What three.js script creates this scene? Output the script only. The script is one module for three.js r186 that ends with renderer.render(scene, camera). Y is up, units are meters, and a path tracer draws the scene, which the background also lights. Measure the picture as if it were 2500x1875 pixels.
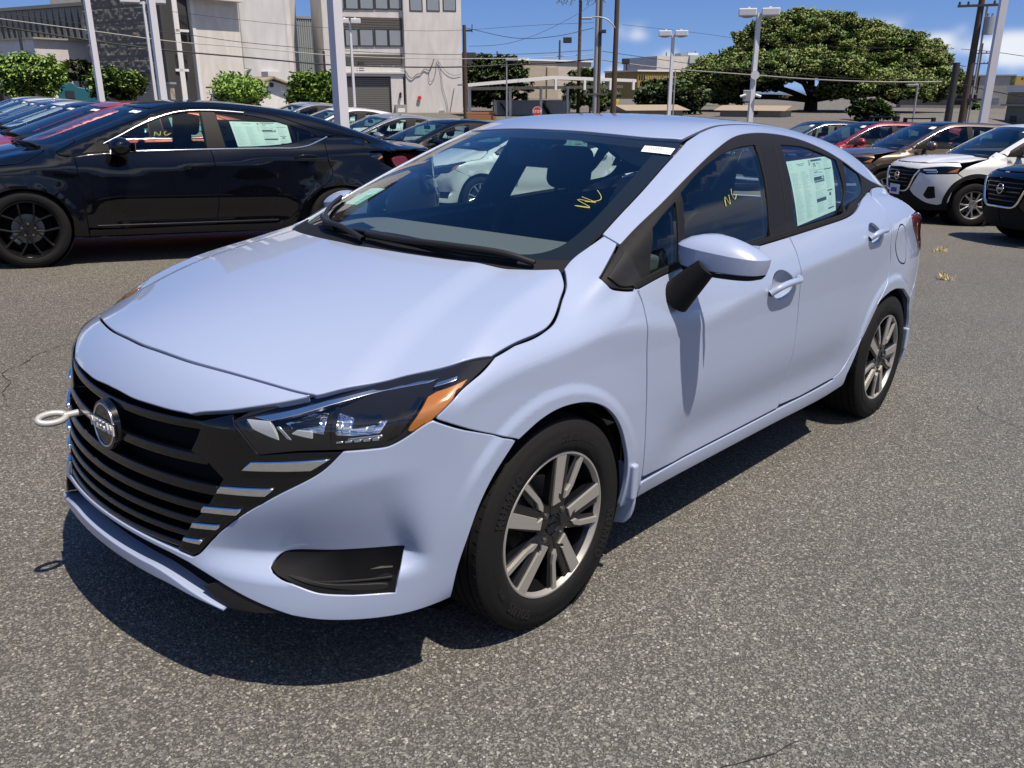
import * as THREE from 'three';
import { mergeGeometries, toCreasedNormals } from 'three/addons/utils/BufferGeometryUtils.js';
import { RoundedBoxGeometry } from 'three/addons/geometries/RoundedBoxGeometry.js';
import { TextGeometry } from 'three/addons/geometries/TextGeometry.js';
import { FontLoader } from 'three/addons/loaders/FontLoader.js';
import { ImprovedNoise } from 'three/addons/math/ImprovedNoise.js';

// ---------- camera, sky, sun ----------
const scene = new THREE.Scene();
const camera = new THREE.PerspectiveCamera(48.94, 4 / 3, 0.05, 3000);
camera.position.set(2.187, 1.4786, 1.6626);
camera.up.set(-0.21804, 0.945234, -0.242881);
camera.lookAt(2.187 - 0.631443, 1.4786 - 0.326393, 1.6626 - 0.703383);
const renderer = new THREE.WebGLRenderer({ antialias: true });
renderer.setSize(1024, 768);
renderer.toneMapping = THREE.LinearToneMapping;
renderer.toneMappingExposure = 1.5;
renderer.shadowMap.enabled = true;
const SUN = new THREE.Vector3(0.40, 0.9164, -0.0157).normalize();          // high, from the left of the pale car
const sun = new THREE.DirectionalLight(0xfff1de, 5.0);
sun.position.copy(SUN).multiplyScalar(60); sun.castShadow = true; sun.shadow.mapSize.set(4096, 4096);
Object.assign(sun.shadow.camera, { left: -40, right: 40, top: 40, bottom: -40, near: 1, far: 160 });
scene.add(sun, sun.target);
{ // clear midday sky with a few low cumulus and, behind the camera, broken cloud
  const w = 1024, h = 512, d = new Float32Array(w * h * 4), nz = new ImprovedNoise();
  const fbm = (x, y, z, o = 5) => { let s = 0, a = 0.5; for (let i = 0; i < o; i++) { s += a * nz.noise(x, y, z); x *= 2.03; y *= 2.03; z *= 2.03; a *= 0.5; } return s; };
  for (let j = 0; j < h; j++) for (let i = 0; i < w; i++) {
    const el = ((j + 0.5) / h - 0.5) * Math.PI, az = ((i + 0.5) / w) * Math.PI * 2, ce = Math.cos(el), v = [ce * Math.cos(az - Math.PI), Math.sin(el), ce * Math.sin(az - Math.PI)];
    const k = (j * w + i) * 4; let r, g, b;
    if (el < 0) { r = 0.07; g = 0.07; b = 0.07; }
    else {
      const t = Math.pow(1 - Math.sin(el), 8);
      r = 0.029 + 0.165 * t; g = 0.108 + 0.205 * t; b = 0.335 + 0.205 * t;
      const cs = v[0] * SUN.x + v[1] * SUN.y + v[2] * SUN.z, glow = 0.22 * Math.pow(Math.max(0, cs), 24);
      r += glow; g += glow * 0.97; b += glow * 0.9;
      // low cumulus along the horizon, higher broken cloud to the side the sun comes from
      const pu = 1 / Math.max(0.12, v[1] + 0.06), n1 = fbm(v[0] * 7.2 + 3.1, v[1] * 16, v[2] * 7.2 - 1.7), n2 = fbm(v[0] * pu * 0.9 + 7, 2.3, v[2] * pu * 0.9 + 1);
      const low = sstepSky(0.02, 0.10, n1 + 0.10 - Math.abs(el - 0.030) * 5.5) * (1 - sstepSky(0.055, 0.075, el));
      const side = Math.max(0, v[0]) * 0.22, hi = sstepSky(0.02, 0.26, n2 + side - 0.06) * sstepSky(0.10, 0.30, el) * sstepSky(-0.05, 0.5, v[0]) * 0.8;
      const c = Math.max(low * 0.9, hi), s = 0.62 + 0.18 * n2;
      r = r * (1 - c) + c * s * 0.93; g = g * (1 - c) + c * s * 0.96; b = b * (1 - c) + c * s * 1.02;
    }
    d[k] = r; d[k + 1] = g; d[k + 2] = b; d[k + 3] = 1;
  }
  function sstepSky(a, b, x) { const t = Math.max(0, Math.min(1, (x - a) / (b - a))); return t * t * (3 - 2 * t); }
  const tx = new THREE.DataTexture(d, w, h, THREE.RGBAFormat, THREE.FloatType);
  tx.mapping = THREE.EquirectangularReflectionMapping; tx.magFilter = THREE.LinearFilter; tx.minFilter = THREE.LinearFilter; tx.needsUpdate = true;
  scene.background = tx; scene.environment = tx; scene.environmentIntensity = 1; scene.backgroundIntensity = 1;
}
const font = await new FontLoader().loadAsync('fonts/droid/droid_sans_bold.typeface.json');

// ---------- small helpers ----------
const V3 = THREE.Vector3;
function rng(seed) { let s = seed >>> 0; return () => { s = (s + 0x6D2B79F5) | 0; let t = Math.imul(s ^ (s >>> 15), 1 | s); t = (t + Math.imul(t ^ (t >>> 7), 61 | t)) ^ t; return ((t ^ (t >>> 14)) >>> 0) / 4294967296; }; }
const clamp = (v, a, b) => Math.max(a, Math.min(b, v));
const sstep = (a, b, x) => { const t = clamp((x - a) / (b - a), 0, 1); return t * t * (3 - 2 * t); };
const smax = (a, b, k) => { const h = Math.max(k - Math.abs(a - b), 0) / k; return Math.max(a, b) + h * h * k * 0.25; };
const smin = (a, b, k) => -smax(-a, -b, k);
const softplus = (d, w) => d > 12 * w ? d : d < -12 * w ? 0 : w * Math.log1p(Math.exp(d / w));
// natural cubic spline through (xs, ys), straight beyond its ends
function spl(xs, ys) {
  const n = xs.length, m = new Float64Array(n), u = new Float64Array(n);
  for (let i = 1; i < n - 1; i++) {
    const s = (xs[i] - xs[i - 1]) / (xs[i + 1] - xs[i - 1]), p = s * m[i - 1] + 2;
    m[i] = (s - 1) / p;
    u[i] = (6 * ((ys[i + 1] - ys[i]) / (xs[i + 1] - xs[i]) - (ys[i] - ys[i - 1]) / (xs[i] - xs[i - 1])) / (xs[i + 1] - xs[i - 1]) - s * u[i - 1]) / p;
  }
  for (let i = n - 2; i >= 0; i--) m[i] = m[i] * m[i + 1] + u[i];
  const d0 = (ys[1] - ys[0]) / (xs[1] - xs[0]) - (xs[1] - xs[0]) * m[1] / 6;
  const dn = (ys[n - 1] - ys[n - 2]) / (xs[n - 1] - xs[n - 2]) + (xs[n - 1] - xs[n - 2]) * m[n - 2] / 6;
  return x => {
    if (x <= xs[0]) return ys[0] + (x - xs[0]) * d0;
    if (x >= xs[n - 1]) return ys[n - 1] + (x - xs[n - 1]) * dn;
    let lo = 0; while (xs[lo + 1] < x) lo++;
    const h = xs[lo + 1] - xs[lo], a = (xs[lo + 1] - x) / h, b = 1 - a;
    return a * ys[lo] + b * ys[lo + 1] + ((a * a * a - a) * m[lo] + (b * b * b - b) * m[lo + 1]) * h * h / 6;
  };
}
const S2 = t => spl(t.filter((_, i) => i % 2 === 0), t.filter((_, i) => i % 2 === 1));
// ---------- surfaces cut into panels ----------
// a projection says from where a panel's outline is laid on the body
const R2 = Math.SQRT1_2;
const PR = {
  side: { ray: (a, b) => [1.5, b, a, -1, 0, 0], uv: p => [p[2], p[1]] },
  top: { ray: (a, b) => [a, 2.3, b, 0, -1, 0], uv: p => [p[0], p[2]] },
  front: { ray: (a, b) => [a, b, 1.6, 0, 0, -1], uv: p => [p[0], p[1]] },
  rear: { ray: (a, b) => [a, b, -5.5, 0, 0, 1], uv: p => [p[0], p[1]] },
  obl: { ray: (a, b) => [a * R2 + 1.4, b, -a * R2 + 1.4, -R2, 0, -R2], uv: p => [(p[0] - p[2]) * R2, p[1]] },
  oblr: { ray: (a, b) => [a * R2 + 1.4, b, a * R2 - 3.2 - 1.4, -R2, 0, R2], uv: p => [(p[0] + p[2] + 3.2) * R2, p[1]] },
  diag: { ray: (a, b) => [-b * R2 + 1.6, b * R2 + 1.6, a, -R2, -R2, 0], uv: p => [p[2], (p[1] - p[0]) * R2] },
};
function hit(F, r, t0 = 0, tMax = 6, step = 0.02) {     // first crossing of F = 0 along a ray
  const [ox, oy, oz, dx, dy, dz] = r; let t = t0, f = F(ox + dx * t, oy + dy * t, oz + dz * t), pt = t, pf = f;
  if (f < 0) { let k = 0; while (f < 0 && k++ < 400) { pt = t; pf = f; t -= step; f = F(ox + dx * t, oy + dy * t, oz + dz * t); } const tt = t, tf = f; t = pt; f = pf; pt = tt; pf = tf; }
  else { while (f >= 0) { pt = t; pf = f; t += step; if (t > tMax) return null; f = F(ox + dx * t, oy + dy * t, oz + dz * t); } }
  let a = pt, fa = pf, b = t, fb = f;
  for (let i = 0; i < 30; i++) { let c = (i & 1) ? (a + b) / 2 : a + (b - a) * fa / (fa - fb); const fc = F(ox + dx * c, oy + dy * c, oz + dz * c); if (fc >= 0) { a = c; fa = fc; } else { b = c; fb = fc; } if (b - a < 2e-6 || Math.abs(fc) < 1e-7) break; }
  const c = a + (b - a) * fa / (fa - fb); return [ox + dx * c, oy + dy * c, oz + dz * c, c];
}
function grad(F, x, y, z, e = 0.0015) {
  const n = [F(x + e, y, z) - F(x - e, y, z), F(x, y + e, z) - F(x, y - e, z), F(x, y, z + e) - F(x, y, z - e)], l = Math.hypot(...n) || 1;
  return [n[0] / l, n[1] / l, n[2] / l];
}
// a smooth path: points [a, b] or [a, b, 1] where 1 marks a corner; straight between two corners
function path(pts, closed = true, step = 0.012) {
  const n = pts.length, out = [], at = i => closed ? pts[(i + n) % n] : pts[clamp(i, 0, n - 1)];
  for (let i = 0; i < (closed ? n : n - 1); i++) {
    const p1 = at(i), p2 = at(i + 1), c1 = p1[2] === 1, c2 = p2[2] === 1;
    const p0 = c1 ? [2 * p1[0] - p2[0], 2 * p1[1] - p2[1]] : at(i - 1), p3 = c2 ? [2 * p2[0] - p1[0], 2 * p2[1] - p1[1]] : at(i + 2);
    const L = Math.hypot(p2[0] - p1[0], p2[1] - p1[1]), m = Math.max(1, Math.ceil(L / step));
    const d0 = Math.sqrt(Math.hypot(p1[0] - p0[0], p1[1] - p0[1])) || 1e-3, d1 = Math.sqrt(L) || 1e-3, d2 = Math.sqrt(Math.hypot(p3[0] - p2[0], p3[1] - p2[1])) || 1e-3;
    const T = k => [(p1[k] - p0[k]) / d0 - (p2[k] - p0[k]) / (d0 + d1) + (p2[k] - p1[k]) / d1, (p2[k] - p1[k]) / d1 - (p3[k] - p1[k]) / (d1 + d2) + (p3[k] - p2[k]) / d2].map(v => v * d1);
    const [ta, tb] = [T(0), T(1)];
    for (let j = 0; j < m; j++) {
      const t = j / m, t2 = t * t, t3 = t2 * t, A = 2 * t3 - 3 * t2 + 1, B = t3 - 2 * t2 + t, C = -2 * t3 + 3 * t2, E = t3 - t2;
      out.push([A * p1[0] + B * ta[0] + C * p2[0] + E * ta[1], A * p1[1] + B * tb[0] + C * p2[1] + E * tb[1]]);
    }
  }
  if (!closed) out.push([pts[n - 1][0], pts[n - 1][1]]);
  return out;
}
const area2 = p => { let s = 0; for (let i = 0; i < p.length; i++) { const q = p[(i + 1) % p.length]; s += p[i][0] * q[1] - q[0] * p[i][1]; } return s / 2; };
function inset(poly, d) {                                  // counter-clockwise outline moved inwards by d
  const n = poly.length, out = [];
  for (let i = 0; i < n; i++) {
    const a = poly[(i + n - 1) % n], b = poly[i], c = poly[(i + 1) % n];
    let e1 = [b[0] - a[0], b[1] - a[1]], e2 = [c[0] - b[0], c[1] - b[1]]; const l1 = Math.hypot(...e1) || 1e-9, l2 = Math.hypot(...e2) || 1e-9;
    const n1 = [-e1[1] / l1, e1[0] / l1], n2 = [-e2[1] / l2, e2[0] / l2]; let mx = n1[0] + n2[0], my = n1[1] + n2[1]; const ml = Math.hypot(mx, my) || 1; mx /= ml; my /= ml;
    const k = d / Math.max(0.5, mx * n1[0] + my * n1[1]); out.push([b[0] + mx * k, b[1] + my * k]);
  }
  return out;
}
function inside(poly, x, y) { let c = false; for (let i = 0, j = poly.length - 1; i < poly.length; j = i++) { const a = poly[i], b = poly[j]; if ((a[1] > y) !== (b[1] > y) && x < (b[0] - a[0]) * (y - a[1]) / (b[1] - a[1]) + a[0]) c = !c; } return c; }
function clipCell(poly, x0, y0, x1, y1) {
  let p = poly;
  for (const [k, v, s] of [[0, x0, 1], [0, x1, -1], [1, y0, 1], [1, y1, -1]]) {
    const o = []; for (let i = 0; i < p.length; i++) {
      const a = p[i], b = p[(i + 1) % p.length], da = (a[k] - v) * s, db = (b[k] - v) * s;
      if (da >= 0) o.push(a); if ((da >= 0) !== (db >= 0)) { const t = da / (da - db); o.push([a[0] + (b[0] - a[0]) * t, a[1] + (b[1] - a[1]) * t]); }
    } p = o; if (!p.length) break;
  }
  return p;
}
// one sheet-metal (or glass, or trim) panel: an outline laid on the surface F = 0, rounded and folded in at its edges
// o: proj, res, off (in front of the surface), gap (half joint), lip (depth of the folded edge), holes, uvBox
function panel(F, outline, o = {}) {
  const pj = PR[o.proj || 'side'], res = o.res || 0.02, off = o.off || 0, lip = o.lip === undefined ? 0.014 : o.lip, rd = o.rd === undefined ? 0.003 : o.rd;
  const prep = (pts, hole) => {
    let q = pts.map(p => p.length >= 3 && Math.abs(p[2]) !== 1 || p.length === 4 ? [...pj.uv(p), p[3]] : p);
    q = o.raw ? q : path(q, true, o.step || res * 0.7); if ((area2(q) < 0) !== !!hole) q.reverse();
    return inset(q, (o.gap || 0) + (lip ? rd : 0));
  };
  const outer = prep(outline), holes = (o.holes || []).map(h => prep(h, true));
  let keyed = outer;                                        // holes joined to the outline by a cut of no width
  for (const h of holes) {
    let best = [1e9]; keyed.forEach((p, i) => h.forEach((q, j) => { const d = Math.hypot(p[0] - q[0], p[1] - q[1]); if (d < best[0]) best = [d, i, j]; }));
    const [, i, j] = best; keyed = [...keyed.slice(0, i + 1), ...h.slice(j), ...h.slice(0, j + 1), ...keyed.slice(i)];
  }
  const pos = [], nor = [], uvs = [], cache = new Map(); let last = null;
  let bx = [1e9, -1e9, 1e9, -1e9]; for (const p of outer) bx = [Math.min(bx[0], p[0]), Math.max(bx[1], p[0]), Math.min(bx[2], p[1]), Math.max(bx[3], p[1])];
  const ub = o.uvBox || bx;
  const vert = (a, b) => {
    const key = Math.round(a * 2e5) + ',' + Math.round(b * 2e5); let v = cache.get(key); if (v) return v;
    const r = pj.ray(a, b); let h = last === null ? hit(F, r) : hit(F, r, Math.max(0, last - 0.02)); if (!h) h = hit(F, r);
    if (!h) { v = null; } else { last = h[3]; const n = grad(F, h[0], h[1], h[2]); v = { p: [h[0] + n[0] * off, h[1] + n[1] * off, h[2] + n[2] * off], n, uv: [(a - ub[0]) / (ub[1] - ub[0]), (b - ub[2]) / (ub[3] - ub[2])] }; }
    cache.set(key, v); return v;
  };
  const pushT = (A, B, C) => {
    if (!A || !B || !C) return;
    const ux = B.p[0] - A.p[0], uy = B.p[1] - A.p[1], uz = B.p[2] - A.p[2], wx = C.p[0] - A.p[0], wy = C.p[1] - A.p[1], wz = C.p[2] - A.p[2];
    const cx = uy * wz - uz * wy, cy = uz * wx - ux * wz, cz = ux * wy - uy * wx; if (Math.hypot(cx, cy, cz) < 1e-12) return;
    if (cx * (A.n[0] + B.n[0] + C.n[0]) + cy * (A.n[1] + B.n[1] + C.n[1]) + cz * (A.n[2] + B.n[2] + C.n[2]) < 0) [B, C] = [C, B];
    for (const v of [A, B, C]) { pos.push(...v.p); nor.push(...v.n); uvs.push(...v.uv); }
  };
  const rings = [outer, ...holes], nx = Math.ceil((bx[1] - bx[0]) / res), ny = Math.ceil((bx[3] - bx[2]) / res), crossed = new Set();
  for (const g of rings) for (let i = 0; i < g.length; i++) {
    const a = g[i], b = g[(i + 1) % g.length], m = Math.max(1, Math.ceil(Math.hypot(b[0] - a[0], b[1] - a[1]) / (res * 0.25)));
    for (let j = 0; j <= m; j++) { const x = (a[0] + (b[0] - a[0]) * j / m - bx[0]) / res, y = (a[1] + (b[1] - a[1]) * j / m - bx[2]) / res; for (const dx of [-0.02, 0.02]) for (const dy of [-0.02, 0.02]) crossed.add(Math.floor(x + dx) + ',' + Math.floor(y + dy)); }
  }
  for (let i = 0; i < nx; i++) for (let j0 = 0; j0 < ny; j0++) {
    const j = i & 1 ? ny - 1 - j0 : j0, x0 = bx[0] + i * res, y0 = bx[2] + j * res, x1 = x0 + res, y1 = y0 + res;
    if (!crossed.has(i + ',' + j)) {
      const mx = x0 + res / 2, my = y0 + res / 2; if (!inside(outer, mx, my) || holes.some(h => inside(h, mx, my))) continue;
      const a = vert(x0, y0), b = vert(x1, y0), c = vert(x1, y1), d = vert(x0, y1); pushT(a, b, c); pushT(a, c, d);
    } else {
      const c = clipCell(keyed, x0, y0, x1, y1); if (c.length < 3 || Math.abs(area2(c)) < 1e-10) continue;
      const ded = q => q.filter((p, k) => { const r = q[(k + 1) % q.length]; return Math.hypot(p[0] - r[0], p[1] - r[1]) > 1e-7; });
      const C = ded(c);
      if (C.length < 3) continue;
      const tri = THREE.ShapeUtils.triangulateShape(C.map(p => new THREE.Vector2(p[0], p[1])), []);
      for (const t of tri) pushT(...t.map(k => vert(C[k][0], C[k][1])));
    }
  }
  if (lip) for (const g of rings) {
    const base = g.map(p => vert(p[0], p[1])), n = g.length, rows = [];
    for (let i = 0; i < n; i++) {
      const A = base[i], B = base[(i + 1) % n], Z = base[(i + n - 1) % n]; if (!A || !B || !Z) { rows.push(null); continue; }
      const t = [B.p[0] - Z.p[0], B.p[1] - Z.p[1], B.p[2] - Z.p[2]], N = A.n; let e = [t[1] * N[2] - t[2] * N[1], t[2] * N[0] - t[0] * N[2], t[0] * N[1] - t[1] * N[0]]; const l = Math.hypot(...e) || 1; e = e.map(v => v / l);
      { // outwards of the outline
        const c = g[i], d = g[(i + 1) % n], z = g[(i + n - 1) % n], o2 = [d[1] - z[1], -(d[0] - z[0])], q = pj.uv([A.p[0] + e[0] * 1e-3, A.p[1] + e[1] * 1e-3, A.p[2] + e[2] * 1e-3]), q0 = pj.uv(A.p);
        if ((q[0] - q0[0]) * o2[0] + (q[1] - q0[1]) * o2[1] < 0) e = e.map(v => -v);
      }
      const mk = (ke, kn, ne, nn) => { const l2 = Math.hypot(ne, nn); return { p: A.p.map((v, k) => v + e[k] * ke + N[k] * kn), n: e.map((v, k) => (v * ne + N[k] * nn) / l2), uv: A.uv }; };
      rows.push([A, mk(rd * 0.6, -rd * 0.2, 0.6, 0.8), mk(rd * 0.95, -rd * 0.75, 0.95, 0.35), mk(rd, -rd * 1.4, 1, 0), mk(rd, -lip, 1, 0)]);
    }
    for (let i = 0; i < n; i++) { const a = rows[i], b = rows[(i + 1) % n]; if (!a || !b) continue; for (let k = 0; k < 4; k++) { pushT(a[k], b[k], b[k + 1]); pushT(a[k], b[k + 1], a[k + 1]); } }
  }
  const geo = new THREE.BufferGeometry();
  geo.setAttribute('position', new THREE.Float32BufferAttribute(pos, 3)); geo.setAttribute('normal', new THREE.Float32BufferAttribute(nor, 3)); geo.setAttribute('uv', new THREE.Float32BufferAttribute(uvs, 2));
  return geo;
}
function mirrorGeo(g) {                                     // the same panel on the other side of the car
  const m = g.index ? g.toNonIndexed() : g.clone(), p = m.attributes.position, n = m.attributes.normal, u = m.attributes.uv;
  for (let i = 0; i < p.count; i++) { p.setX(i, -p.getX(i)); n.setX(i, -n.getX(i)); }
  for (let i = 0; i < p.count; i += 3) for (const a of [p, n, u]) if (a) for (let k = 0; k < a.itemSize; k++) { const t = a.array[(i + 1) * a.itemSize + k]; a.array[(i + 1) * a.itemSize + k] = a.array[(i + 2) * a.itemSize + k]; a.array[(i + 2) * a.itemSize + k] = t; }
  return m;
}
const join = (...g) => mergeGeometries(g.flat().map(x => { const y = x.index ? x.toNonIndexed() : x; if (!y.attributes.uv) y.setAttribute('uv', new THREE.Float32BufferAttribute(new Float32Array(y.attributes.position.count * 2), 2)); for (const k of Object.keys(y.attributes)) if (!['position', 'normal', 'uv'].includes(k)) y.deleteAttribute(k); return y; }));
// ---------- the body of the pale sedan (metres, x to its left, z to its nose, origin under the front axle) ----------
function sedanShape() {
  const ZK = S2([.15, .872, .25, .890, .36, .888, .5, .872, .61, .855, .70, .848, .85, .840]);
  const AK = S2([.15, .25, .25, .25, .36, .33, .5, .35, .61, .37, .70, .40, .85, .42]);
  const BK = S2([.15, .86, .25, .86, .36, .66, .5, .56, .61, .50, .70, .44, .85, .42]);
  const pocket = (x, y) => {                              // the hollow over the fog lamp, under a crease that falls towards the grille
    const yk = .505 + .115 * sstep(.42, .86, x), d = yk - y, a = sstep(.34, .50, x) * (1 - sstep(.740, .835, x)), w = .030 - .024 * sstep(.50, .76, x);
    return d <= -.25 ? 0 : a * (.30 + .14 * sstep(.46, .60, x)) * softplus(d, w) * sstep(.335, .395, y);
  };
  const Zf = (x, y) => { const x2 = x * x; return ZK(y) - AK(y) * x2 - BK(y) * x2 * x2 * x2 - pocket(x, y); };
  const W = S2([-3.6, .62, -3.45, .69, -3.3, .758, -3.1, .814, -2.9, .846, -2.6, .853, -2.2, .858, -1.8, .861, -1, .862, -.4, .860, 0, .858, .45, .850, .8, .83]);
  const Q = S2([.12, .06, .20, .045, .26, .022, .34, .006, .45, 0, .6, 0, .75, .004]);
  const yc = S2([-3.6, .99, -2.6, .955, -2.16, .935, -1.84, .912, -1.47, .884, -1.17, .85, -.95, .82, -.7, .79, -.4, .83, 0, .84, .5, .80]);
  const sl = S2([-3.6, .38, -2.2, .36, -1.2, .36, -.75, .26, -.3, .30, .2, .36, .6, .36]);
  const bump = (x, z, y, r0) => { const r = Math.hypot(z, y); return r; };
  const flare = (z, y, zc, yc0, R) => { const r = Math.hypot(z - zc, (y - yc0)); return (1 - .7 * sstep(R + .045, R + .080, r) - .3 * sstep(R + .05, R + .20, r)) * (1 - sstep(.30, .46, z)); };
  const X = (z, y) => {
    let q = y < .75 ? Math.max(0, Q(y)) : .004;
    const d = y - yc(z); q += sl(z) * softplus(d, .006) + (.9 + 2.5 * sstep(-1.8, -2.5, z)) * Math.max(0, d - .03) ** 2;
    q += -.020 * Math.max(0, Math.min(1, (yc(z) - y) / .25)) * 0;
    // hollow above the sill between the wheels
    const m = sstep(-.45, -.75, z) * sstep(-2.35, -1.9, z), u = (y - .40) / .10; q += m * .020 * Math.exp(-u * u);
    q += m * .012 * sstep(.05, .0, Math.abs(y - (yc(z) - .05))) * 0;
    return W(z) - q - .030 * sstep(-2.4, -3.0, z) * sstep(.72, .98, y) + .013 * flare(z, y, .03, .30, .360) + .013 * flare(z, y, -2.6, .30, .365);
  };
  const h = S2([-.5, 1.09, -.3, 1.07, 0, 1.018, .25, .962, .45, .912, .6, .868, .684, .838, .745, .810, .80, .760, .842, .700, .88, .62]);
  const cr = S2([-.4, .045, 0, .05, .27, .06, .6, .17, .8, .15]);
  const xo = S2([-.5, .67, -.17, .683, 0, .705, .2, .755, .35, .80, .5, .86, .7, .95]);
  const xi = S2([-.2, .44, .0, .47, .25, .53, .46, .58, .7, .66]);
  const belt = S2([-3.6, 1.07, -2.7, 1.06, -2.3, 1.06, -2.1, 1.047, -1.49, 1.008, -.65, .973, -.4, .95, 0, .95]);
  const H = (x, z) => {
    if (z > -.5) {
      const d = x - xi(z), cre = .014 * sstep(-.01, .10, d) * sstep(.72, .5, z) * sstep(.5, .15, d * .9);
      const hood = h(z + .25 * x * x) - cr(z) * x * x - .62 * softplus(x - xo(z), .010) - cre;
      const t = sstep(-.28, -.48, z); return hood * (1 - t) + (belt(z) + .05) * t;
    }
    return belt(z) + .05 - sstep(-2.7, -3.2, z) * (.02 + .16 * x * x) - sstep(-3.2, -3.7, z) * .05;
  };
  const Zr = (x, y) => -3.60 + .28 * x * x + .55 * x ** 6 + (y > .95 ? (y - .95) * .5 : 0) + (y < .55 ? -.05 + 0 * y : -.05 * sstep(.75, .55, y));
  const F = (x, y, z) => {
    x = Math.abs(x); let f = smax(x - X(z, y), y - H(x, z), .03);
    if (z > 0) f = smax(f, z - Zf(Math.min(x, .92), y), .03 - .014 * sstep(.60, .72, y) * sstep(.30, .55, z)); if (z < -2.6) f = smax(f, Zr(Math.min(x, .95), y) - z, .05);
    return f;
  };
  // glasshouse
  const ws = S2([-1.2, 1.492, -.95, 1.409, -.7, 1.318, -.4, 1.197, -.15, 1.088, .05, 1.0, .2, .93]);
  const rf = S2([-3.4, .98, -3.0, 1.165, -2.7, 1.285, -2.4, 1.368, -2.0, 1.425, -1.6, 1.452, -1.3, 1.448, -1.1, 1.428, -.9, 1.395, -.6, 1.32]);
  const gz = S2([-3.4, -.16, -2.8, -.075, -2.4, -.020, -2.0, -.008, -1.5, 0, -.9, 0, -.4, -.004, 0, -.02]);
  const G = (x, y, z) => {
    x = Math.abs(x);
    const t = y - .98, xg = .795 - .27 * t - .46 * t * Math.max(0, t) + gz(z);
    const roof = y - (rf(z) - .085 * x * x), wsc = (y - (ws(z) - .27 * x * x)) * .92;
    return Math.max(smax(smax(x - xg, roof, .10), wsc, .03), .88 - y);
  };
  const U = (x, y, z) => smin(F(x, y, z), G(x, y, z), .02);
  return { F, G, U, X, H, Zf, belt, yc };
}
// ---------- materials ----------
const lin = (r, g, b) => new THREE.Color().setRGB(r, g, b);
const M = {};
const phys = (name, o) => (M[name] = new THREE.MeshPhysicalMaterial(o));
const std = (name, o) => (M[name] = new THREE.MeshStandardMaterial({ roughness: 0.6, ...o }));
const dull = (name, o) => phys(name, { specularIntensity: 0.28, ...o });   // moulded plastic, rubber, cloth: little gloss
const paint = (name, c, o = {}) => phys(name, { color: lin(...c.map(v => v * .74)), roughness: 0.38, metalness: 0.0, clearcoat: 1, clearcoatRoughness: 0.03, side: THREE.DoubleSide, ...o });
paint('palePaint', [0.335, 0.402, 0.572]);
paint('blackPaint', [0.002, 0.0024, 0.004], { roughness: 0.4, specularIntensity: 0.04 });
paint('redPaint', [0.40, 0.04, 0.02], { metalness: 0.35, roughness: 0.3 });
paint('crimsonPaint', [0.30, 0.008, 0.02], { metalness: 0.2 });
paint('whitePaint', [0.74, 0.75, 0.76]);
paint('silverPaint', [0.42, 0.43, 0.44], { metalness: 0.6, roughness: 0.3 });
paint('bluePaint', [0.012, 0.025, 0.07], { metalness: 0.3, roughness: 0.3 });
paint('greyPaint', [0.06, 0.065, 0.075], { metalness: 0.4, roughness: 0.3 });
paint('bronzePaint', [0.17, 0.125, 0.085], { metalness: 0.65, roughness: 0.32 });
phys('glass', { color: lin(0.80, 0.90, 0.885), transmission: 1, thickness: 0, roughness: 0, ior: 1.5, side: THREE.DoubleSide });
phys('sideGlass', { color: lin(0.62, 0.76, 0.74), transmission: 1, thickness: 0, roughness: 0, ior: 1.5, side: THREE.DoubleSide });
phys('lens', { color: lin(0.96, 0.97, 0.98), transmission: 1, thickness: 0, roughness: 0.0, ior: 1.5, side: THREE.DoubleSide });
phys('piano', { color: lin(0.002, 0.002, 0.003), roughness: 0.3, specularIntensity: 0.1, clearcoat: 1, clearcoatRoughness: 0.02, side: THREE.DoubleSide });
dull('satin', { color: lin(0.016, 0.016, 0.017), roughness: 0.42, side: THREE.DoubleSide });
dull('plastic', { color: lin(0.009, 0.009, 0.010), roughness: 0.65, side: THREE.DoubleSide });
dull('trim', { color: lin(0.010, 0.010, 0.011), roughness: 0.55, side: THREE.DoubleSide });
dull('matte', { color: lin(0.007, 0.007, 0.008), roughness: 0.9, side: THREE.DoubleSide });
dull('frit', { color: lin(0.006, 0.006, 0.007), roughness: 0.75, side: THREE.DoubleSide });
std('chrome', { color: lin(0.80, 0.81, 0.82), roughness: 0.06, metalness: 1, side: THREE.DoubleSide });
std('satinChrome', { color: lin(0.62, 0.62, 0.62), roughness: 0.22, metalness: 1, side: THREE.DoubleSide });
std('machined', { color: lin(0.31, 0.30, 0.285), roughness: 0.42, metalness: 0.45, side: THREE.DoubleSide });
std('alloy', { color: lin(0.46, 0.47, 0.48), roughness: 0.3, metalness: 0.8, side: THREE.DoubleSide });
phys('wheelBlack', { color: lin(0.005, 0.005, 0.006), roughness: 0.3, specularIntensity: 0.3, clearcoat: 0.8, clearcoatRoughness: 0.08, side: THREE.DoubleSide });
std('steel', { color: lin(0.16, 0.16, 0.165), roughness: 0.42, metalness: 0.9, side: THREE.DoubleSide });
dull('rubber', { color: lin(0.009, 0.009, 0.0095), roughness: 0.75, side: THREE.DoubleSide });
dull('rubberLetter', { color: lin(0.014, 0.014, 0.015), roughness: 0.6 });
std('dash', { color: lin(0.085, 0.09, 0.092), roughness: 0.7, side: THREE.DoubleSide });
dull('cabin', { color: lin(0.010, 0.011, 0.013), roughness: 0.85, side: THREE.DoubleSide });
dull('seat', { color: lin(0.013, 0.014, 0.018), roughness: 0.9, side: THREE.DoubleSide });
std('headliner', { color: lin(0.22, 0.215, 0.20), roughness: 0.95, side: THREE.DoubleSide });
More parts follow.
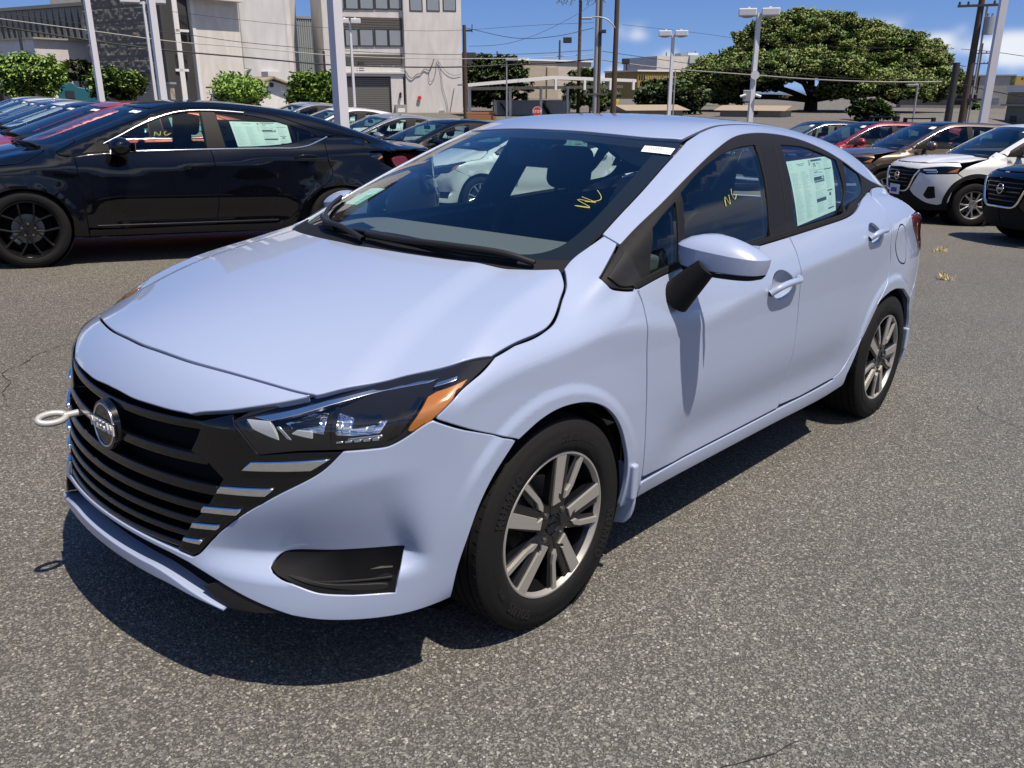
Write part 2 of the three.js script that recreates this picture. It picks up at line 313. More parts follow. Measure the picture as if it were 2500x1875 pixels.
phys('amber', { color: lin(0.34, 0.115, 0.008), roughness: 0.22, clearcoat: 1, clearcoatRoughness: 0.05, side: THREE.DoubleSide });
phys('tailRed', { color: lin(0.10, 0.003, 0.005), roughness: 0.15, clearcoat: 1, clearcoatRoughness: 0.02, side: THREE.DoubleSide });
phys('drl', { color: lin(0.30, 0.32, 0.35), roughness: 0.18, clearcoat: 1, clearcoatRoughness: 0.03, side: THREE.DoubleSide });
std('yellowWax', { color: lin(0.36, 0.37, 0.09), roughness: 0.7, side: THREE.DoubleSide });
std('greenTag', { color: lin(0.55, 0.9, 0.08), roughness: 0.6, side: THREE.DoubleSide });
std('paper', { color: lin(0.72, 0.74, 0.72), roughness: 0.8, side: THREE.DoubleSide });
function canvasTex(w, h, draw) { const c = document.createElement('canvas'); c.width = w; c.height = h; draw(c.getContext('2d'), w, h); const t = new THREE.CanvasTexture(c); t.colorSpace = THREE.SRGBColorSpace; return t; }
// the price sheet in a side window: columns of small print, boxes and dark heading bars
const sheetTex = (seed, price) => canvasTex(768, 560, (g, w, h) => {
  const r = rng(seed); g.fillStyle = '#eef3ee'; g.fillRect(0, 0, w, h);
  g.strokeStyle = '#4a5a60'; g.lineWidth = 2; g.beginPath(); g.arc(46, 50, 22, 0, 7); g.stroke();
  g.fillStyle = '#5b6a70'; g.font = 'bold 15px sans-serif'; g.fillRect(150, 36, 130, 5); g.fillRect(165, 50, 100, 4);
  const lines = (x, y, ww, n, dy, c = '#8fa0a2') => { g.fillStyle = c; for (let i = 0; i < n; i++) { let u = x; const e = x + ww * (0.45 + 0.55 * r()); while (u < e) { const k = 6 + r() * 26; g.fillRect(u, y + i * dy, Math.min(k, e - u), 2.2); u += k + 4; } } };
  lines(24, 110, 150, 52, 8.2); lines(186, 110, 140, 52, 8.2); lines(338, 96, 60, 16, 8); 
  g.fillStyle = '#20282e'; for (let i = 0; i < 60; i++) if (r() < 0.55) g.fillRect(352 + (i % 6) * 5, 16 + Math.floor(i / 6) * 5, 5, 5);
  const box = (x, y, ww, hh) => { g.strokeStyle = '#56666c'; g.lineWidth = 2; g.strokeRect(x, y, ww, hh); }, bar = (x, y, ww, hh, c = '#37434a') => { g.fillStyle = c; g.fillRect(x, y, ww, hh); };
  bar(398, 14, 190, 16); bar(528, 12, 60, 20, '#3f86c8'); box(398, 32, 190, 82);
  g.fillStyle = '#1b2227'; g.font = 'bold 50px sans-serif'; g.fillText(price, 418, 84); g.font = 'bold 17px sans-serif'; g.fillText('MPG', 486, 62); lines(520, 46, 60, 8, 8); lines(404, 96, 90, 2, 7);
  box(398, 122, 190, 46); g.fillStyle = '#2d7fb8'; g.fillRect(420, 132, 70, 9); g.fillStyle = '#26323a'; g.font = 'bold 19px sans-serif'; g.fillText('$1,100', 500, 152); lines(404, 146, 80, 2, 8);
  bar(398, 182, 190, 34); g.fillStyle = '#eef3ee'; g.fillRect(540, 190, 34, 16); bar(398, 220, 190, 16, '#52626a'); lines(404, 244, 180, 8, 8);
  box(398, 318, 190, 60); lines(404, 326, 176, 6, 8); bar(398, 388, 190, 34); lines(404, 430, 180, 12, 8);
  lines(612, 20, 130, 12, 8); bar(604, 118, 140, 10); lines(612, 140, 130, 22, 8); bar(620, 330, 100, 12); box(640, 352, 60, 66); bar(652, 362, 36, 30); lines(612, 430, 130, 8, 8); bar(612, 506, 120, 14);
});
const sheetMat = (n, t) => std(n, { map: t, color: lin(0.74, 0.76, 0.76), roughness: 0.6, side: THREE.DoubleSide });
sheetMat('priceSheet', sheetTex(5, '35')); sheetMat('priceSheetB', sheetTex(11, '33'));
std('greenSlip', { color: lin(.75, .75, .75), roughness: 0.7, side: THREE.DoubleSide, map: canvasTex(256, 160, (g, w, h) => { const r = rng(3); g.fillStyle = '#a8e6dc'; g.fillRect(0, 0, w, h); g.fillStyle = '#4d7f86'; for (const [y, n] of [[18, 1], [32, 1], [44, .5], [68, .9], [80, .9], [98, .8], [112, .9], [132, .6], [144, .6]]) { let u = 20 + (1 - n) * 60; while (u < 236 - (1 - n) * 60) { const k = 5 + r() * 18; g.fillRect(u, y, k, 3); u += k + 4; } } }) });
std('stockTag', { color: lin(.75, .75, .75), roughness: 0.7, side: THREE.DoubleSide, map: canvasTex(256, 80, (g, w, h) => { g.fillStyle = '#f4f4f6'; g.fillRect(0, 0, w, h); g.fillStyle = '#3b3f66'; g.font = 'bold 38px sans-serif'; g.fillText('D12147', 48, 42); for (let i = 0; i < 46; i++) if ((i * 7) % 5 < 3) g.fillRect(50 + i * 3.2, 52, 2, 16); }) });
std('plainTag', { color: lin(0.62, 0.62, 0.64), roughness: 0.7, side: THREE.DoubleSide });
// faceted reflector: bright metal pressed into small dimples
{ const t = document.createElement('canvas'); t.width = t.height = 128; const g = t.getContext('2d'); g.fillStyle = '#808080'; g.fillRect(0, 0, 128, 128); const r = rng(8); for (let j = 0; j < 12; j++) for (let i = 0; i < 8; i++) { const v = 60 + Math.floor(r() * 160); g.fillStyle = 'rgb(' + v + ',' + v + ',' + v + ')'; g.fillRect(i * 16, j * 11, 15, 8); } const bt = new THREE.CanvasTexture(t); std('facetChrome', { color: lin(.62, .63, .66), metalness: 1, roughness: .12, bumpMap: bt, bumpScale: .004, side: THREE.DoubleSide }); }
// ---------- helpers for the place round the lot ----------
// a point seen at (x, y) of a 2212 x 1659 picture, the given number of metres ahead
const CAM = camera.position.clone(), camF = new V3(-0.631443, -0.326393, -0.703383), camU = new V3(-0.21804, 0.945234, -0.242881), camR = new V3().crossVectors(camF, camU);
const rayD = (x, y) => camF.clone().addScaledVector(camR, (x - 1106) / 1822.7).addScaledVector(camU, -(y - 829.5) / 1822.7);
const at = (x, y, d) => rayD(x, y).multiplyScalar(d).add(CAM);
const SLOPE = 0.0398;                                      // the lot falls away behind the pale car
function groundY(x, z) {
  const s = sstep(-9, -24, x), near = Math.tan(SLOPE) * z * (1 - .85 * s) + .10 * sstep(-3, -6, x) * sstep(-7, -3, z);
  let y = near; if (z < -35) y = (Math.tan(SLOPE) * -35 - .022 * Math.min(-35 - z, 95)) * (1 - .85 * s);
  if (z > 10) { const t = sstep(10, 30, z); y = Math.tan(SLOPE) * 10 * (1 - t) + .4 * t; } return y;
}
function worldNoise() { const n = new ImprovedNoise(); return (x, y, z, o = 4) => { let s = 0, a = .5; for (let i = 0; i < o; i++) { s += a * n.noise(x, y, z); x *= 2.1; y *= 2.1; z *= 2.1; a *= .5; } return s; }; }
const fbm = worldNoise();
function dataTex(n, fill, srgb, m = n) { const d = new Uint8Array(n * m * 4); fill(d, n, m); const t = new THREE.DataTexture(d, n, m, THREE.RGBAFormat); t.wrapS = t.wrapT = THREE.RepeatWrapping; t.magFilter = THREE.LinearFilter; t.minFilter = THREE.LinearMipmapLinearFilter; t.generateMipmaps = true; if (srgb) t.colorSpace = THREE.SRGBColorSpace; t.needsUpdate = true; return t; }
// ---------- asphalt: stones of many sizes set in worn bitumen ----------
{
  const n = 2048, metres = 2.0, col = new Float32Array(n * n * 3), hgt = new Float32Array(n * n), r = rng(7);
  for (let i = 0; i < n * n; i++) { const v = .034 + .028 * r(); col[i * 3] = v * 1.04; col[i * 3 + 1] = v; col[i * 3 + 2] = v * .92; hgt[i] = .15 * r(); }
  const stone = (cx, cy, a, b, ang, c, h) => {
    const R = Math.ceil(Math.max(a, b)) + 1, ca = Math.cos(ang), sa = Math.sin(ang), k1 = r() * 6, k2 = r() * 6;
    for (let y = -R; y <= R; y++) for (let x = -R; x <= R; x++) {
      const u = (x * ca + y * sa) / a, v = (-x * sa + y * ca) / b, th = Math.atan2(v, u), e = 1 + .16 * Math.cos(3 * th + k1) + .10 * Math.cos(5 * th + k2), d = Math.hypot(u, v) / e; if (d > 1) continue;
      const i = (((cy + y) & (n - 1)) * n + ((cx + x) & (n - 1))), g = .90 + .2 * r(), w = Math.min(1, (1 - d) * 4); for (let k = 0; k < 3; k++) col[i * 3 + k] = col[i * 3 + k] * (1 - w) + c[k] * g * w; hgt[i] = Math.max(hgt[i], h * (.55 + .45 * Math.sqrt(1 - d * d)));
    }
  };
  for (let i = 0; i < 190000; i++) {
    const big = r(), s = big < .62 ? 1.5 + 2.0 * r() : big < .955 ? 3.0 + 2.6 * r() : 4.6 + 3 * r(), asp = .5 + .5 * r(), t = r();
    const v = t < .45 ? .062 + .036 * r() : t < .88 ? .095 + .065 * r() : .16 + .14 * r(), w = r() - .5; stone((r() * n) | 0, (r() * n) | 0, s, s * asp, r() * 7, [v * (1.035 + .08 * w), v * (1.025 + .03 * w), v * (.945 - .10 * w)], .35 + .65 * r());
  }
  const enc = v => Math.round(255 * Math.pow(clamp(v, 0, 1), 1 / 2.2));
  const map = dataTex(n, d => { for (let i = 0; i < n * n; i++) { d[i * 4] = enc(col[i * 3]); d[i * 4 + 1] = enc(col[i * 3 + 1]); d[i * 4 + 2] = enc(col[i * 3 + 2]); d[i * 4 + 3] = 255; } }, true);
  const bmp = dataTex(n, d => { for (let i = 0; i < n * n; i++) { const v = Math.round(255 * clamp(hgt[i], 0, 1)); d[i * 4] = d[i * 4 + 1] = d[i * 4 + 2] = v; d[i * 4 + 3] = 255; } });
  std('asphalt', { map, bumpMap: bmp, bumpScale: .0045, roughness: .86, vertexColors: true });
  // one sheet, finer near the camera, out to the hills
  const ax = []; for (let i = -150; i <= 150; i++) { const t = i / 150; ax.push(Math.sign(t) * (Math.abs(t) * 22 + 900 * Math.pow(Math.abs(t), 6))); }
  const N = ax.length, pos = [], uv = [], cl = [], idx = [];
  for (let j = 0; j < N; j++) for (let i = 0; i < N; i++) {
    const x = ax[i] - 1, z = ax[j] - 3; pos.push(x, groundY(x, z), z); uv.push(x / metres, z / metres);
    const a = fbm(x * .23, 1.3, z * .23), b = fbm(x * 1.1 + 9, 4, z * 1.1), warm = sstep(1.5, -2.5, x) * .07; const v = .94 + .30 * a + .14 * b; cl.push(v * (1.0 + warm), v, v * (1.0 - warm * 1.2));
  }
  for (let j = 0; j < N - 1; j++) for (let i = 0; i < N - 1; i++) { const a = j * N + i; idx.push(a, a + N, a + 1, a + 1, a + N, a + N + 1); }
  const g = new THREE.BufferGeometry(); g.setAttribute('position', new THREE.Float32BufferAttribute(pos, 3)); g.setAttribute('uv', new THREE.Float32BufferAttribute(uv, 2)); g.setAttribute('color', new THREE.Float32BufferAttribute(cl, 3)); g.setIndex(idx); g.computeVertexNormals();
  const m = mesh('ground', g, M.asphalt, scene); m.userData.kind = 'structure'; m.userData.label = 'worn grey asphalt of the car lot with pale stones showing';
  // hairline cracks, filled with dust and shadow
  std('crackDark', { color: lin(.020, .018, .016), roughness: 1, side: THREE.DoubleSide }); const rc = rng(19), gs = [];
  const crack = (x, z, a, len, w) => { const pos = [], n = Math.ceil(len / .035); let L = null; for (let i = 0; i <= n; i++) { a += (rc() - .5) * .75; x += Math.cos(a) * .035; z += Math.sin(a) * .035; const ww = w * (.25 + rc()) * Math.sin(Math.PI * (i + .3) / (n + .6)), R = [[x - Math.sin(a) * ww, z + Math.cos(a) * ww], [x + Math.sin(a) * ww, z - Math.cos(a) * ww]]; if (L) for (const [p, q, s] of [[L[0], L[1], R[0]], [L[1], R[1], R[0]]]) for (const v of [p, q, s]) pos.push(v[0], groundY(v[0], v[1]) + .004, v[1]); L = R; } const q = new THREE.BufferGeometry(); q.setAttribute('position', new THREE.Float32BufferAttribute(pos, 3)); q.computeVertexNormals(); gs.push(q); };
  for (const c of [[1.05, .75, -.5, 1.1, .0025], [1.5, .35, -.2, .8, .002], [.95, .95, 2.6, .7, .002], [2.3, -.6, -1.2, 1.5, .002], [2.9, -2.2, -1.5, 3.0, .004], [-2.0, .4, 2.9, 2.2, .003], [1.9, -4.5, -.4, 3.5, .005], [.6, 1.15, .8, .7, .0018]]) crack(...c);
  for (const q of gs) { const o = mesh('crack', q, M.crackDark, m); o.castShadow = false; }
}
// ---------- cars ----------
const used = {};
const numbered = n => { const k = used[n] = (used[n] || 0) + 1; return k === 1 ? n : n + '_' + String(k - 1).padStart(3, '0'); };
function tag(o, label, category, group) { o.userData.label = label; if (category) o.userData.category = category; if (group) o.userData.group = group; return o; }
function top(name, label, category, group) { const o = new THREE.Group(); o.name = numbered(name); scene.add(o); return tag(o, label, category, group); }
function mesh(name, geo, m, parent) { const o = new THREE.Mesh(geo, m); o.name = name; o.castShadow = o.receiveShadow = true; if (parent) parent.add(o); return o; }
const box = (w, h, d, x = 0, y = 0, z = 0, r = 0) => { const g = r ? new RoundedBoxGeometry(w, h, d, 2, Math.min(r, w * .49, h * .49, d * .49)) : new THREE.BoxGeometry(w, h, d); g.translate(x, y, z); return g; };
const cyl = (r0, r1, h, n = 20) => new THREE.CylinderGeometry(r0, r1, h, n);
const xf = (g, { s, r, p }) => { if (s) g.scale(...s); if (r) { if (r[0]) g.rotateX(r[0]); if (r[1]) g.rotateY(r[1]); if (r[2]) g.rotateZ(r[2]); } if (p) g.translate(...p); return g; };
const tube = (pts, r, n = 40, k = 8, closed = false) => new THREE.TubeGeometry(new THREE.CatmullRomCurve3(pts.map(p => new V3(...p)), closed), n, r, k, closed);
const ribbon = (pts, w) => { const s = new THREE.Shape(); return s; };

// --- wheels: axle along x, outer face towards +x, centre at the origin ---
function tyreGeo(R, r, W, seg = 96) {            // profile turned about the axle, ribs and grooves across the tread
  const p = [], h = W / 2, T = (x, y) => p.push(new THREE.Vector2(y, x));
  T(-h * .78, r - .004); T(-h * .88, r + .006); T(-h * .97, r + .02); T(-h, r + (R - r) * .48); T(-h * .97, R - .035); T(-h * .90, R - .014); T(-h * .80, R - .004);
  for (const [a, b] of [[-.55, -.48], [-.2, -.12], [.12, .2], [.48, .55]]) { T(h * a - .0005, R); T(h * a, R - .007); T(h * b, R - .007); T(h * b + .0005, R); }
  T(h * .80, R - .004); T(h * .885, R - .013); T(h * .895, R - .018); T(h * .93, R - .022); T(h * .965, R - .036); T(h * .985, R - .05); T(h, r + (R - r) * .50); T(h * .975, r + .026); T(h * .95, r + .016); T(h * .92, r + .012); T(h * .885, r + .008); T(h * .80, r - .004);
  const g = new THREE.LatheGeometry(p, seg); g.rotateZ(-Math.PI / 2); return toCreasedNormals(g, 0.6);
}
function treadGeo(R, W, n = 60) {                 // the sipes between the shoulder blocks
  const out = [];
  for (let i = 0; i < n; i++) for (const s of [-1, 1]) { const g = box(W * .10, .0030, .005, s * W * .338, R - .0024, 0); g.rotateZ(0); const a = i / n * Math.PI * 2 + (s > 0 ? .03 : 0); g.rotateX(a); out.push(g); }
  return join(out);
}
function arcText(txt, size, rad, at, x, m, parent, name) {   // raised lettering that follows the sidewall, clockwise from the angle at
  const gs = []; let a = at * Math.PI / 180; const adv = c => (font.data.glyphs[c] ? font.data.glyphs[c].ha : 600) / font.data.resolution * size * 1.04;
  for (const c of txt) {
    const w = adv(c);
    if (c !== ' ') { const g = new TextGeometry(c, { font, size, depth: .0018, curveSegments: 3, bevelEnabled: false }); g.translate(-w / 2, -size / 2, 0); g.rotateY(Math.PI / 2); g.translate(x, rad, 0); g.rotateX(-(a + w / 2 / rad)); gs.push(g); }
    a += w / rad;
  }
  return mesh(name, join(gs), m, parent);
}
const polar = (r, deg) => { const a = deg * Math.PI / 180; return [r * Math.sin(a), r * Math.cos(a)]; };     // (forwards, up) seen on the wheel's face
function facePlate(pts, x0, x1, bevel = .0015) {  // a plate in the wheel's plane, from depth x0 to its face at x1
  const s = new THREE.Shape(); pts.forEach(([z, y], i) => (i ? s.lineTo(z, y) : s.moveTo(z, y)));
  const g = new THREE.ExtrudeGeometry(s, { depth: x1 - x0 - bevel, bevelEnabled: true, bevelThickness: bevel, bevelSize: bevel, bevelOffset: -bevel, bevelSegments: 1, curveSegments: 4 });
  g.rotateY(Math.PI / 2); g.scale(1, 1, -1); const ix = g.index; const q = ix ? g.toNonIndexed() : g, p = q.attributes.position.array; // keep outward faces after the flip
  for (const k of ['position', 'normal', 'uv']) { const at = q.attributes[k], n = at.itemSize; for (let i = 0; i < at.count; i += 3) for (let j = 0; j < n; j++) { const t = at.array[(i + 1) * n + j]; at.array[(i + 1) * n + j] = at.array[(i + 2) * n + j]; at.array[(i + 2) * n + j] = t; } }
  q.computeVertexNormals(); q.translate(x0, 0, 0); return q;
}
const ringGeo = (pts, seg = 72) => { const g = new THREE.LatheGeometry(pts.map(([x, y]) => new THREE.Vector2(y, x)), seg); g.rotateZ(-Math.PI / 2); return toCreasedNormals(g, 0.5); };
const spoke = (deg, k, w0, w1, r0, r1, sk = 0) => [polar(r0, deg + k - w0 + sk), polar(r1, deg + k - w1), polar(r1, deg + k + w1), polar(r0, deg + k + w0 + sk)];
function wheel(kind, R = .315, W = .205) {
  const g = new THREE.Group(); g.name = 'wheel'; const rr = kind === 'big' ? .238 : .218, xf0 = W / 2 - .011;   // face plane
  mesh('tyre', tyreGeo(R, rr - .006, W), M.rubber, g);
  mesh('barrel', ringGeo([[-.09, rr - .012], [.02, rr - .03], [xf0 - .045, rr - .026], [xf0 - .012, rr - .012]], 64), kind === 'spokes' || kind === 'big' ? M.wheelBlack : M.alloy, g);
  mesh('brake_disc', join(ringGeo([[-.012, .06], [-.012, .124], [.0, .124], [.0, .06]], 48), ringGeo([[-.012, .068], [.030, .068], [.030, .0]], 32)), M.steel, g);
  mesh('brake_caliper', box(.05, .10, .045, .0, .01, .135, .012).rotateX(.5), M.steel, g);
  mesh('brake_drum', ringGeo([[-.05, .0], [-.05, .19], [-.03, .19]], 40), M.matte, g);
  const lip = (m) => mesh('rim', ringGeo([[xf0 - .014, rr - .014], [xf0 - .003, rr - .009], [xf0 + .001, rr - .006], [xf0 + .001, rr - .001], [xf0 - .004, rr + .003], [xf0 - .012, rr + .002]], 96), m, g);
  if (kind === 'spokes') {                          // five pairs of one wide and one slim machined spoke on a black casting
    lip(M.machined);
    const dark = [], face = [];
    for (let k = 0; k < 5; k++) {
      const a = -5 - 72 * k; // wide spoke
      dark.push(facePlate([polar(.035, a - 40), polar(.085, a - 24), polar(.211, a - 13), polar(.211, a + 7), polar(.085, a + 20), polar(.035, a + 34)], xf0 - .032, xf0 - .006, .004));
      dark.push(facePlate([polar(.035, a - 54), polar(.09, a - 40), polar(.208, a - 34), polar(.208, a - 23), polar(.09, a - 14), polar(.035, a - 10)], xf0 - .034, xf0 - .009, .004));
      face.push(facePlate([polar(.213, a + 5.6), polar(.213, a - 5.8), polar(.092, a - 8), polar(.096, a - 1.5), polar(.083, a - 2.5), polar(.0705, a - 13), polar(.0655, a + 17)], xf0 - .010, xf0, .0008));
      face.push(facePlate([polar(.212, a - 25.2), polar(.212, a - 30), polar(.125, a - 33), polar(.094, a - 31.5), polar(.081, a - 24), polar(.103, a - 21.5), polar(.124, a - 26)], xf0 - .011, xf0 - .0005, .0008));
    }
    dark.push(ringGeo([[xf0 - .03, .07], [xf0 - .012, .068], [xf0 - .008, .058], [xf0 - .010, .034], [xf0 - .03, .033]], 40));
    mesh('spoke_casting', join(dark), M.wheelBlack, g);
    face.forEach(f => mesh('spoke_face', f, M.machined, g));
    mesh('hub_cap', join(ringGeo([[xf0 - .03, .031], [xf0 - .008, .030], [xf0 - .005, .026], [xf0 - .009, .023], [xf0 - .009, .0]], 32), box(.003, .006, .034, xf0 - .007, 0, 0)), M.piano, g);
    for (let k = 0; k < 4; k++) { const [z, y] = polar(.052, 63 + 90 * k - 20); mesh('wheel_nut', join(xf(cyl(.0095, .0105, .02, 6), { r: [0, 0, Math.PI / 2], p: [xf0 - .015, y, z] }), xf(cyl(.006, .006, .024, 12), { r: [0, 0, Math.PI / 2], p: [xf0 - .014, y, z] })), M.steel, g); }
    mesh('valve', xf(cyl(.004, .005, .03, 8), { r: [0, 0, Math.PI / 2 - .3], p: [xf0 - .03, -.185, -.02] }), M.steel, g);
  } else {                                          // five double spokes, silver ('silver') or gloss black ('big')
    const m = kind === 'big' ? M.wheelBlack : M.alloy; lip(m); const parts = [];
    for (let k = 0; k < 5; k++) {
      const a = 18 + 72 * k, w = kind === 'big' ? 3.6 : 5.2;
      const A = kind === 'big' ? 21 : 15;
      for (const s of [-1, 1]) parts.push(facePlate([polar(.045, a + s * 4 - 14), polar(.115, a + s * 10 - w), polar(rr - .008, a + s * A - w * .7), polar(rr - .008, a + s * A + w * .7), polar(.115, a + s * 10 + w), polar(.045, a + s * 4 + 14)], xf0 - .03, xf0 - .006, .004));
    }
    parts.push(ringGeo([[xf0 - .03, .074], [xf0 - .01, .070], [xf0 - .006, .05], [xf0 - .01, .03], [xf0 - .008, .0]], 40));
    mesh('spokes', join(parts), m, g);
    for (let k = 0; k < 5; k++) { const [z, y] = polar(.052, 54 + 72 * k); mesh('wheel_nut', xf(cyl(.009, .010, .02, 6), { r: [0, 0, Math.PI / 2], p: [xf0 - .008, y, z] }), M.steel, g); }
  }
  return g;
}
// one mirrored wheel set; turn spreads the spokes
function addWheels(car, kind, zs, track, R, W, turns = [0, 0.6, 1.1, 2.0]) {
  const proto = wheel(kind, R, W), out = []; let k = 0;
  for (const z of zs) for (const s of [1, -1]) { const w = k ? proto.clone() : proto; w.position.set(s * track, R - .004, z); w.rotation.set(turns[k], 0, 0, 'YXZ'); if (s < 0) w.rotation.y = Math.PI; car.add(w); out.push(w); k++; }
  return out;
}
// a door mirror's housing in rings: a low domed cap over a crease, a near upright band, a cut-off foot
function mirrorShell(foot) {
  const rings = foot ? [[-.074, .30], [-.074, .78], [-.069, .86], [-.054, .93]] : [[-.053, .90], [-.049, .935], [-.015, .985], [.012, 1.0], [.022, .93], [.040, .73], [.054, .47], [.062, .22], [.0645, .02]];
  const N = 56, pos = [], idx = [], sp = (v, e) => Math.sign(v) * Math.pow(Math.abs(v), e);
  for (const [y, k] of rings) for (let i = 0; i < N; i++) {
    const a = i / N * Math.PI * 2; let x = sp(Math.cos(a), .58) * k, z = sp(Math.sin(a), .58) * k; const t = (x + 1) / 2;
    let X = x * .128, Z = z * (.098 - .034 * t); if (z < 0) Z *= .72; Z -= .060 * t * t; const tp = 1 - .24 * t; pos.push(X, y * tp + .008 - .014 * x, Z);
  }
  for (let r = 0; r < rings.length - 1; r++) for (let i = 0; i < N; i++) { const a = r * N + i, b = r * N + (i + 1) % N; idx.push(a, a + N, b, b, a + N, b + N); }
  const g = new THREE.BufferGeometry(); g.setAttribute('position', new THREE.Float32BufferAttribute(pos, 3)); g.setIndex(idx); return toCreasedNormals(g, .45);
}
const SH = sedanShape();
// shared outlines, [z, y] on the car's side
const L = {
  frontGap: [[-.380, .947], [-.393, .906], [-.397, .861], [-.403, .765], [-.414, .633], [-.422, .486], [-.430, .330]],
  midGap: [[-1.452, 1.010], [-1.466, .954], [-1.470, .888], [-1.483, .758], [-1.488, .687], [-1.484, .572], [-1.478, .483], [-1.455, .330]],
  rearGap: [[-2.486, 1.112], [-2.484, .992], [-2.496, .895], [-2.528, .809], [-2.507, .729], [-2.366, .612], [-2.213, .469], [-2.102, .355], [-2.0, .328]],
  belt: [[-.37, .941], [-.63, .972], [-1.214, .998], [-1.452, 1.011], [-1.771, 1.031], [-2.037, 1.050], [-2.157, 1.068], [-2.339, 1.110], [-2.486, 1.134], [-2.594, 1.146]],
  frontArch: [[-.318, .26], [-.321, .396], [-.299, .478], [-.256, .561], [-.191, .623], [-.103, .662], [.016, .676], [.102, .664], [.194, .630], [.280, .558], [.325, .495], [.359, .416], [.376, .336], [.375, .254]],
  rearArch: [[-2.163, .260], [-2.163, .315], [-2.197, .400], [-2.257, .521], [-2.375, .617], [-2.480, .650], [-2.614, .666], [-2.750, .650], [-2.86, .60], [-2.94, .53], [-2.985, .44], [-2.995, .36]],
};
const C = (p) => [p[0], p[1], 1];                      // mark a corner
const run = (...pp) => pp.flatMap(q => q.map((p, i) => (i === 0 || i === q.length - 1 ? C(p) : p)));
const off = (p, dx, dy) => p.map(q => [q[0] + dx, q[1] + dy]);
function inner(F, d) { return (x, y, z) => F(x, y, z) + d; }
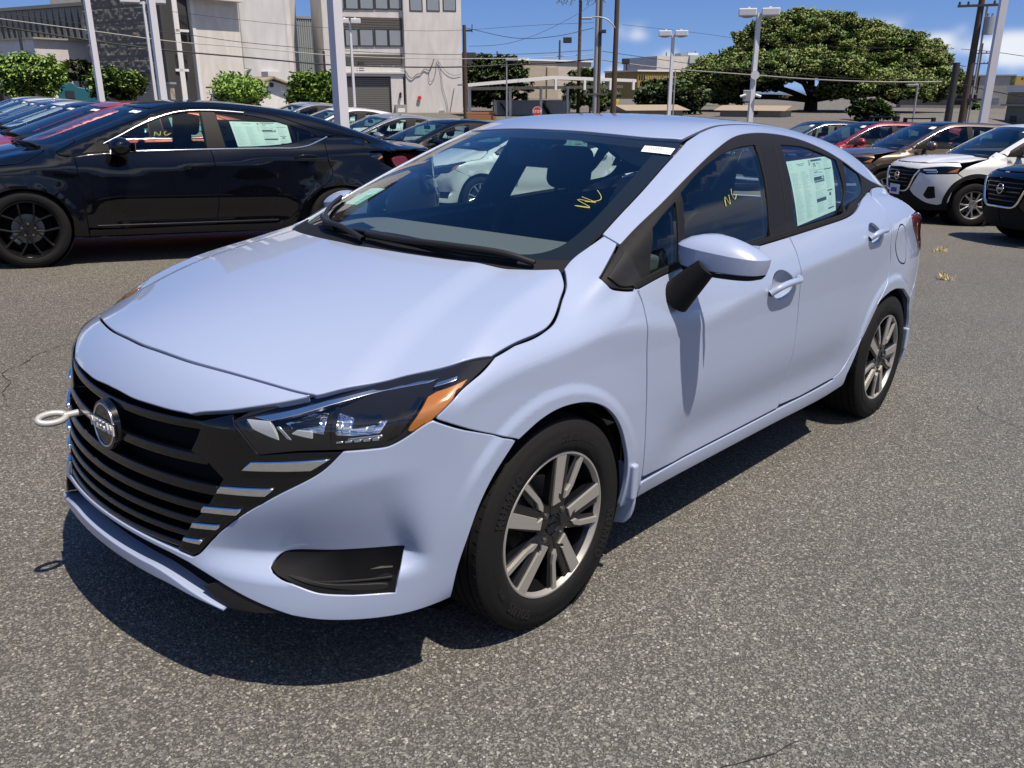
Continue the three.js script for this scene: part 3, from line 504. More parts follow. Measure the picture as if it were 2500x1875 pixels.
// the sedan: full = the pale one in front; else the plainer build for the others in the lot
function buildSedan(g, o) {
  const { F, G, U } = SH, full = !!o.full, q = full ? 1 : 2.2, P = o.paint, sc = o.scale || [1, 1, 1];
  const fin = geo => { if (o.scale) { geo = geo.clone(); if (o.tail) { const p = geo.attributes.position; for (let i = 0; i < p.count; i++) { const z = p.getZ(i); if (z < -2.75) p.setZ(i, z - (-2.75 - z) * o.tail); } } geo.scale(...sc); } return geo; };
  const add = (n, geo, m, parent = g) => mesh(n, fin(geo), m, parent);
  const both = (n, geo, m, parent = g) => [add(n, geo, m, parent), add(n, mirrorGeo(geo), m, parent)];
  const one = (n, geo, m, parent = g) => add(n, join(geo, mirrorGeo(geo)), m, parent);
  const pn = (pts, opt) => panel(opt.F || U, pts, { res: .022 * q, gap: .002, ...opt, res: (opt.res || .022) * q });
  const sportier = o.style === 'b';
  // hood, one panel across
  const hoodL = [[0, .742, 1], [.052, .740], [.215, .724], [.364, .688], [.53, .631], [.586, .604, 1], [.688, .441], [.778, .329], [.812, .238, 1], [.806, .138], [.803, .05], [.797, .003], [.781, -.044], [.746, -.110], [.719, -.160], [.690, -.185], [.660, -.205, 1], [.60, -.150], [.45, -.062], [.25, -.008], [0, .018, 1]];
  const mir2 = pts => [...pts, ...pts.slice(1, -1).reverse().map(p => [-p[0], ...p.slice(1)])];
  add('hood', pn(mir2(hoodL), { F, proj: 'top', res: full ? .016 : .024, gap: .0018 }), P);
  // painted panel between grille and hood
  const noseL = [[0, .838, 1], [.107, .836], [.174, .829], [.261, .815], [.337, .797, 1], [.448, .741], [.533, .674], [.582, .608, 1], [.53, .633], [.364, .690], [.215, .726], [.052, .742], [0, .744, 1]];
  add('front_panel', pn(mir2(noseL), { F, proj: 'top', res: .02, gap: .001, rd: .004, lip: .02 }), P);
  // front bumper cover, left half on an oblique projection and its mirror image, one mesh
  const grilleEdge = [[.707, .671, .597], [.661, .620, .650], [.579, .553, .724], [.510, .496, .772], [.447, .435, .806], [.389, .369, .834], [.371, .358, .843]];
  const uv = PR.obl.uv, c3 = (p, corner) => [...uv(p), ...(corner ? [1] : [])];
  const zf = (x, y) => SH.Zf(x, y);
  const low = [-.0045, .05, .1, .15, .2, .25, .3].map(x => [x, .368 - .06 * x * x, zf(x, .365)]).reverse();
  const bumperL = [
    c3([.690, .668, .610], 1), ...grilleEdge.slice(1).map((p, i) => c3(p, i === 5)), ...low.map((p, i) => c3(p, i === low.length - 1)),
    c3([-.0045, .354, zf(0, .354)], 1), c3([.1, .353, zf(.1, .353)]), c3([.2, .351, zf(.2, .351)]), c3([.30, .347, zf(.3, .347)]), c3([.36, .340, zf(.36, .34)], 1), c3([.428, .324, .83]), c3([.537, .290, .791]), c3([.633, .258, .734], 1), c3([.687, .246, .681]), c3([.780, .236, .543]), c3([.838, .244, .40], 1),
    c3([.848, .336, .385]), c3([.862, .416, .364]), c3([.868, .495, .330]), c3([.870, .558, .284]), c3([.870, .634, .200], 1), c3([.852, .693, .350]), c3([.818, .735, .445], 1), c3([.807, .725, .463]), c3([.781, .694, .505]), c3([.761, .678, .533]), c3([.730, .672, .570], 1)];
  const fogHole = [[.575, .362, .753], [.600, .390, .733], [.700, .396, .645], [.790, .398, .522], [.783, .303, .540], [.675, .318, .683], [.633, .336, .718], [.590, .352, .745]].map((p, i) => c3(p, i === 3 || i === 4));
  one('front_bumper', pn(bumperL, { F, proj: 'obl', res: full ? .011 : .02, step: .014, holes: full || o.fog ? [fogHole] : [], gap: .0015, lip: .016 }), P);
  // fog-lamp recess: a bezel that falls back into a black pocket
  const fogP = panel(inner(F, .03), fogHole, { proj: 'obl', res: .03 * q, lip: 0 });
  both('fog_recess', join(fogP, panel(inner(F, .004), fogHole, { proj: 'obl', res: .2, lip: .03, rd: .001, raw: 0, gap: -.002 })), M.plastic);
  if (full) for (const [y0, y1] of [[.372, .378], [.352, .358], [.332, .338]]) both('fog_slat', panel(inner(F, .022), [[.612, y0, .72], [.775, y0 + .003, .54], [.776, y1 + .003, .54], [.612, y1, .72]].map(p => c3(p, 1)), { proj: 'obl', res: .03, lip: .012, rd: .0015 }), M.satin);
  if (full) both('fog_trim', panel(inner(F, .012), [[.600, .352, .745], [.640, .340, .715], [.68, .327, .68], [.772, .313, .553], [.775, .322, .551], [.685, .336, .677], [.645, .349, .712]].map(p => c3(p)), { proj: 'obl', res: .02, lip: .01, rd: .002 }), M.satin);
  // fenders
  const fender = [...run([[.445, .738], [.381, .789], [.283, .829], [.232, .851]], [[.154, .866], [.08, .872], [.03, .880], [-.02, .892], [-.06, .909], [-.112, .938], [-.162, .966], [-.190, .988], [-.212, 1.006]].slice(0)), C([-.411, 1.086]), C([-.413, 1.06]), C([-.269, .98]), [-.280, .956], [-.325, .944], C([-.37, .941]), ...run(L.frontGap), C([-.432, .25]), ...run(L.frontArch.slice(0, -5)).slice(0), C([.200, .634]), [.35, .694]];
  const fenderD = fender;
  both('fender', pn(fenderD, { proj: 'side', res: full ? .0095 : .02, step: .014 }), P);
  // doors
  const fDoor = [...run(L.frontGap.slice().reverse()), ...run(L.belt.slice(0, 4)), ...run(L.midGap), C([-1.44, .322]), C([-.64, .318])];
  const rDoor = [...run(L.midGap.slice().reverse()), ...run([...L.belt.slice(3, 9)]), ...run(L.rearGap), C([-1.66, .322])];
  const cupF = full ? [[[-1.225, .850], [-1.25, .886], [-1.30, .900], [-1.36, .885], [-1.40, .850], [-1.385, .812], [-1.33, .794], [-1.27, .802]]] : [];
  const cupR = full ? [[[-2.195, .965], [-2.22, 1.000], [-2.265, 1.008], [-2.31, .990], [-2.34, .962], [-2.325, .930], [-2.28, .917], [-2.225, .930]]] : [];
  const fd = both('front_door', pn(fDoor, { holes: cupF, proj: 'side', res: full ? .014 : .022, step: .014 }), P), rd = both('rear_door', pn(rDoor, { holes: cupR, proj: 'side', res: full ? .014 : .022, step: .014 }), P);
  const handle = (zc, yc, dz, dy) => {            // a bar that arches over its cup
    const pts = [[-.10, -.016 - dy], [-.075, -.006], [-.03, .004], [.03, .006], [.075, .004], [.10, .002 + dy * .3]].map(([z, y]) => [zc - z * dz, yc + y]);
    const sh = pts.map(([z, y]) => { const h = hit(U, PR.side.ray(z, y)); return [h[0], y, z]; });
    const lift = [.004, .026, .034, .034, .028, .010]; return xf(tube(sh.map((p, i) => [p[0] + lift[i], p[1], p[2]]), .013, 30, 12), {});
  };
  const hF = full ? handle(-1.315, .855, 1.15, .012) : handle(-1.32, .862, .95, .0), hR = full ? handle(-2.275, .972, .92, .008) : handle(-2.28, .955, .95, .0);
  fd.forEach((d, i) => add('door_handle', i ? mirrorGeo(hF) : hF, P, d)); rd.forEach((d, i) => add('door_handle', i ? mirrorGeo(hR) : hR, P, d));
  if (full) {
    const bowl = c => { const cx = c[0].reduce((s, p) => s + p[0], 0) / c[0].length, cy = c[0].reduce((s, p) => s + p[1], 0) / c[0].length; const Fb = (x, y, z) => { const d = Math.hypot((z - cx) / .092, (y - cy) / .056); return F(x, y, z) + .034 * Math.max(0, 1 - d * d * .98); }; return panel(Fb, c[0], { proj: 'side', res: .008, lip: 0, gap: -.0015 }); };
    fd.forEach((d, i) => { const b = bowl(cupF); add('handle_cup', i ? mirrorGeo(b) : b, P, d); }); rd.forEach((d, i) => { const b = bowl(cupR); add('handle_cup', i ? mirrorGeo(b) : b, P, d); });
  }
  // sill under the doors, body side above them, rear quarter
  both('sill', pn([C([-.434, .312]), ...run([[-.64, .313], [-1.44, .316], [-2.0, .320], [-2.09, .338], [-2.145, .366]]), C([-2.185, .395]), C([-2.163, .315]), C([-2.15, .262]), [-1.99, .246], [-1.4, .252], C([-.434, .252])], { F, proj: 'side', lip: .03 }), P);
  const upper = [[-.413, 1.060], [-.507, 1.103], [-.666, 1.170], [-.826, 1.234], [-.96, 1.283], [-1.126, 1.335], [-1.281, 1.371], [-1.384, 1.384], [-1.587, 1.390], [-1.854, 1.372], [-2.036, 1.337], [-2.225, 1.279], [-2.372, 1.226], [-2.527, 1.184], [-2.70, 1.155], [-2.864, 1.132]];
  const onSide = ([z, y]) => hit(G, PR.side.ray(z, y)).slice(0, 3);
  const dU = upper.map(p => PR.diag.uv(onSide(p))), wsE = [[.656, 1.086, -.411], [.642, 1.132, -.511], [.622, 1.197, -.658], [.592, 1.272, -.830], [.569, 1.323, -.955], [.552, 1.355, -1.035]].map(p => PR.diag.uv(p));
  const topAt = (x, z) => { const h = hit(G, PR.top.ray(x, z)); return PR.diag.uv(h); };
  const ditch = [[.546, -1.136], [.544, -1.246], [.541, -1.389], [.536, -1.6], [.532, -1.9], [.530, -2.2], [.528, -2.5], [.53, -2.75], [.545, -3.0]].map(p => topAt(...p));
  both('body_side', pn([...run(wsE), ...run(ditch), C(PR.diag.uv(hit(U, PR.top.ray(.60, -3.12)))), C(PR.diag.uv(hit(U, PR.top.ray(.70, -2.98)))), ...run(dU.slice().reverse())], { F: U, proj: 'diag', res: .024 }), P);
  const fuel = [[-2.573, .905], [-2.615, .965], [-2.69, .966], [-2.74, .90], [-2.755, .80], [-2.74, .785], [-2.66, .80], [-2.59, .86]];
  const quarter = [...run(L.rearGap), C([-2.10, .30]), C([-2.155, .262]), ...run(L.rearArch.slice(1, -4)), C([-2.90, .575]), C([-3.05, .635]), C([-3.16, .80]), [-3.06, .838], [-2.951, .915], [-2.880, .966], C([-2.885, 1.004]), [-3.0, 1.008], C([-3.12, 1.004]), C([-3.10, 1.036]), [-3.0, 1.062], C([-2.90, 1.085]), C([-2.864, 1.132]), [-2.70, 1.145], C([-2.594, 1.146])];
  const qp = both('rear_quarter', pn(quarter, { proj: 'side', res: full ? .012 : .022, step: .014 }), P);
  if (full) qp.slice(0, 1).forEach(d => add('fuel_gap', panel(U, fuel.map(([z, y]) => [z + (z + 2.66) * .07, y + (y - .875) * .07]), { proj: 'side', res: .012, off: .0006, lip: 0 }), M.matte, d)); if (full) qp.slice(0, 1).forEach(d => add('fuel_flap', panel((x, y, z) => U(x, y, z), fuel.map((p, i) => p), { proj: 'side', res: .012, off: .0016, rd: .0016, lip: .004 }), P, d));
  // roof, rear end
  const roofL = [[0, -.892, 1], [.062, -.893], [.285, -.922], [.424, -.968], [.535, -1.040, 1], [.539, -1.136], [.537, -1.246], [.534, -1.389], [.529, -1.6], [.525, -1.9], [.523, -2.2], [.520, -2.48, 1], [.3, -2.56], [0, -2.58, 1]];
  add('roof', pn(mir2(roofL), { F: G, proj: 'top', res: .03, gap: .003, lip: .012 }), P);
  add('rear_glass', pn(mir2([[0, -2.59, 1], [.3, -2.57], [.515, -2.50, 1], [.52, -2.75], [.50, -2.98, 1], [.3, -3.06], [0, -3.09, 1]]), { F: inner(G, .004), proj: 'top', res: .04, lip: 0 }), M.sideGlass);
  add('trunk_lid', pn(mir2([[0, -3.10, 1], [.3, -3.07], [.56, -2.99, 1], [.68, -3.02], [.665, -3.25, 1], [.5, -3.47], [0, -3.56, 1]]), { F: U, proj: 'top', res: .035 }), P);
  add('trunk_face', pn([[-.66, .99, 1], [.66, .99, 1], [.60, .72, 1], [-.60, .72, 1]], { F, proj: 'rear', res: .04 }), P);
  const rb = [[.82, .622, -3.05], [.835, .60, -2.96], [.84, .53, -2.96], [.842, .40, -2.99], [.83, .24, -2.99]];
  const orv = PR.oblr.uv, cr3 = (p, c) => [...orv(p), ...(c ? [1] : [])];
  const zr = y => { const h = hit(F, PR.rear.ray(0, y)); return h[2]; };
  one('rear_bumper', pn([cr3([.80, .80, -3.17], 1), ...rb.map((p, i) => cr3(p, i === 0 || i === 4)), cr3([0, .22, zr(.22)], 1), cr3([0, .45, zr(.45)]), cr3([0, .71, zr(.71)], 1), cr3([.60, .71, -3.42], 1)], { F, proj: 'oblr', res: .035 }), P);
  const lampPts = [[-2.889, 1.002], [-2.95, 1.005], [-3.125, 1.0], [-3.20, .97], [-3.215, .85], [-3.18, .80], [-3.06, .842], [-2.955, .918], [-2.884, .968]];
  both('tail_lamp', join(panel(F, sportier ? [[-3.06, .93], [-3.18, .95], [-3.2, .86], [-3.10, .84]] : lampPts, { proj: 'side', res: .02 * q, off: .004, rd: .003 })), M.tailRed);
  // glass and the black frames round it
  const gl = sportier ? {
    front: [[-.60, 1.005, 1], [-.72, 1.085], [-.90, 1.192], [-1.06, 1.268], [-1.2, 1.315], [-1.33, 1.334], [-1.42, 1.340, 1], [-1.42, 1.02, 1], [-1.0, 1.005]],
    rear: [[-1.555, 1.338, 1], [-1.80, 1.325], [-2.0, 1.292], [-2.17, 1.245, 1], [-2.215, 1.045, 1], [-1.9, 1.035], [-1.60, 1.025, 1]],
    quarter: [[-2.20, 1.237, 1], [-2.36, 1.18], [-2.46, 1.128, 1], [-2.36, 1.085], [-2.25, 1.047, 1]],
  } : {
    vent: [[-.560, 1.100, 1], [-.640, 1.137], [-.722, 1.170, 1], [-.655, .985, 1], [-.475, .970, 1]],
    front: [[-.775, 1.196, 1], [-.936, 1.260], [-1.117, 1.310], [-1.277, 1.336], [-1.420, 1.345, 1], [-1.398, 1.244], [-1.344, 1.096], [-1.316, 1.020, 1], [-1.188, 1.012], [-.695, .992, 1]],
    rear: [[-1.658, 1.345, 1], [-1.863, 1.337], [-2.001, 1.316], [-2.165, 1.279, 1], [-2.145, 1.148], [-2.027, 1.066, 1], [-1.784, 1.048], [-1.545, 1.032, 1], [-1.596, 1.171], [-1.617, 1.266]],
    quarter: [[-2.240, 1.272, 1], [-2.350, 1.238], [-2.405, 1.195], [-2.378, 1.138], [-2.165, 1.097], [-2.055, 1.069, 1], [-2.192, 1.172]],
  };
  if (!sportier) { gl.front[9] = [-.700, .996, 1]; gl.front.splice(10, 0); }
  const holes = Object.values(gl);
  const sash = [...run(upper.slice(0, 15)), C([-2.864, 1.134]), C([-2.594, 1.148]), ...run(L.belt.slice().reverse().slice(1)), [-.325, .946], [-.280, .958], C([-.269, .98])];
  if (sportier) { // painted frames with a bright line; black pillars
    const cut = sash; both('window_frame', pn(cut, { F: inner(G, .003), proj: 'side', holes, res: .022, lip: .012 }), o.frame || P);
    both('pillar_cover', pn([[-1.428, 1.345, 1], [-1.548, 1.345, 1], [-1.592, 1.022, 1], [-1.428, 1.016, 1]], { F: G, proj: 'side', off: .002 }), M.trim);
    const line = (pts, m) => { const t = tube(pts.map(([z, y]) => { const h = hit(U, PR.side.ray(z, y)); return [h[0] + .002, y, z]; }), .0085, 70, 8); both('bright_trim', t, m); };
    line([[-.66, .985], [-1.0, .994], [-1.5, 1.012], [-2.0, 1.024], [-2.20, 1.030], [-2.32, 1.052], [-2.44, 1.098], [-2.53, 1.135]], M.chrome);
    both('bright_trim', tube([[-.50, .345], [-1.2, .342], [-2.0, .344]].map(([z, y]) => { const h = hit(U, PR.side.ray(z, y)); return [h[0] + .002, y, z]; }), .010, 40, 8), M.piano);
    line([[-.62, 1.050], [-.76, 1.125], [-.92, 1.215], [-1.08, 1.286], [-1.22, 1.331], [-1.36, 1.352], [-1.55, 1.357], [-1.8, 1.345]], M.satinChrome);
    both('mirror_sail', pn([[-.55, 1.05, 1], [-.62, 1.085, 1], [-.70, .985, 1], [-.44, .962, 1]], { F: U, proj: 'side', off: .003 }), M.trim);
  } else {
    const sashS = both('window_frame', pn(sash, { F: inner(U, .0035), proj: 'side', holes, res: .02, lip: .012, gap: .001, rd: .0015 }), M.trim);
    // proud sealing strip along the belt, and seams that part the frame between the doors
    both('belt_strip', pn([...run(L.belt.slice(0, 7)), ...run(off(L.belt.slice(0, 7), 0, .020).reverse())], { F: inner(U, 0), proj: 'side', off: .004, res: .02, rd: .004, lip: .01, gap: 0 }), M.plastic);
    both('pillar_cover', pn([[-1.43, 1.352, 1], [-1.575, 1.352, 1], [-1.448, 1.022, 1], [-1.322, 1.018, 1]].map(p => p), { F: G, proj: 'side', off: -.001, gap: .004, rd: .0015 }), M.trim);
    both('pillar_cover', pn([[-1.585, 1.352, 1], [-1.648, 1.352, 1], [-1.60, 1.20], [-1.535, 1.030, 1], [-1.456, 1.022, 1]], { F: G, proj: 'side', off: -.001, gap: .003, rd: .0015 }), M.trim);
    both('mirror_sail', pn([[-.285, .984, 1], [-.408, 1.052, 1], [-.418, .956, 1], [-.37, .950], [-.32, .955]], { F: U, proj: 'side', off: .003, gap: .001 }), M.satin);
  }
  for (const [k, h] of Object.entries(gl)) both('side_window', panel(inner(G, .008), h, { proj: 'side', res: .05 * q, lip: 0, gap: -.006 }), M.sideGlass);
  const wsL = [[0, .03, 1], [.25, .0], [.45, -.055], [.60, -.145], [.668, -.235, 1], [.655, -.345], [.650, -.411], [.636, -.511], [.616, -.658], [.586, -.830], [.563, -.955], [.540, -1.03, 1], [.424, -.958], [.285, -.912], [.062, -.884], [0, -.883, 1]];
  add('windshield', panel(inner(G, .004), mir2(wsL), { proj: 'top', res: .045, lip: 0 }), M.glass);
  const frIn = [[0, -.085, 1], [.25, -.105], [.42, -.15], [.54, -.215], [.585, -.29], [.592, -.40], [.575, -.55], [.545, -.72], [.515, -.86], [.497, -.925], [.40, -.885], [.25, -.845], [.06, -.815], [0, -.814, 1]];
  add('windshield_border', panel(inner(G, .009), mir2(wsL), { proj: 'top', res: .05, lip: 0, holes: [mir2(frIn)] }), M.frit);
  // cowl and wipers
  add('cowl', panel((x, y, z) => smin(F(x, y, z) + .018, G(x, y, z) + .001, .02), mir2([[0, .045, 1], [.25, .018], [.45, -.036], [.60, -.125], [.672, -.20, 1], [.665, -.27, 1], [.60, -.215], [.45, -.135], [.25, -.085], [0, -.065, 1]]), { proj: 'top', res: .02 * q, lip: 0 }), M.plastic);
  const wip = (x0, z0, x1, z1, lift) => { const pts = []; for (let i = 0; i <= 10; i++) { const t = i / 10, x = x0 + (x1 - x0) * t, z = z0 + (z1 - z0) * t - .02 * Math.sin(Math.PI * t); const h = hit(U, PR.top.ray(x, z)); pts.push([x, h[1] + lift, z]); } return pts; };
  if (full || o.wipers) {
    const path3 = (pts, lift) => pts.map(([x, z], i) => { const h = hit(U, PR.top.ray(x, z)); return [x, h[1] + (Array.isArray(lift) ? lift[i] : lift), z]; });
    const blade = (pts, lift, w) => { const c = path3(pts, lift); return join(tube(c, w, 40, 6), tube(c.map(p => [p[0], p[1] - .010, p[2]]), .0035, 40, 5)); };
    add('wiper', join(blade([[.545, -.150], [.40, -.075], [.20, -.045], [.0, -.035], [-.18, -.050], [-.30, -.075]], .012, .0075), tube(path3([[.60, -.165], [.52, -.122], [.36, -.052], [.16, -.010], [.02, -.010]], [.010, .028, .030, .026, .022]), .010, 30, 8)), M.satin);
    add('wiper', join(blade([[-.20, -.045], [-.33, -.115], [-.44, -.19], [-.535, -.29], [-.585, -.37]], .014, .0075), tube(path3([[.02, .005], [-.12, -.022], [-.25, -.055], [-.36, -.115]], [.010, .026, .028, .024]), .010, 30, 8)), M.satin);
  }
  // headlights: lens over a dark bowl, a light blade, an amber reflector, two bright reflector cups
  const lampL = [[.460, .716, .751], [.530, .646, .733], [.609, .664, .682], [.708, .673, .596], [.761, .680, .533], [.781, .697, .505], [.807, .728, .463], [.829, .786, .384], [.822, .828, .285], [.814, .846, .236], [.788, .842, .318], [.688, .806, .441], [.597, .776, .593], [.485, .736, .724]];
  const lampA = lampL.map((p, i) => c3(p, [0, 1, 9, 12].includes(i)));
  both('headlight', join(panel(inner(F, .055), lampA, { proj: 'obl', res: .03 * q, lip: 0, gap: -.01 }), panel(inner(F, .006), lampA, { proj: 'obl', res: .4, lip: .06, rd: .001, gap: -.002 })), M.matte).forEach((hl, side) => {
    const put = (n, geo, m) => add(n, side ? mirrorGeo(geo) : geo, m, hl);
    const P3 = (pts, d, m, n, r = .012, lip = .01) => put(n, panel(inner(F, d), pts.map((p, i) => c3(p, 1)), { proj: 'obl', res: r * q, lip, rd: .0015 }), m);
    P3([[.488, .722, .739], [.542, .724, .708], [.577, .671, .703], [.540, .664, .726]], .014, M.drl, 'light_blade');
    P3([[.500, .728, .725], [.614, .766, .595], [.727, .801, .426], [.768, .811, .375], [.764, .801, .41], [.639, .757, .613], [.542, .724, .708]], .014, M.satinChrome, 'light_blade');
    P3([[.770, .806, .385], [.814, .832, .290], [.823, .826, .289], [.778, .795, .410]], .012, M.satinChrome, 'light_blade');
    P3([[.786, .712, .496], [.789, .782, .434], [.797, .792, .413], [.822, .813, .333], [.831, .790, .374], [.821, .744, .436], [.802, .711, .472], [.790, .709, .491]], .008, M.amber, 'amber_reflector');
    if (full) {
      P3([[.462, .713, .749], [.487, .722, .738], [.531, .666, .727], [.529, .650, .732]], .010, M.piano, 'bezel');
      P3([[.775, .700, .512], [.784, .780, .440], [.770, .778, .450], [.756, .690, .535]], .012, M.piano, 'bezel');
      P3([[.556, .712, .690], [.640, .747, .614], [.650, .690, .640], [.600, .674, .684]], .040, M.facetChrome, 'reflector_cup', .006);
      P3([[.655, .750, .600], [.735, .775, .468], [.742, .700, .545], [.665, .684, .622]], .040, M.facetChrome, 'reflector_cup', .006);
      P3([[.690, .735, .578], [.728, .748, .515], [.730, .722, .535], [.694, .712, .590]], .034, M.piano, 'reflector_cup', .008, .02);
      P3([[.575, .716, .676], [.628, .733, .628], [.632, .716, .635], [.585, .702, .680]], .034, M.piano, 'reflector_cup', .008, .02);
      for (let i = 0; i < 5; i++) { const t = i / 5; P3([[.672 + .065 * t, .6845 + .012 * t, .618 - .085 * t], [.683 + .065 * t, .6865 + .012 * t, .604 - .085 * t], [.684 + .065 * t, .681 + .008 * t, .606 - .085 * t], [.673 + .065 * t, .679 + .008 * t, .620 - .085 * t]], .020, M.satinChrome, 'bezel', .01, .004); }
      P3([[.690, .690, .60], [.745, .700, .535], [.748, .684, .545], [.695, .679, .598]], .030, M.satinChrome, 'reflector_cup');
      P3([[.548, .712, .695], [.556, .713, .690], [.605, .672, .684], [.597, .670, .690]], .020, M.satinChrome, 'bezel');
      P3([[.648, .752, .602], [.656, .752, .594], [.668, .678, .618], [.660, .678, .625]], .025, M.piano, 'bezel');
      P3([[.585, .690, .690], [.60, .705, .676], [.628, .703, .655], [.632, .685, .655], [.610, .674, .675]], .030, M.drl, 'lamp_bulb', .008, .02);
    }
    put('headlight_lens', panel(inner(F, .002), lampA, { proj: 'obl', res: .02 * q, lip: 0 }), M.lens);
  });
  // grille: a dark hollow, a gloss frame, horizontal bars, bright strips at its corners, round badge
  const gOut = [c3([0, .700, zf(0, .70)], 1), c3([.174, .70, .83]), c3([.337, .703, .80], 1), c3([.448, .736, .743]), c3([.462, .713, .749], 1), c3([.529, .648, .733], 1), c3([.609, .664, .682]), c3([.700, .671, .606], 1), ...grilleEdge.slice(1).map((p, i) => c3(p, i === 5)), ...low.map((p, i) => c3(p, i === low.length - 1))];
  one('grille_hollow', panel(inner(F, .055), gOut, { proj: 'obl', res: .05 * q, lip: 0, gap: -.012 }), M.matte);
  const bez = [[.376, .706, .785], [.448, .733, .743], [.462, .711, .749], [.529, .646, .733], [.609, .661, .682], [.698, .668, .604], [.661, .618, .650], [.579, .551, .724], [.510, .494, .772], [.447, .433, .806], [.389, .368, .834], [.371, .360, .841], [.318, .365, .854], [.340, .405, .843], [.367, .451, .830], [.402, .485, .815], [.444, .572, .785], [.389, .610, .797], [.342, .621, .809], [.360, .655, .799]];
  one('grille_frame', pn(bez.map((p, i) => c3(p, ![6, 7, 8, 9].includes(i))), { F: inner(F, .003), proj: 'obl', res: .02, lip: .03, rd: .002 }), M.piano);
  const bar = (y0, y1, x1, d, k, t) => { const up = [], dn = []; for (let i = 0; i <= 12; i++) { const x = -x1 + 2 * x1 * i / 12, e = k * (x / x1) ** 2; up.push([x, y1 + e, ...(i % 12 ? [] : [1])]); dn.push([x, y0 + e, ...(i % 12 ? [] : [1])]); } return pn([...dn, ...up.reverse()], { F: inner(F, d), proj: 'front', res: .02, lip: t, rd: .004, gap: 0 }); };
  add('grille_bar', bar(.668, .690, .40, .006, .014, .03), M.piano);
  add('grille_bar', bar(.588, .612, .40, .002, .010, .045), M.piano);
  for (const [a, b, x] of [[.520, .545, .43], [.474, .494, .41], [.434, .452, .38], [.398, .414, .36], [.366, .380, .33]]) add('grille_bar', bar(a, b, x, .004, .006, .04), M.piano);
  const bars = [[[.514, .628, .744], [.674, .651, .629], [.640, .619, .665], [.491, .602, .760]], [[.444, .557, .788], [.575, .571, .720], [.553, .547, .738], [.430, .536, .797]], [[.401, .498, .814], [.506, .508, .770], [.489, .488, .781], [.389, .479, .820]], [[.369, .449, .830], [.452, .455, .801], [.438, .439, .808], [.360, .433, .834]], [[.342, .405, .842], [.405, .408, .823], [.393, .393, .829], [.337, .394, .845]]];
  for (const b of bars) both('bright_strip', pn(b.map(p => c3(p, 1)), { F, proj: 'obl', off: .006, res: .03, rd: .004, lip: .014, gap: 0 }), M.chrome);
  const lipF = (x, y, z) => F(x, y, z) - .006;
  const strip = (y0, y1, x1, Fs, n, m, o2 = {}) => { const up = [], dn = []; for (let i = 0; i <= 16; i++) { const x = -x1 + 2 * x1 * i / 16; up.push([x, y1(Math.abs(x)), ...(i % 16 ? [] : [1])]); dn.push([x, y0(Math.abs(x)), ...(i % 16 ? [] : [1])]); } return add(n, pn([...dn, ...up.reverse()], { F: Fs, proj: 'front', res: .02, lip: .05, rd: .004, gap: 0, ...o2 }), m); };
  strip(x => .250, x => .350, .47, inner(F, .045), 'lower_intake', M.matte, { lip: 0 });
  both('bumper_corner', pn([[.40, .290, 1], [.455, .318, 1], [.537, .296], [.633, .262, 1], [.56, .252], [.484, .248, 1]], { F: inner(F, .005), proj: 'front', res: .02, lip: .04 }), M.satin);
  strip(x => .266 - .10 * Math.max(0, x - .30), x => .298 - .22 * Math.max(0, x - .27) , .485, lipF, 'front_lip', P);
  // underneath: pan and wheel housings, so that no light falls through the car
  const pan = []; pan.push(box(1.22, .03, 3.9, 0, .235, -1.45)); pan.push(box(.9, .03, .62, 0, .262, .46)); pan.push(box(1.56, .03, 1.75, 0, .25, -1.27)); pan.push(box(1.3, .55, .02, 0, .52, .42));
  for (const z of [0, -2.6]) for (const s of [-1, 1]) { const a = new THREE.CylinderGeometry(.352, .352, .28, 32, 1, true, Math.PI * .5 - .25, Math.PI + .5); a.rotateZ(Math.PI / 2); a.rotateX(0); const c = new THREE.CircleGeometry(.36, 32); c.rotateY(-s * Math.PI / 2); c.translate(-s * .13, 0, 0); const w = join(a, c); w.rotateX(z === 0 ? 0 : 0); w.translate(s * .70, .322, z + (z === 0 ? .025 : .0)); pan.push(w); }
  add('underbody', join(pan), M.matte);
  // door mirrors
  if (!o.noMirror) {
    const cap = sportier ? xf(new THREE.SphereGeometry(1, 28, 20), { s: [.11, .078, .085] }) : mirrorShell(false), foot = mirrorShell(true);
    const mp = sportier ? [.955, 1.035, -.72] : [.945, 1.028, -.640];
    cap.rotateY(-.16); cap.translate(...mp); foot.rotateY(-.16); foot.translate(...mp);
    const arm = sportier ? box(.10, .03, .07, .86, .975, -.70, .012) : (() => { const gA = new THREE.CylinderGeometry(.034, .056, .15, 20, 6); gA.scale(1, 1, .95); gA.rotateZ(-.72); gA.rotateY(.1); gA.translate(.877, .945, -.585); return gA; })();
    const glassM = box(.16, .075, .004, 0, 0, 0, .002); glassM.rotateY(.30); glassM.translate(mp[0] - .005, mp[1] - .004, mp[2] - .083);
    for (const s of [0, 1]) {
      const f = geo => (s ? mirrorGeo(geo) : geo), h = add('door_mirror', f(cap), P);
      if (!sportier) add('mirror_underside', f(foot), M.plastic, h); add('mirror_foot', f(arm), M.plastic, h); add('mirror_glass', f(glassM), M.chrome, h);
    }
  }
  // cabin
  const cab = []; cab.push(box(1.4, .02, 2.6, 0, .28, -1.55)); cab.push(box(1.34, .62, .02, 0, .60, -.30)); cab.push(box(1.3, .55, .02, 0, .62, -2.75));
  add('cabin_floor', join(cab), M.cabin);
  for (const z0 of [[-.42, -1.44], [-1.50, -2.45]]) both('door_card', panel((x, y, z) => x - Math.min(.775, SH.X(z, y) - .07), [[z0[0], .34, 1], [z0[0], .952 + (z0[0] < -1 ? .05 : 0), 1], [z0[1], 1.0 + (z0[0] < -1 ? .06 : 0), 1], [z0[1], .34, 1]], { proj: 'side', res: .12, lip: 0 }), M.cabin);
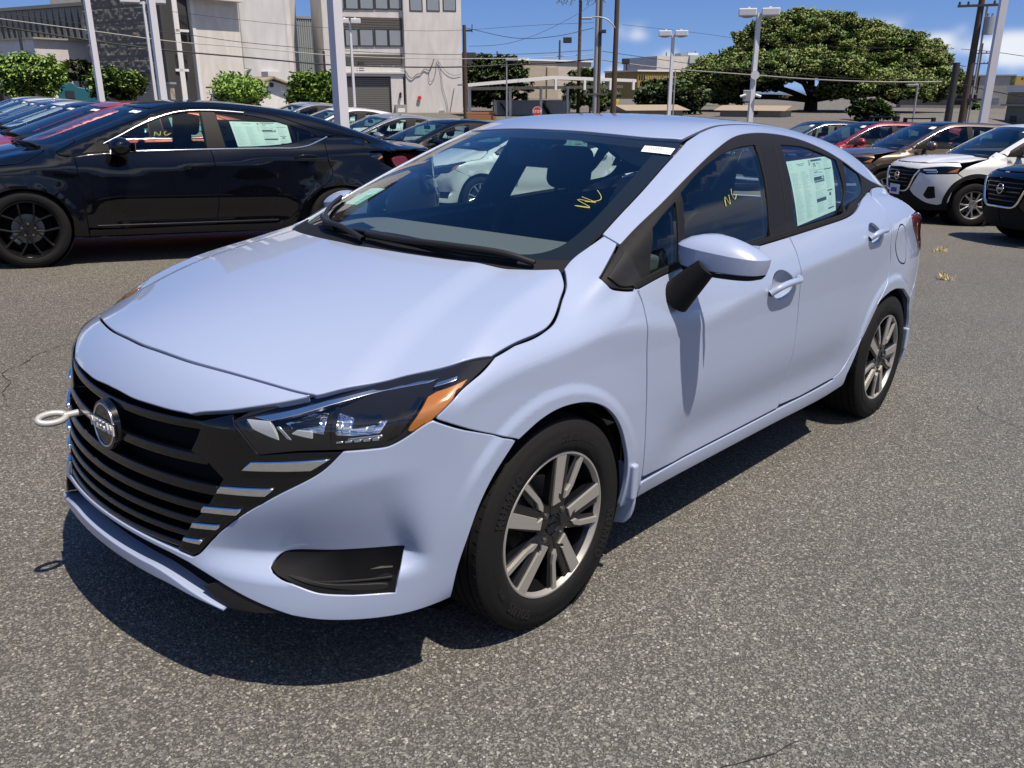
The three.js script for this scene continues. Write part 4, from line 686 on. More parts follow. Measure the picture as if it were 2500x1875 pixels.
  add('headliner', panel(inner(G, .035), mir2([[0, -.93, 1], [.50, -1.06, 1], [.50, -2.45, 1], [0, -2.52, 1]]), { proj: 'top', res: .08, lip: 0 }), M.headliner);
  both('inner_pillar', panel(inner(G, .03), sash, { proj: 'side', res: .06, holes: holes.map(h => h), lip: 0 }), M.cabin);
  add('parcel_shelf', box(1.25, .02, .40, 0, .985, -2.86), M.cabin);
  // dashboard: a broad shelf that falls towards the seats, hooded over the dials
  const ds = new THREE.Shape(); ds.moveTo(-.16, .93); ds.bezierCurveTo(-.35, .99, -.50, 1.0, -.66, .985); ds.bezierCurveTo(-.74, .975, -.76, .93, -.75, .86); ds.lineTo(-.68, .60); ds.lineTo(-.30, .55); ds.lineTo(-.16, .93);
  const dash = new THREE.ExtrudeGeometry(ds, { depth: 1.36, bevelEnabled: true, bevelSize: .015, bevelThickness: .015, bevelSegments: 3, curveSegments: 14 }); dash.rotateY(-Math.PI / 2); dash.translate(.68, 0, 0); { const p = dash.attributes.position; for (let i = 0; i < p.count; i++) { const x = p.getX(i), z = p.getZ(i), b = .045 * Math.exp(-(((x - .37) / .19) ** 2)) * sstep(-.35, -.6, z); p.setY(i, p.getY(i) + (p.getY(i) > .9 ? b : 0)); } dash.computeVertexNormals(); }
  const da = add('dashboard', dash, M.dash);
  const st = new THREE.TorusGeometry(.185, .016, 12, 48); const wheelS = join(st, box(.34, .03, .02, 0, 0, 0, .008), box(.13, .12, .04, 0, -.01, 0, .015), box(.04, .17, .02, 0, -.09, 0, .008)); wheelS.rotateX(-.42); wheelS.translate(.37, .90, -.90); add('steering_wheel', wheelS, M.cabin);
  const seat = (x, z, w) => { const b = new RoundedBoxGeometry(w, .60, .12, 4, .055); b.rotateX(-.30); b.translate(x, .775, z); const c = new RoundedBoxGeometry(w, .15, .50, 4, .05); c.translate(x, .50, z + .26); const h = new RoundedBoxGeometry(w * .52, .20, .10, 5, .048); h.rotateX(-.14); h.translate(x, 1.205, z - .15); return join(b, c, h, xf(cyl(.008, .008, .16, 8), { p: [x - .05, 1.12, z - .115] }), xf(cyl(.008, .008, .16, 8), { p: [x + .05, 1.12, z - .115] })); };
  add('front_seat', seat(.37, -1.40, .46), M.seat); add('front_seat', seat(-.37, -1.40, .46), M.seat);
  const rs = new RoundedBoxGeometry(1.26, .60, .14, 4, .05); rs.rotateX(-.36); rs.translate(0, .76, -2.40); const rsb = new RoundedBoxGeometry(1.26, .16, .5, 4, .05); rsb.translate(0, .46, -2.1);
  add('rear_seat', join(rs, rsb, ...[-.38, .38].map(x => { const h = new RoundedBoxGeometry(.26, .15, .09, 4, .04); h.translate(x, 1.085, -2.53); return h; })), M.seat);
  if (full || o.wipers) add('inside_mirror', join(box(.24, .07, .03, -.02, 1.275, -.865, .012), box(.03, .07, .03, -.02, 1.31, -.875, .008), box(.12, .04, .11, -.02, 1.345, -.955, .015)), M.cabin);
  const kind = o.wheels || 'spokes';
  return { F, G, U, both, add, one };
}
// the tall cars of the right-hand row share one body of their own
function suvShape() {
  const ZK = S2([.2, .74, .35, .80, .55, .845, .78, .84, .92, .79, 1.02, .70]);
  const Zf = (x, y) => { const x2 = x * x; return ZK(y) - .30 * x2 - .62 * x2 * x2 * x2; };
  const W = S2([-3.5, .70, -3.3, .80, -3.0, .855, -2.6, .872, -1.4, .868, -.4, .868, 0, .872, .5, .86, .8, .84]);
  const X = (z, y) => W(z) - .05 * sstep(.45, .2, y) - .30 * softplus(y - (.90 - .03 * z), .02) + .012 * Math.exp(-(((Math.hypot(z, y - .34) - .40) / .08) ** 2)) + .012 * Math.exp(-(((Math.hypot(z + 2.62, y - .34) - .40) / .08) ** 2));
  const h = S2([-.6, 1.13, -.3, 1.09, 0, 1.065, .3, 1.04, .5, 1.01, .65, .97, .75, .92, .84, .83, .9, .75]);
  const H = (x, z) => z > -.6 ? h(z + .22 * x * x) - .07 * x * x - .5 * softplus(x - .74, .012) + .012 * sstep(.50, .42, x) : 1.14 - .02 * z;
  const F = (x, y, z) => { x = Math.abs(x); let f = smax(x - X(z, y), y - H(x, z), .04); if (z > 0) f = smax(f, z - Zf(Math.min(x, .92), y), .04); if (z < -2.5) f = smax(f, -3.42 + .25 * x * x + .4 * x ** 6 - z, .08); return f; };
  const ws = S2([-1.2, 1.66, -.95, 1.545, -.6, 1.36, -.2, 1.13, .1, .95]), rf = S2([-3.5, 1.30, -3.2, 1.47, -2.9, 1.535, -2.3, 1.575, -1.6, 1.59, -1.2, 1.575, -.9, 1.53, -.6, 1.45]), gz = S2([-3.5, -.12, -2.8, -.05, -2.2, -.01, -1.4, 0, -.4, -.01]);
  const G = (x, y, z) => { x = Math.abs(x); const t = y - 1.1; return Math.max(smax(smax(smax(x - (.82 - .20 * t - .42 * t * Math.max(0, t) + gz(z)), y - (rf(z) - .07 * x * x), .08), (y - (ws(z) - .22 * x * x)) * .87, .03), (-3.42 + (y - 1.0) * .55 + .12 * x * x - z) * .85, .05), 1.0 - y); };
  return { F, G, U: (x, y, z) => smin(F(x, y, z), G(x, y, z), .02), Zf, X };
}
const SV = suvShape();
function buildSuv(g, o) {
  const { F, G, U } = SV, P = o.paint, sc = o.scale, q = o.q || 1;
  const add = (n, geo, m, parent = g) => { if (sc) { geo = geo.clone(); geo.scale(...sc); } return mesh(n, geo, m, parent); };
  const both = (n, geo, m) => [add(n, geo, m), add(n, mirrorGeo(geo), m)], one = (n, geo, m) => add(n, join(geo, mirrorGeo(geo)), m);
  const pn = (pts, opt) => panel(opt.F || U, pts, { res: .05, gap: .002, ...opt });
  const mir2 = pts => [...pts, ...pts.slice(1, -1).reverse().map(p => [-p[0], ...p.slice(1)])];
  const uv = PR.obl.uv, c3 = (x, y, c) => [...uv([x, y, Math.min(SV.Zf(Math.min(x, .87), y), 9)]), ...(c ? [1] : [])], a3 = (p, c) => [...uv(p), ...(c ? [1] : [])];
  add('hood', pn(mir2([[0, .735, 1], [.30, .70], [.50, .62, 1], [.66, .48], [.78, .26, 1], [.775, .10], [.74, -.06], [.70, -.20, 1], [.5, -.13], [.25, -.08], [0, -.06, 1]]), { F, proj: 'top', gap: .003 }), P);
  // nose: painted corners beside a V-shaped grille, dark cladding below
  const lampY = .83;
  one('front_bumper', pn([c3(.50, .80, 1), c3(.36, .52, 1), c3(.44, .44, 1), c3(.62, .34), c3(.74, .31, 1), a3([.845, .36, .40], 1), a3([.865, .55, .36]), a3([.872, .72, .20], 1), a3([.86, .80, .33], 1), c3(.74, .78), c3(.60, .775, 1)], { F, proj: 'obl', lip: .02, res: .04, holes: [] }), P);
  one('front_cladding', pn([c3(0, .50, 1), c3(.36, .50, 1), c3(.44, .43, 1), c3(.62, .335), c3(.74, .305, 1), a3([.845, .35, .40], 1), a3([.83, .24, .40], 1), c3(.6, .215), c3(0, .21, 1)], { F: inner(F, .006), proj: 'obl', lip: .02 }), M.plastic);
  both('fog_pocket', pn([c3(.66, .59, 1), c3(.73, .60, 1), c3(.74, .42, 1), c3(.65, .40), c3(.60, .45, 1)], { F, proj: 'obl', off: .004, res: .03 }), M.plastic);
  one('grille', pn([c3(0, .86, 1), c3(.46, .84, 1), c3(.30, .50, 1), c3(0, .50, 1)], { F: inner(F, .02), proj: 'obl', lip: .01 }), M.matte);
  for (let i = 0; i < 5; i++) { const y = .56 + i * .058, x = .30 + (y - .50) * .44 - .03; add('grille_bar', pn([[-x, y, 1], [x, y, 1], [x, y + .022, 1], [-x, y + .022, 1]], { F: inner(F, .008), proj: 'front', lip: .02, rd: .003, res: .08 }), M.piano); }
  one('front_panel', pn([c3(-.0045, .865, 1), c3(.46, .845, 1), c3(.545, .866), a3([.70, .905, .42]), a3([.795, .905, .225], 1), ...[[.775, .275], [.66, .495], [.50, .635], [.30, .715], [0, .75]].map(([x, z], i) => a3([x, hit(F, PR.top.ray(x, z))[1], z], i === 0 || i === 4))], { F, proj: 'obl', res: .03, gap: .001, lip: .01 }), P);
  const vee = [[.50, .84], [.44, .74], [.34, .535], [.28, .495], [0, .485]].map(([x, y]) => [x, y, SV.Zf(x, y) + .010]); one('bright_grille_frame', tube(vee, .016, 40, 8), o.vee || M.chrome);
  add('badge', join(xf(new THREE.TorusGeometry(.062, .007, 8, 32), { p: [0, .72, SV.Zf(0, .72) + .01] }), box(.15, .026, .012, 0, .72, SV.Zf(0, .72) + .01, .004)), M.satinChrome);
  const lamp = [c3(.50, .80, 1), c3(.60, .782, 1), c3(.74, .785), a3([.858, .806, .335], 1), a3([.80, .90, .22], 1), a3([.70, .90, .42]), c3(.54, .86, 1)];
  both('headlight', pn(lamp, { F, proj: 'obl', res: .03, lip: .01 }), M.piano).forEach((hl, s) => {
    const put = (n, pts, d, m) => { const geo = panel(F, pts, { proj: 'obl', res: .03, off: d, lip: .004, rd: .002 }); add(n, s ? mirrorGeo(geo) : geo, m, hl); };
    put('light_blade', [c3(.54, .845, 1), c3(.70, .856, 1), c3(.72, .835, 1), c3(.56, .82, 1)], .004, M.drl); put('reflector_cup', [c3(.60, .812, 1), c3(.72, .825, 1), c3(.73, .80, 1), c3(.61, .795, 1)], .003, M.satinChrome);
    put('amber_reflector', [a3([.79, .815, .46], 1), a3([.80, .845, .38]), a3([.80, .885, .26], 1), a3([.85, .82, .335], 1)], .006, M.amber);
  });
  // sides
  const archF = [[-.41, .26], [-.40, .42], [-.33, .60], [-.18, .71], [0, .745], [.18, .71], [.33, .60], [.40, .42], [.40, .28]], archR = archF.map(([z, y]) => [z - 2.62, y]);
  both('fender', pn([C([.33, .805]), C([.215, .90]), [.10, .945], C([-.20, 1.035]), C([-.36, 1.14]), C([-.44, 1.07]), C([-.46, .60]), C([-.46, .30]), ...run(archF.slice(0, 6)), C([.20, .722])], { proj: 'side', res: .045 }), P);
  const d1 = [C([-.46, .34]), C([-.44, 1.07]), [-1.0, 1.09], C([-1.46, 1.11]), C([-1.50, .34])], d2 = [C([-1.50, .34]), C([-1.46, 1.11]), [-2.1, 1.14], C([-2.50, 1.17]), C([-2.48, .95]), [-2.40, .78], [-2.20, .60], C([-2.08, .34])];
  both('front_door', pn(d1, { proj: 'side' }), P).forEach((d, i) => { const t = tube([[.885, .97, -1.22], [.905, .975, -1.30], [.885, .97, -1.40]], .014, 10, 8); add('door_handle', i ? mirrorGeo(t) : t, P, d); });
  both('rear_door', pn(d2, { proj: 'side' }), P).forEach((d, i) => { const t = tube([[.875, 1.02, -2.20], [.895, 1.025, -2.28], [.87, 1.02, -2.36]], .014, 10, 8); add('door_handle', i ? mirrorGeo(t) : t, P, d); });
  both('rear_quarter', pn([...run([[-2.50, 1.17], [-2.48, .95], [-2.40, .78], [-2.20, .60], [-2.08, .34]]), ...run(archR.slice(2)), C([-3.2, .30]), C([-3.28, .95]), C([-3.12, 1.20])].filter((p, i) => true), { proj: 'side' }), P);
  both('arch_cladding', pn([...run(archF), ...run(archF.map(([z, y]) => [z * 1.17, .30 + (y - .30) * 1.15]).reverse())], { F, proj: 'side', off: .006, res: .03, lip: .02 }), M.plastic);
  both('arch_cladding', pn([...run(archR), ...run(archR.map(([z, y]) => [(z + 2.62) * 1.17 - 2.62, .30 + (y - .30) * 1.15]).reverse())], { F, proj: 'side', off: .006, res: .03, lip: .02 }), M.plastic);
  both('sill_cladding', pn([C([-.45, .37]), C([-2.12, .37]), C([-2.14, .25]), C([-.43, .25])], { F, proj: 'side', off: .005, lip: .03 }), M.plastic);
  // glasshouse
  const up = [[-.50, 1.17], [-.70, 1.29], [-.92, 1.405], [-1.10, 1.47], [-1.4, 1.505], [-2.0, 1.50], [-2.5, 1.475], [-2.85, 1.43], [-3.05, 1.33]];
  const gl = [[[-.66, 1.135, 1], [-.80, 1.31], [-.98, 1.41], [-1.15, 1.462], [-1.42, 1.485, 1], [-1.44, 1.13, 1]], [[-1.53, 1.485, 1], [-2.0, 1.475], [-2.38, 1.455, 1], [-2.46, 1.19, 1], [-1.53, 1.135, 1]], [[-2.50, 1.445, 1], [-2.78, 1.41], [-2.92, 1.33, 1], [-2.60, 1.21, 1]]];
  both('window_frame', pn([...run(up), C([-2.95, 1.26]), ...run([[-2.50, 1.165], [-1.46, 1.105], [-.44, 1.065]])], { F: inner(G, .003), proj: 'side', holes: gl, gap: .001 }), M.trim);
  for (const h of gl) both('side_window', panel(inner(G, .010), h, { proj: 'side', res: .12, lip: 0, gap: -.006 }), M.sideGlass);
  if (o.bright) both('bright_trim', join(tube(up.slice(0, 8).map(([z, y]) => { const h = hit(U, PR.side.ray(z, y - .006)); return [h[0] + .003, y - .006, z]; }), .008, 50, 6)), M.satinChrome);
  const tp = (x, z) => PR.diag.uv(hit(G, PR.top.ray(x, z))), sd = ([z, y]) => PR.diag.uv(hit(G, PR.side.ray(z, y)));
  both('body_side', pn([C(PR.diag.uv([.70, 1.13, -.36])), ...[[.665, -.52], [.64, -.70], [.61, -.88]].map(p => tp(...p)), C(tp(.59, -1.0)), ...[[.59, -1.3], [.59, -2.0], [.57, -2.8]].map(p => tp(...p)), C(tp(.55, -3.15)), C(sd([-3.14, 1.26])), C(sd([-2.95, 1.25])), ...run(up.slice().reverse()).map(p => [...sd(p), ...(p[2] ? [1] : [])]), C(PR.diag.uv(hit(U, PR.side.ray(-.44, 1.075))))], { F: U, proj: 'diag', res: .05, lip: .008 }), P);
  add('roof', pn(mir2([[0, -.93, 1], [.30, -.95], [.575, -1.02, 1], [.58, -2], [.55, -3.0, 1], [0, -3.12, 1]]), { F: G, proj: 'top', res: .08, gap: .003 }), o.roof || P);
  add('windshield', panel(inner(G, .004), mir2([[0, -.04, 1], [.40, -.10], [.72, -.25, 1], [.68, -.48], [.62, -.84], [.58, -1.01, 1], [.3, -.94], [0, -.92, 1]]), { proj: 'top', res: .09, lip: 0 }), M.glass);
  add('windshield_border', panel(inner(G, .010), mir2([[0, -.03, 1], [.40, -.09], [.73, -.24, 1], [.69, -.48], [.63, -.84], [.59, -1.02, 1], [.3, -.95], [0, -.93, 1]]), { proj: 'top', res: .08, lip: 0, holes: [mir2([[0, -.16, 1], [.5, -.23], [.64, -.34], [.60, -.62], [.545, -.90], [.3, -.86], [0, -.85, 1]])] }), M.frit);
  add('cowl', panel((x, y, z) => smin(F(x, y, z) + .02, G(x, y, z) + .001, .02), mir2([[0, -.04, 1], [.5, -.10], [.715, -.19, 1], [.70, -.30, 1], [.4, -.17], [0, -.12, 1]]), { proj: 'top', res: .05, lip: 0 }), M.plastic);
  add('tailgate', pn([[-.68, 1.45, 1], [.68, 1.45, 1], [.76, .75, 1], [-.76, .75, 1]], { proj: 'rear', res: .1 }), P); add('rear_bumper', pn([[-.80, .74, 1], [.80, .74, 1], [.76, .28, 1], [-.76, .28, 1]], { F, proj: 'rear', res: .1 }), M.plastic);
  if (o.rails) both('roof_rail', tube([[.60, 1.545, -1.15], [.605, 1.60, -1.35], [.605, 1.615, -2.0], [.59, 1.585, -2.75], [.58, 1.54, -2.9]], .015, 30, 8), M.satin);
  if (o.crossBars) both('cross_bar', join(box(.68, .03, .06, .34, 1.66, -1.55, .012), box(.07, .10, .09, .60, 1.635, -1.55, .02), box(.68, .03, .06, .34, 1.645, -2.35, .012), box(.07, .10, .09, .60, 1.62, -2.35, .02)), M.satin);
  const cap = xf(new THREE.SphereGeometry(1, 24, 16), { s: [.125, .085, .085], p: [.985, 1.14, -.66] });
  both('door_mirror', join(cap, box(.12, .04, .07, .88, 1.085, -.63, .012)), o.mirror || P);
  add('underbody', join(box(1.3, .03, 3.8, 0, .26, -1.4), box(1.6, .03, 1.7, 0, .27, -1.3), ...[0, -2.62].flatMap(z => [-1, 1].map(s => { const a = new THREE.CylinderGeometry(.40, .40, .30, 24, 1, true, Math.PI * .5 - .3, Math.PI + .6); a.rotateZ(Math.PI / 2); const c = new THREE.CircleGeometry(.41, 24); c.rotateY(-s * Math.PI / 2); c.translate(-s * .14, 0, 0); const w = join(a, c); w.translate(s * .71, .35, z); return w; }))), M.matte);
  add('cabin_floor', join(box(1.5, .02, 2.8, 0, .38, -1.7), box(1.45, .7, .02, 0, .70, -.35), box(1.4, .75, .02, 0, .75, -3.0)), M.cabin);
  both('door_card', panel((x, y, z) => x - Math.min(.79, SV.X(z, y) - .07), [[-.50, .45, 1], [-.50, 1.06, 1], [-2.9, 1.15, 1], [-2.9, .45, 1]], { proj: 'side', res: .3, lip: 0 }), M.cabin);
  add('dashboard', box(1.42, .42, .5, 0, .86, -.62, .06), M.dash);
  const seat = (x, z, w) => { const b = new RoundedBoxGeometry(w, .66, .13, 3, .05); b.rotateX(-.28); b.translate(x, .97, z); const h = new RoundedBoxGeometry(w * .54, .2, .1, 3, .045); h.translate(x, 1.36, z - .10); return join(b, h); };
  add('front_seat', seat(.38, -1.5, .5), M.seat); add('front_seat', seat(-.38, -1.5, .5), M.seat); add('rear_seat', seat(0, -2.5, 1.25), M.seat);
  add('headliner', panel(inner(G, .04), mir2([[0, -1.0, 1], [.5, -1.1, 1], [.48, -2.9, 1], [0, -3.0, 1]]), { proj: 'top', res: .2, lip: 0 }), M.headliner);
  const tg = panel(inner(G, .001), [[.44, -.90, 1], [.55, -.94, 1], [.575, -.87, 1], [.46, -.83, 1]], { proj: 'top', res: .05, lip: 0, off: .004 }); add('stock_tag', tg, M.plainTag);
}
// ---------- the street beyond the lot ----------
// a point seen at (x, y) of the 2500 x 1875 photograph, d metres ahead
const atS = (x, y, d) => camF.clone().addScaledVector(camR, (x - 1250) / 2060.1).addScaledVector(camU, -(y - 937.5) / 2060.1).multiplyScalar(d).add(CAM);
const cloudy = (seed, lo, n = 256) => dataTex(n, d => { for (let j = 0; j < n; j++) for (let i = 0; i < n; i++) { const a = i / n * 6.2832, b = j / n * 6.2832; const v = fbm(Math.cos(a) * 1.6 + seed, Math.sin(a) * 1.6 + Math.cos(b) * 1.6, Math.sin(b) * 1.6 + seed * 2, 5), w = clamp(.93 + .20 * v, lo, 1); const k = (j * n + i) * 4; d[k] = d[k + 1] = d[k + 2] = Math.round(255 * Math.pow(w, 1 / 2.2)); d[k + 3] = 255; } }, true);
const mott = cloudy(2.5, .75);
const bm = (n, c, o = {}) => std(n, { color: lin(...c.map(v => v * .76)), roughness: .88, map: mott, ...o });
bm('stucco', [.68, .665, .665]); bm('stuccoWarm', [.72, .69, .66]); bm('stuccoCream', [.66, .61, .53]); bm('stuccoTan', [.42, .37, .30]); bm('blockGrey', [.17, .163, .148]); bm('finGrey', [.27, .275, .245]); bm('darkWall', [.055, .055, .058]);
bm('slatGrey', [.13, .12, .115]); bm('corrGrey', [.29, .33, .335]); bm('ochre', [.40, .29, .095]); bm('paleBlue', [.46, .52, .54]); bm('beige', [.52, .48, .42]); bm('brownRoof', [.34, .28, .20]); bm('greenWall', [.19, .22, .17]); bm('whiteWall', [.80, .80, .80]);
std('darkGlass', { color: lin(.02, .024, .03), roughness: .12 }); std('blindGlass', { color: lin(.20, .225, .26), roughness: .3 }); std('frameDark', { color: lin(.02, .021, .024), roughness: .5 }); std('shutter', { color: lin(.115, .115, .12), roughness: .6 }); std('poleWhite', { color: lin(.50, .50, .54), roughness: .45 });
std('galv', { color: lin(.30, .31, .32), roughness: .5, metalness: .4 }); std('wood', { color: lin(.065, .045, .034), roughness: .9, map: mott }); std('woodGrey', { color: lin(.085, .07, .058), roughness: .9, map: mott }); std('iron', { color: lin(.02, .02, .022), roughness: .6 }); std('cable', { color: lin(.014, .014, .015), roughness: .7 }); std('cablePale', { color: lin(.30, .29, .27), roughness: .7 });
std('signRed', { color: lin(.50, .018, .02), roughness: .5 }); std('white', { color: lin(.60, .60, .60), roughness: .6 }); std('yellow', { color: lin(.50, .35, .02), roughness: .5 }); std('orange', { color: lin(.40, .16, .02), roughness: .5 }); std('teal', { color: lin(.006, .085, .12), roughness: .5 }); std('rust', { color: lin(.26, .12, .05), roughness: .8 });
// a building front laid out along a line; x runs along it, y up, z towards the street
function front(name, label, cat, A, B, group) {
  const a = atS(...A), b = atS(...B); a.y = b.y = 0; const t = b.clone().sub(a), len = t.length(); t.normalize(); const n = new V3(-t.z, 0, t.x); if (n.dot(CAM.clone().sub(a)) < 0) n.negate();
  const g = top(name, label, cat, group); g.position.copy(a); const m = new THREE.Matrix4(), flip = new V3().crossVectors(t, new V3(0, 1, 0)).dot(n) < 0; if (flip) { g.position.copy(b); t.negate(); } m.makeBasis(t, new V3(0, 1, 0), n); g.quaternion.setFromRotationMatrix(m);
  const uv = (x, y) => { const d = atS(x, y, 1).sub(CAM), k = a.clone().sub(CAM).dot(n) / d.dot(n), p = CAM.clone().addScaledVector(d, k).sub(g.position); return [p.dot(t), p.y]; };
  const bx = (nm, x0, y0, x1, y1, z0, z1, mat, parent = g) => { const P = [uv(x0, y0), uv(x1, y0), uv(x0, y1), uv(x1, y1)], u0 = (P[0][0] + P[2][0]) / 2, u1 = (P[1][0] + P[3][0]) / 2, v0 = (P[2][1] + P[3][1]) / 2, v1 = (P[0][1] + P[1][1]) / 2; const w = Math.abs(u1 - u0), h = Math.abs(v1 - v0); return mesh(nm, box(w, h, z1 - z0, (u0 + u1) / 2, (v0 + v1) / 2, (z0 + z1) / 2), mat, parent); };
  const bm2 = (nm, u0, v0, u1, v1, z0, z1, mat, parent = g) => mesh(nm, box(u1 - u0, v1 - v0, z1 - z0, (u0 + u1) / 2, (v0 + v1) / 2, (z0 + z1) / 2), mat, parent);
  const win = (x0, y0, x1, y1, glass = M.darkGlass, fr = M.frameDark, f = .07, z = 0) => { const o = bx('window', x0, y0, x1, y1, z - .02, z + .03, fr); const P = [uv(x0, y0), uv(x1, y1)], u0 = Math.min(P[0][0], P[1][0]) + f, u1 = Math.max(P[0][0], P[1][0]) - f, v0 = Math.min(P[0][1], P[1][1]) + f, v1 = Math.max(P[0][1], P[1][1]) - f; const pa = bm2('pane', u0, v0, u1, v1, z - .01, z + .036, glass, o); return o; };
  return { g, uv, bx, bm: bm2, win, len };
}
{ // --- office block with window bands and a roller door
  const f = front('office_building', 'light grey office block with dark window bands and roller door', 'building', [790, 250, 75], [1127, 270, 79]);
  const z3 = (x, y) => [780 + x * .18083, y * .18083];
  const B = (n, x0, y0, x1, y1, a, b, m) => f.bx(n, ...z3(x0, y0), ...z3(x1, y1), a, b, m);
  const Wn = (x0, y0, x1, y1, gl, z) => f.win(...z3(x0, y0), ...z3(x1, y1), gl, M.frameDark, .07, z);
  B('wall', 1138, -1100, 1915, 1640, -9, 0, M.stucco); B('wall', 40, -1100, 250, 1640, -9, -.01, M.stucco); B('wall', 250, 970, 1138, 1030, -9, 0.02, M.stucco); B('wall', 975, 1030, 1138, 1640, -9, -.005, M.stucco); B('wall', 250, -1100, 1138, 970, -9, -.55, M.stucco); B('wall', 250, 1030, 975, 1640, -9, -.35, M.darkWall);
  for (const [a, b] of [[225, 378], [728, 880]]) { for (let i = 0; i < 9; i++) { const y0 = a + (b - a) * i / 9; B('siding_board', 262, y0 + 1, 1130, y0 + (b - a) / 9 - 1.5, -.56, -.48 + (i % 2) * .02, M.slatGrey); } }
  for (const dy of [0, -500]) for (const [x0, x1] of [[262, 345], [350, 540], [545, 745], [755, 940], [945, 1132]]) { const o = Wn(x0, 388 + dy, x1, 622 + dy, M.blindGlass, -.50); }
  for (const x0 of [1210, 1440, 1662]) Wn(x0, -85, x0 + 180, 155, M.blindGlass, 0);
  for (let i = 0; i < 3; i++) B('balcony_rail', 255, 898 + i * 32, 1140, 916 + i * 32, .06, .10, M.white); for (const x of [350, 512, 672, 835, 990]) B('rail_post', x, 885, x + 14, 985, .04, .12, M.white); B('ledge', 250, 968, 1142, 992, 0, .16, M.stucco);
  for (let i = 0; i < 22; i++) B('shutter_slat', 318, 1050 + i * 26, 970, 1050 + i * 26 + 20, -.40, -.26, M.shutter);
  B('meter_cabinet', 1018, 1412, 1172, 1560, 0, .45, M.galv); B('cabinet_label', 1045, 1460, 1140, 1515, .45, .47, M.white); B('junction_box', 1620, 1490, 1685, 1562, 0, .2, M.galv); B('downpipe', 535, 830, 600, 970, -.45, -.1, M.iron);
  const bell = mesh('alarm_bell', xf(cyl(.18, .18, .12, 20), { r: [Math.PI / 2, 0, 0] }), M.signRed, f.g); { const p = f.uv(...z3(1345, 1322)); bell.position.set(p[0], p[1], .16); }
  { const p = f.uv(...z3(1088, 1275)); const l = mesh('wall_lamp', join(box(.16, .4, .3, p[0], p[1] - .1, .15, .03), xf(new THREE.SphereGeometry(.1, 12, 8), { p: [p[0], p[1] + .1, .25] })), M.iron, f.g); }
  const hang = (pts, r) => tube(pts.map(([x, y]) => { const p = f.uv(...z3(x, y)); return [p[0], p[1], .10]; }), r, 60, 5);
  mesh('hanging_cable', join(hang([[1160, 960], [1205, 1035], [1245, 1055], [1310, 1005], [1360, 990], [1420, 930], [1470, 950], [1510, 890], [1540, 800]], .035), hang([[1545, 800], [1480, 960], [1475, 1060], [1500, 1105], [1540, 1060], [1570, 930], [1575, 830]], .02), hang([[1590, 810], [1630, 950], [1660, 1180], [1710, 1350], [1740, 1570]], .02), hang([[1600, 830], [1700, 960], [1800, 1015], [1910, 1000]], .018), hang([[1815, 1190], [1780, 1400], [1752, 1565]], .03)), M.slatGrey, f.g);
}
{ // --- pale apartment house with a stair slot
  const f = front('apartment_building', 'pale grey apartment house with open stair slot and balcony railings', 'building', [415, 240, 62], [716, 262, 70]);
  const z2 = (x, y) => [400 + x * .1899, y * .1899], B = (n, x0, y0, x1, y1, a, b, m) => f.bx(n, ...z2(x0, y0), ...z2(x1, y1), a, b, m);
  B('wall', 355, -1500, 935, 1290, -10, 0, M.stuccoWarm); B('wall', 1010, -1500, 1640, 1290, -10, -.4, M.stucco); B('wall', 935, -1500, 1010, 1290, -10, -1.2, M.stuccoWarm); B('wall', 150, -1500, 335, 1290, -10, -2.0, M.stuccoTan);
  B('column', 85, -1500, 150, 1290, -10, .02, M.whiteWall); B('column', 318, -1500, 360, 1290, -2.2, .04, M.whiteWall);
  for (const y of [-130, 378, 886]) { B('landing', 150, y, 320, y + 32, -2.2, .02, M.whiteWall); B('rail', 150, y - 190, 320, y - 178, -.10, -.04, M.iron); for (let i = 0; i < 8; i++) B('baluster', 160 + i * 20, y - 180, 168 + i * 20, y - 10, -.10, -.05, M.iron); B('ceiling_lamp', 225, y + 32, 250, y + 68, -1.0, -.7, M.iron); }
  B('roof_edge', 300, -40, 935, 10, -1, .9, M.stucco);
  for (const [x, y] of [[1345, 5], [1390, 500]]) { for (let i = 0; i < 2; i++) B('vent_slot', x, y + i * 26, x + 68, y + 14 + i * 26, -.41, -.36, M.frameDark); }
  B('window', 942, 470, 965, 620, -1.21, -1.1, M.frameDark); B('drain_pipe', 985, -200, 1008, 860, -.45, -.2, M.galv);
  const pipe = pts => tube(pts.map(([x, y]) => { const p = f.uv(...z2(x, y)); return [p[0], p[1], -.2]; }), .06, 60, 6); mesh('conduit', join(pipe([[1020, 700], [1030, 850], [1070, 875], [1300, 880], [1590, 885], [1620, 930], [1630, 1200]]), pipe([[1060, 1060], [1055, 920], [1100, 895], [1500, 895]])), M.galv, f.g);
  B('lean_to', 1235, 925, 1600, 1200, -.4, 1.2, M.stucco); B('window', 1400, 975, 1500, 1040, 1.2, 1.25, M.frameDark);
  const s = front('side_wing', 'white receding wing beside the pale apartment house', 'building', [711, 262, 68], [739, 252, 84]); s.bm('wall', 0, -3, s.len, 19, -6, 0, M.whiteWall);
}
{ const f = front('corrugated_building', 'grey green building clad in vertical corrugated sheet', 'building', [730, 240, 92], [792, 240, 94]); const a = f.uv(728, 45)[1]; f.bm('wall', -1, -3, f.len, a, -6, 0, M.corrGrey); for (let i = 0; i < 16; i++) f.bm('corrugation', -1 + i * (f.len + 1) / 16, -3, -1 + (i + .5) * (f.len + 1) / 16, a - .05, 0, .07, M.corrGrey); f.bm('roof_edge', -1.1, a, f.len + .1, a + .25, -6, .12, M.galv); }
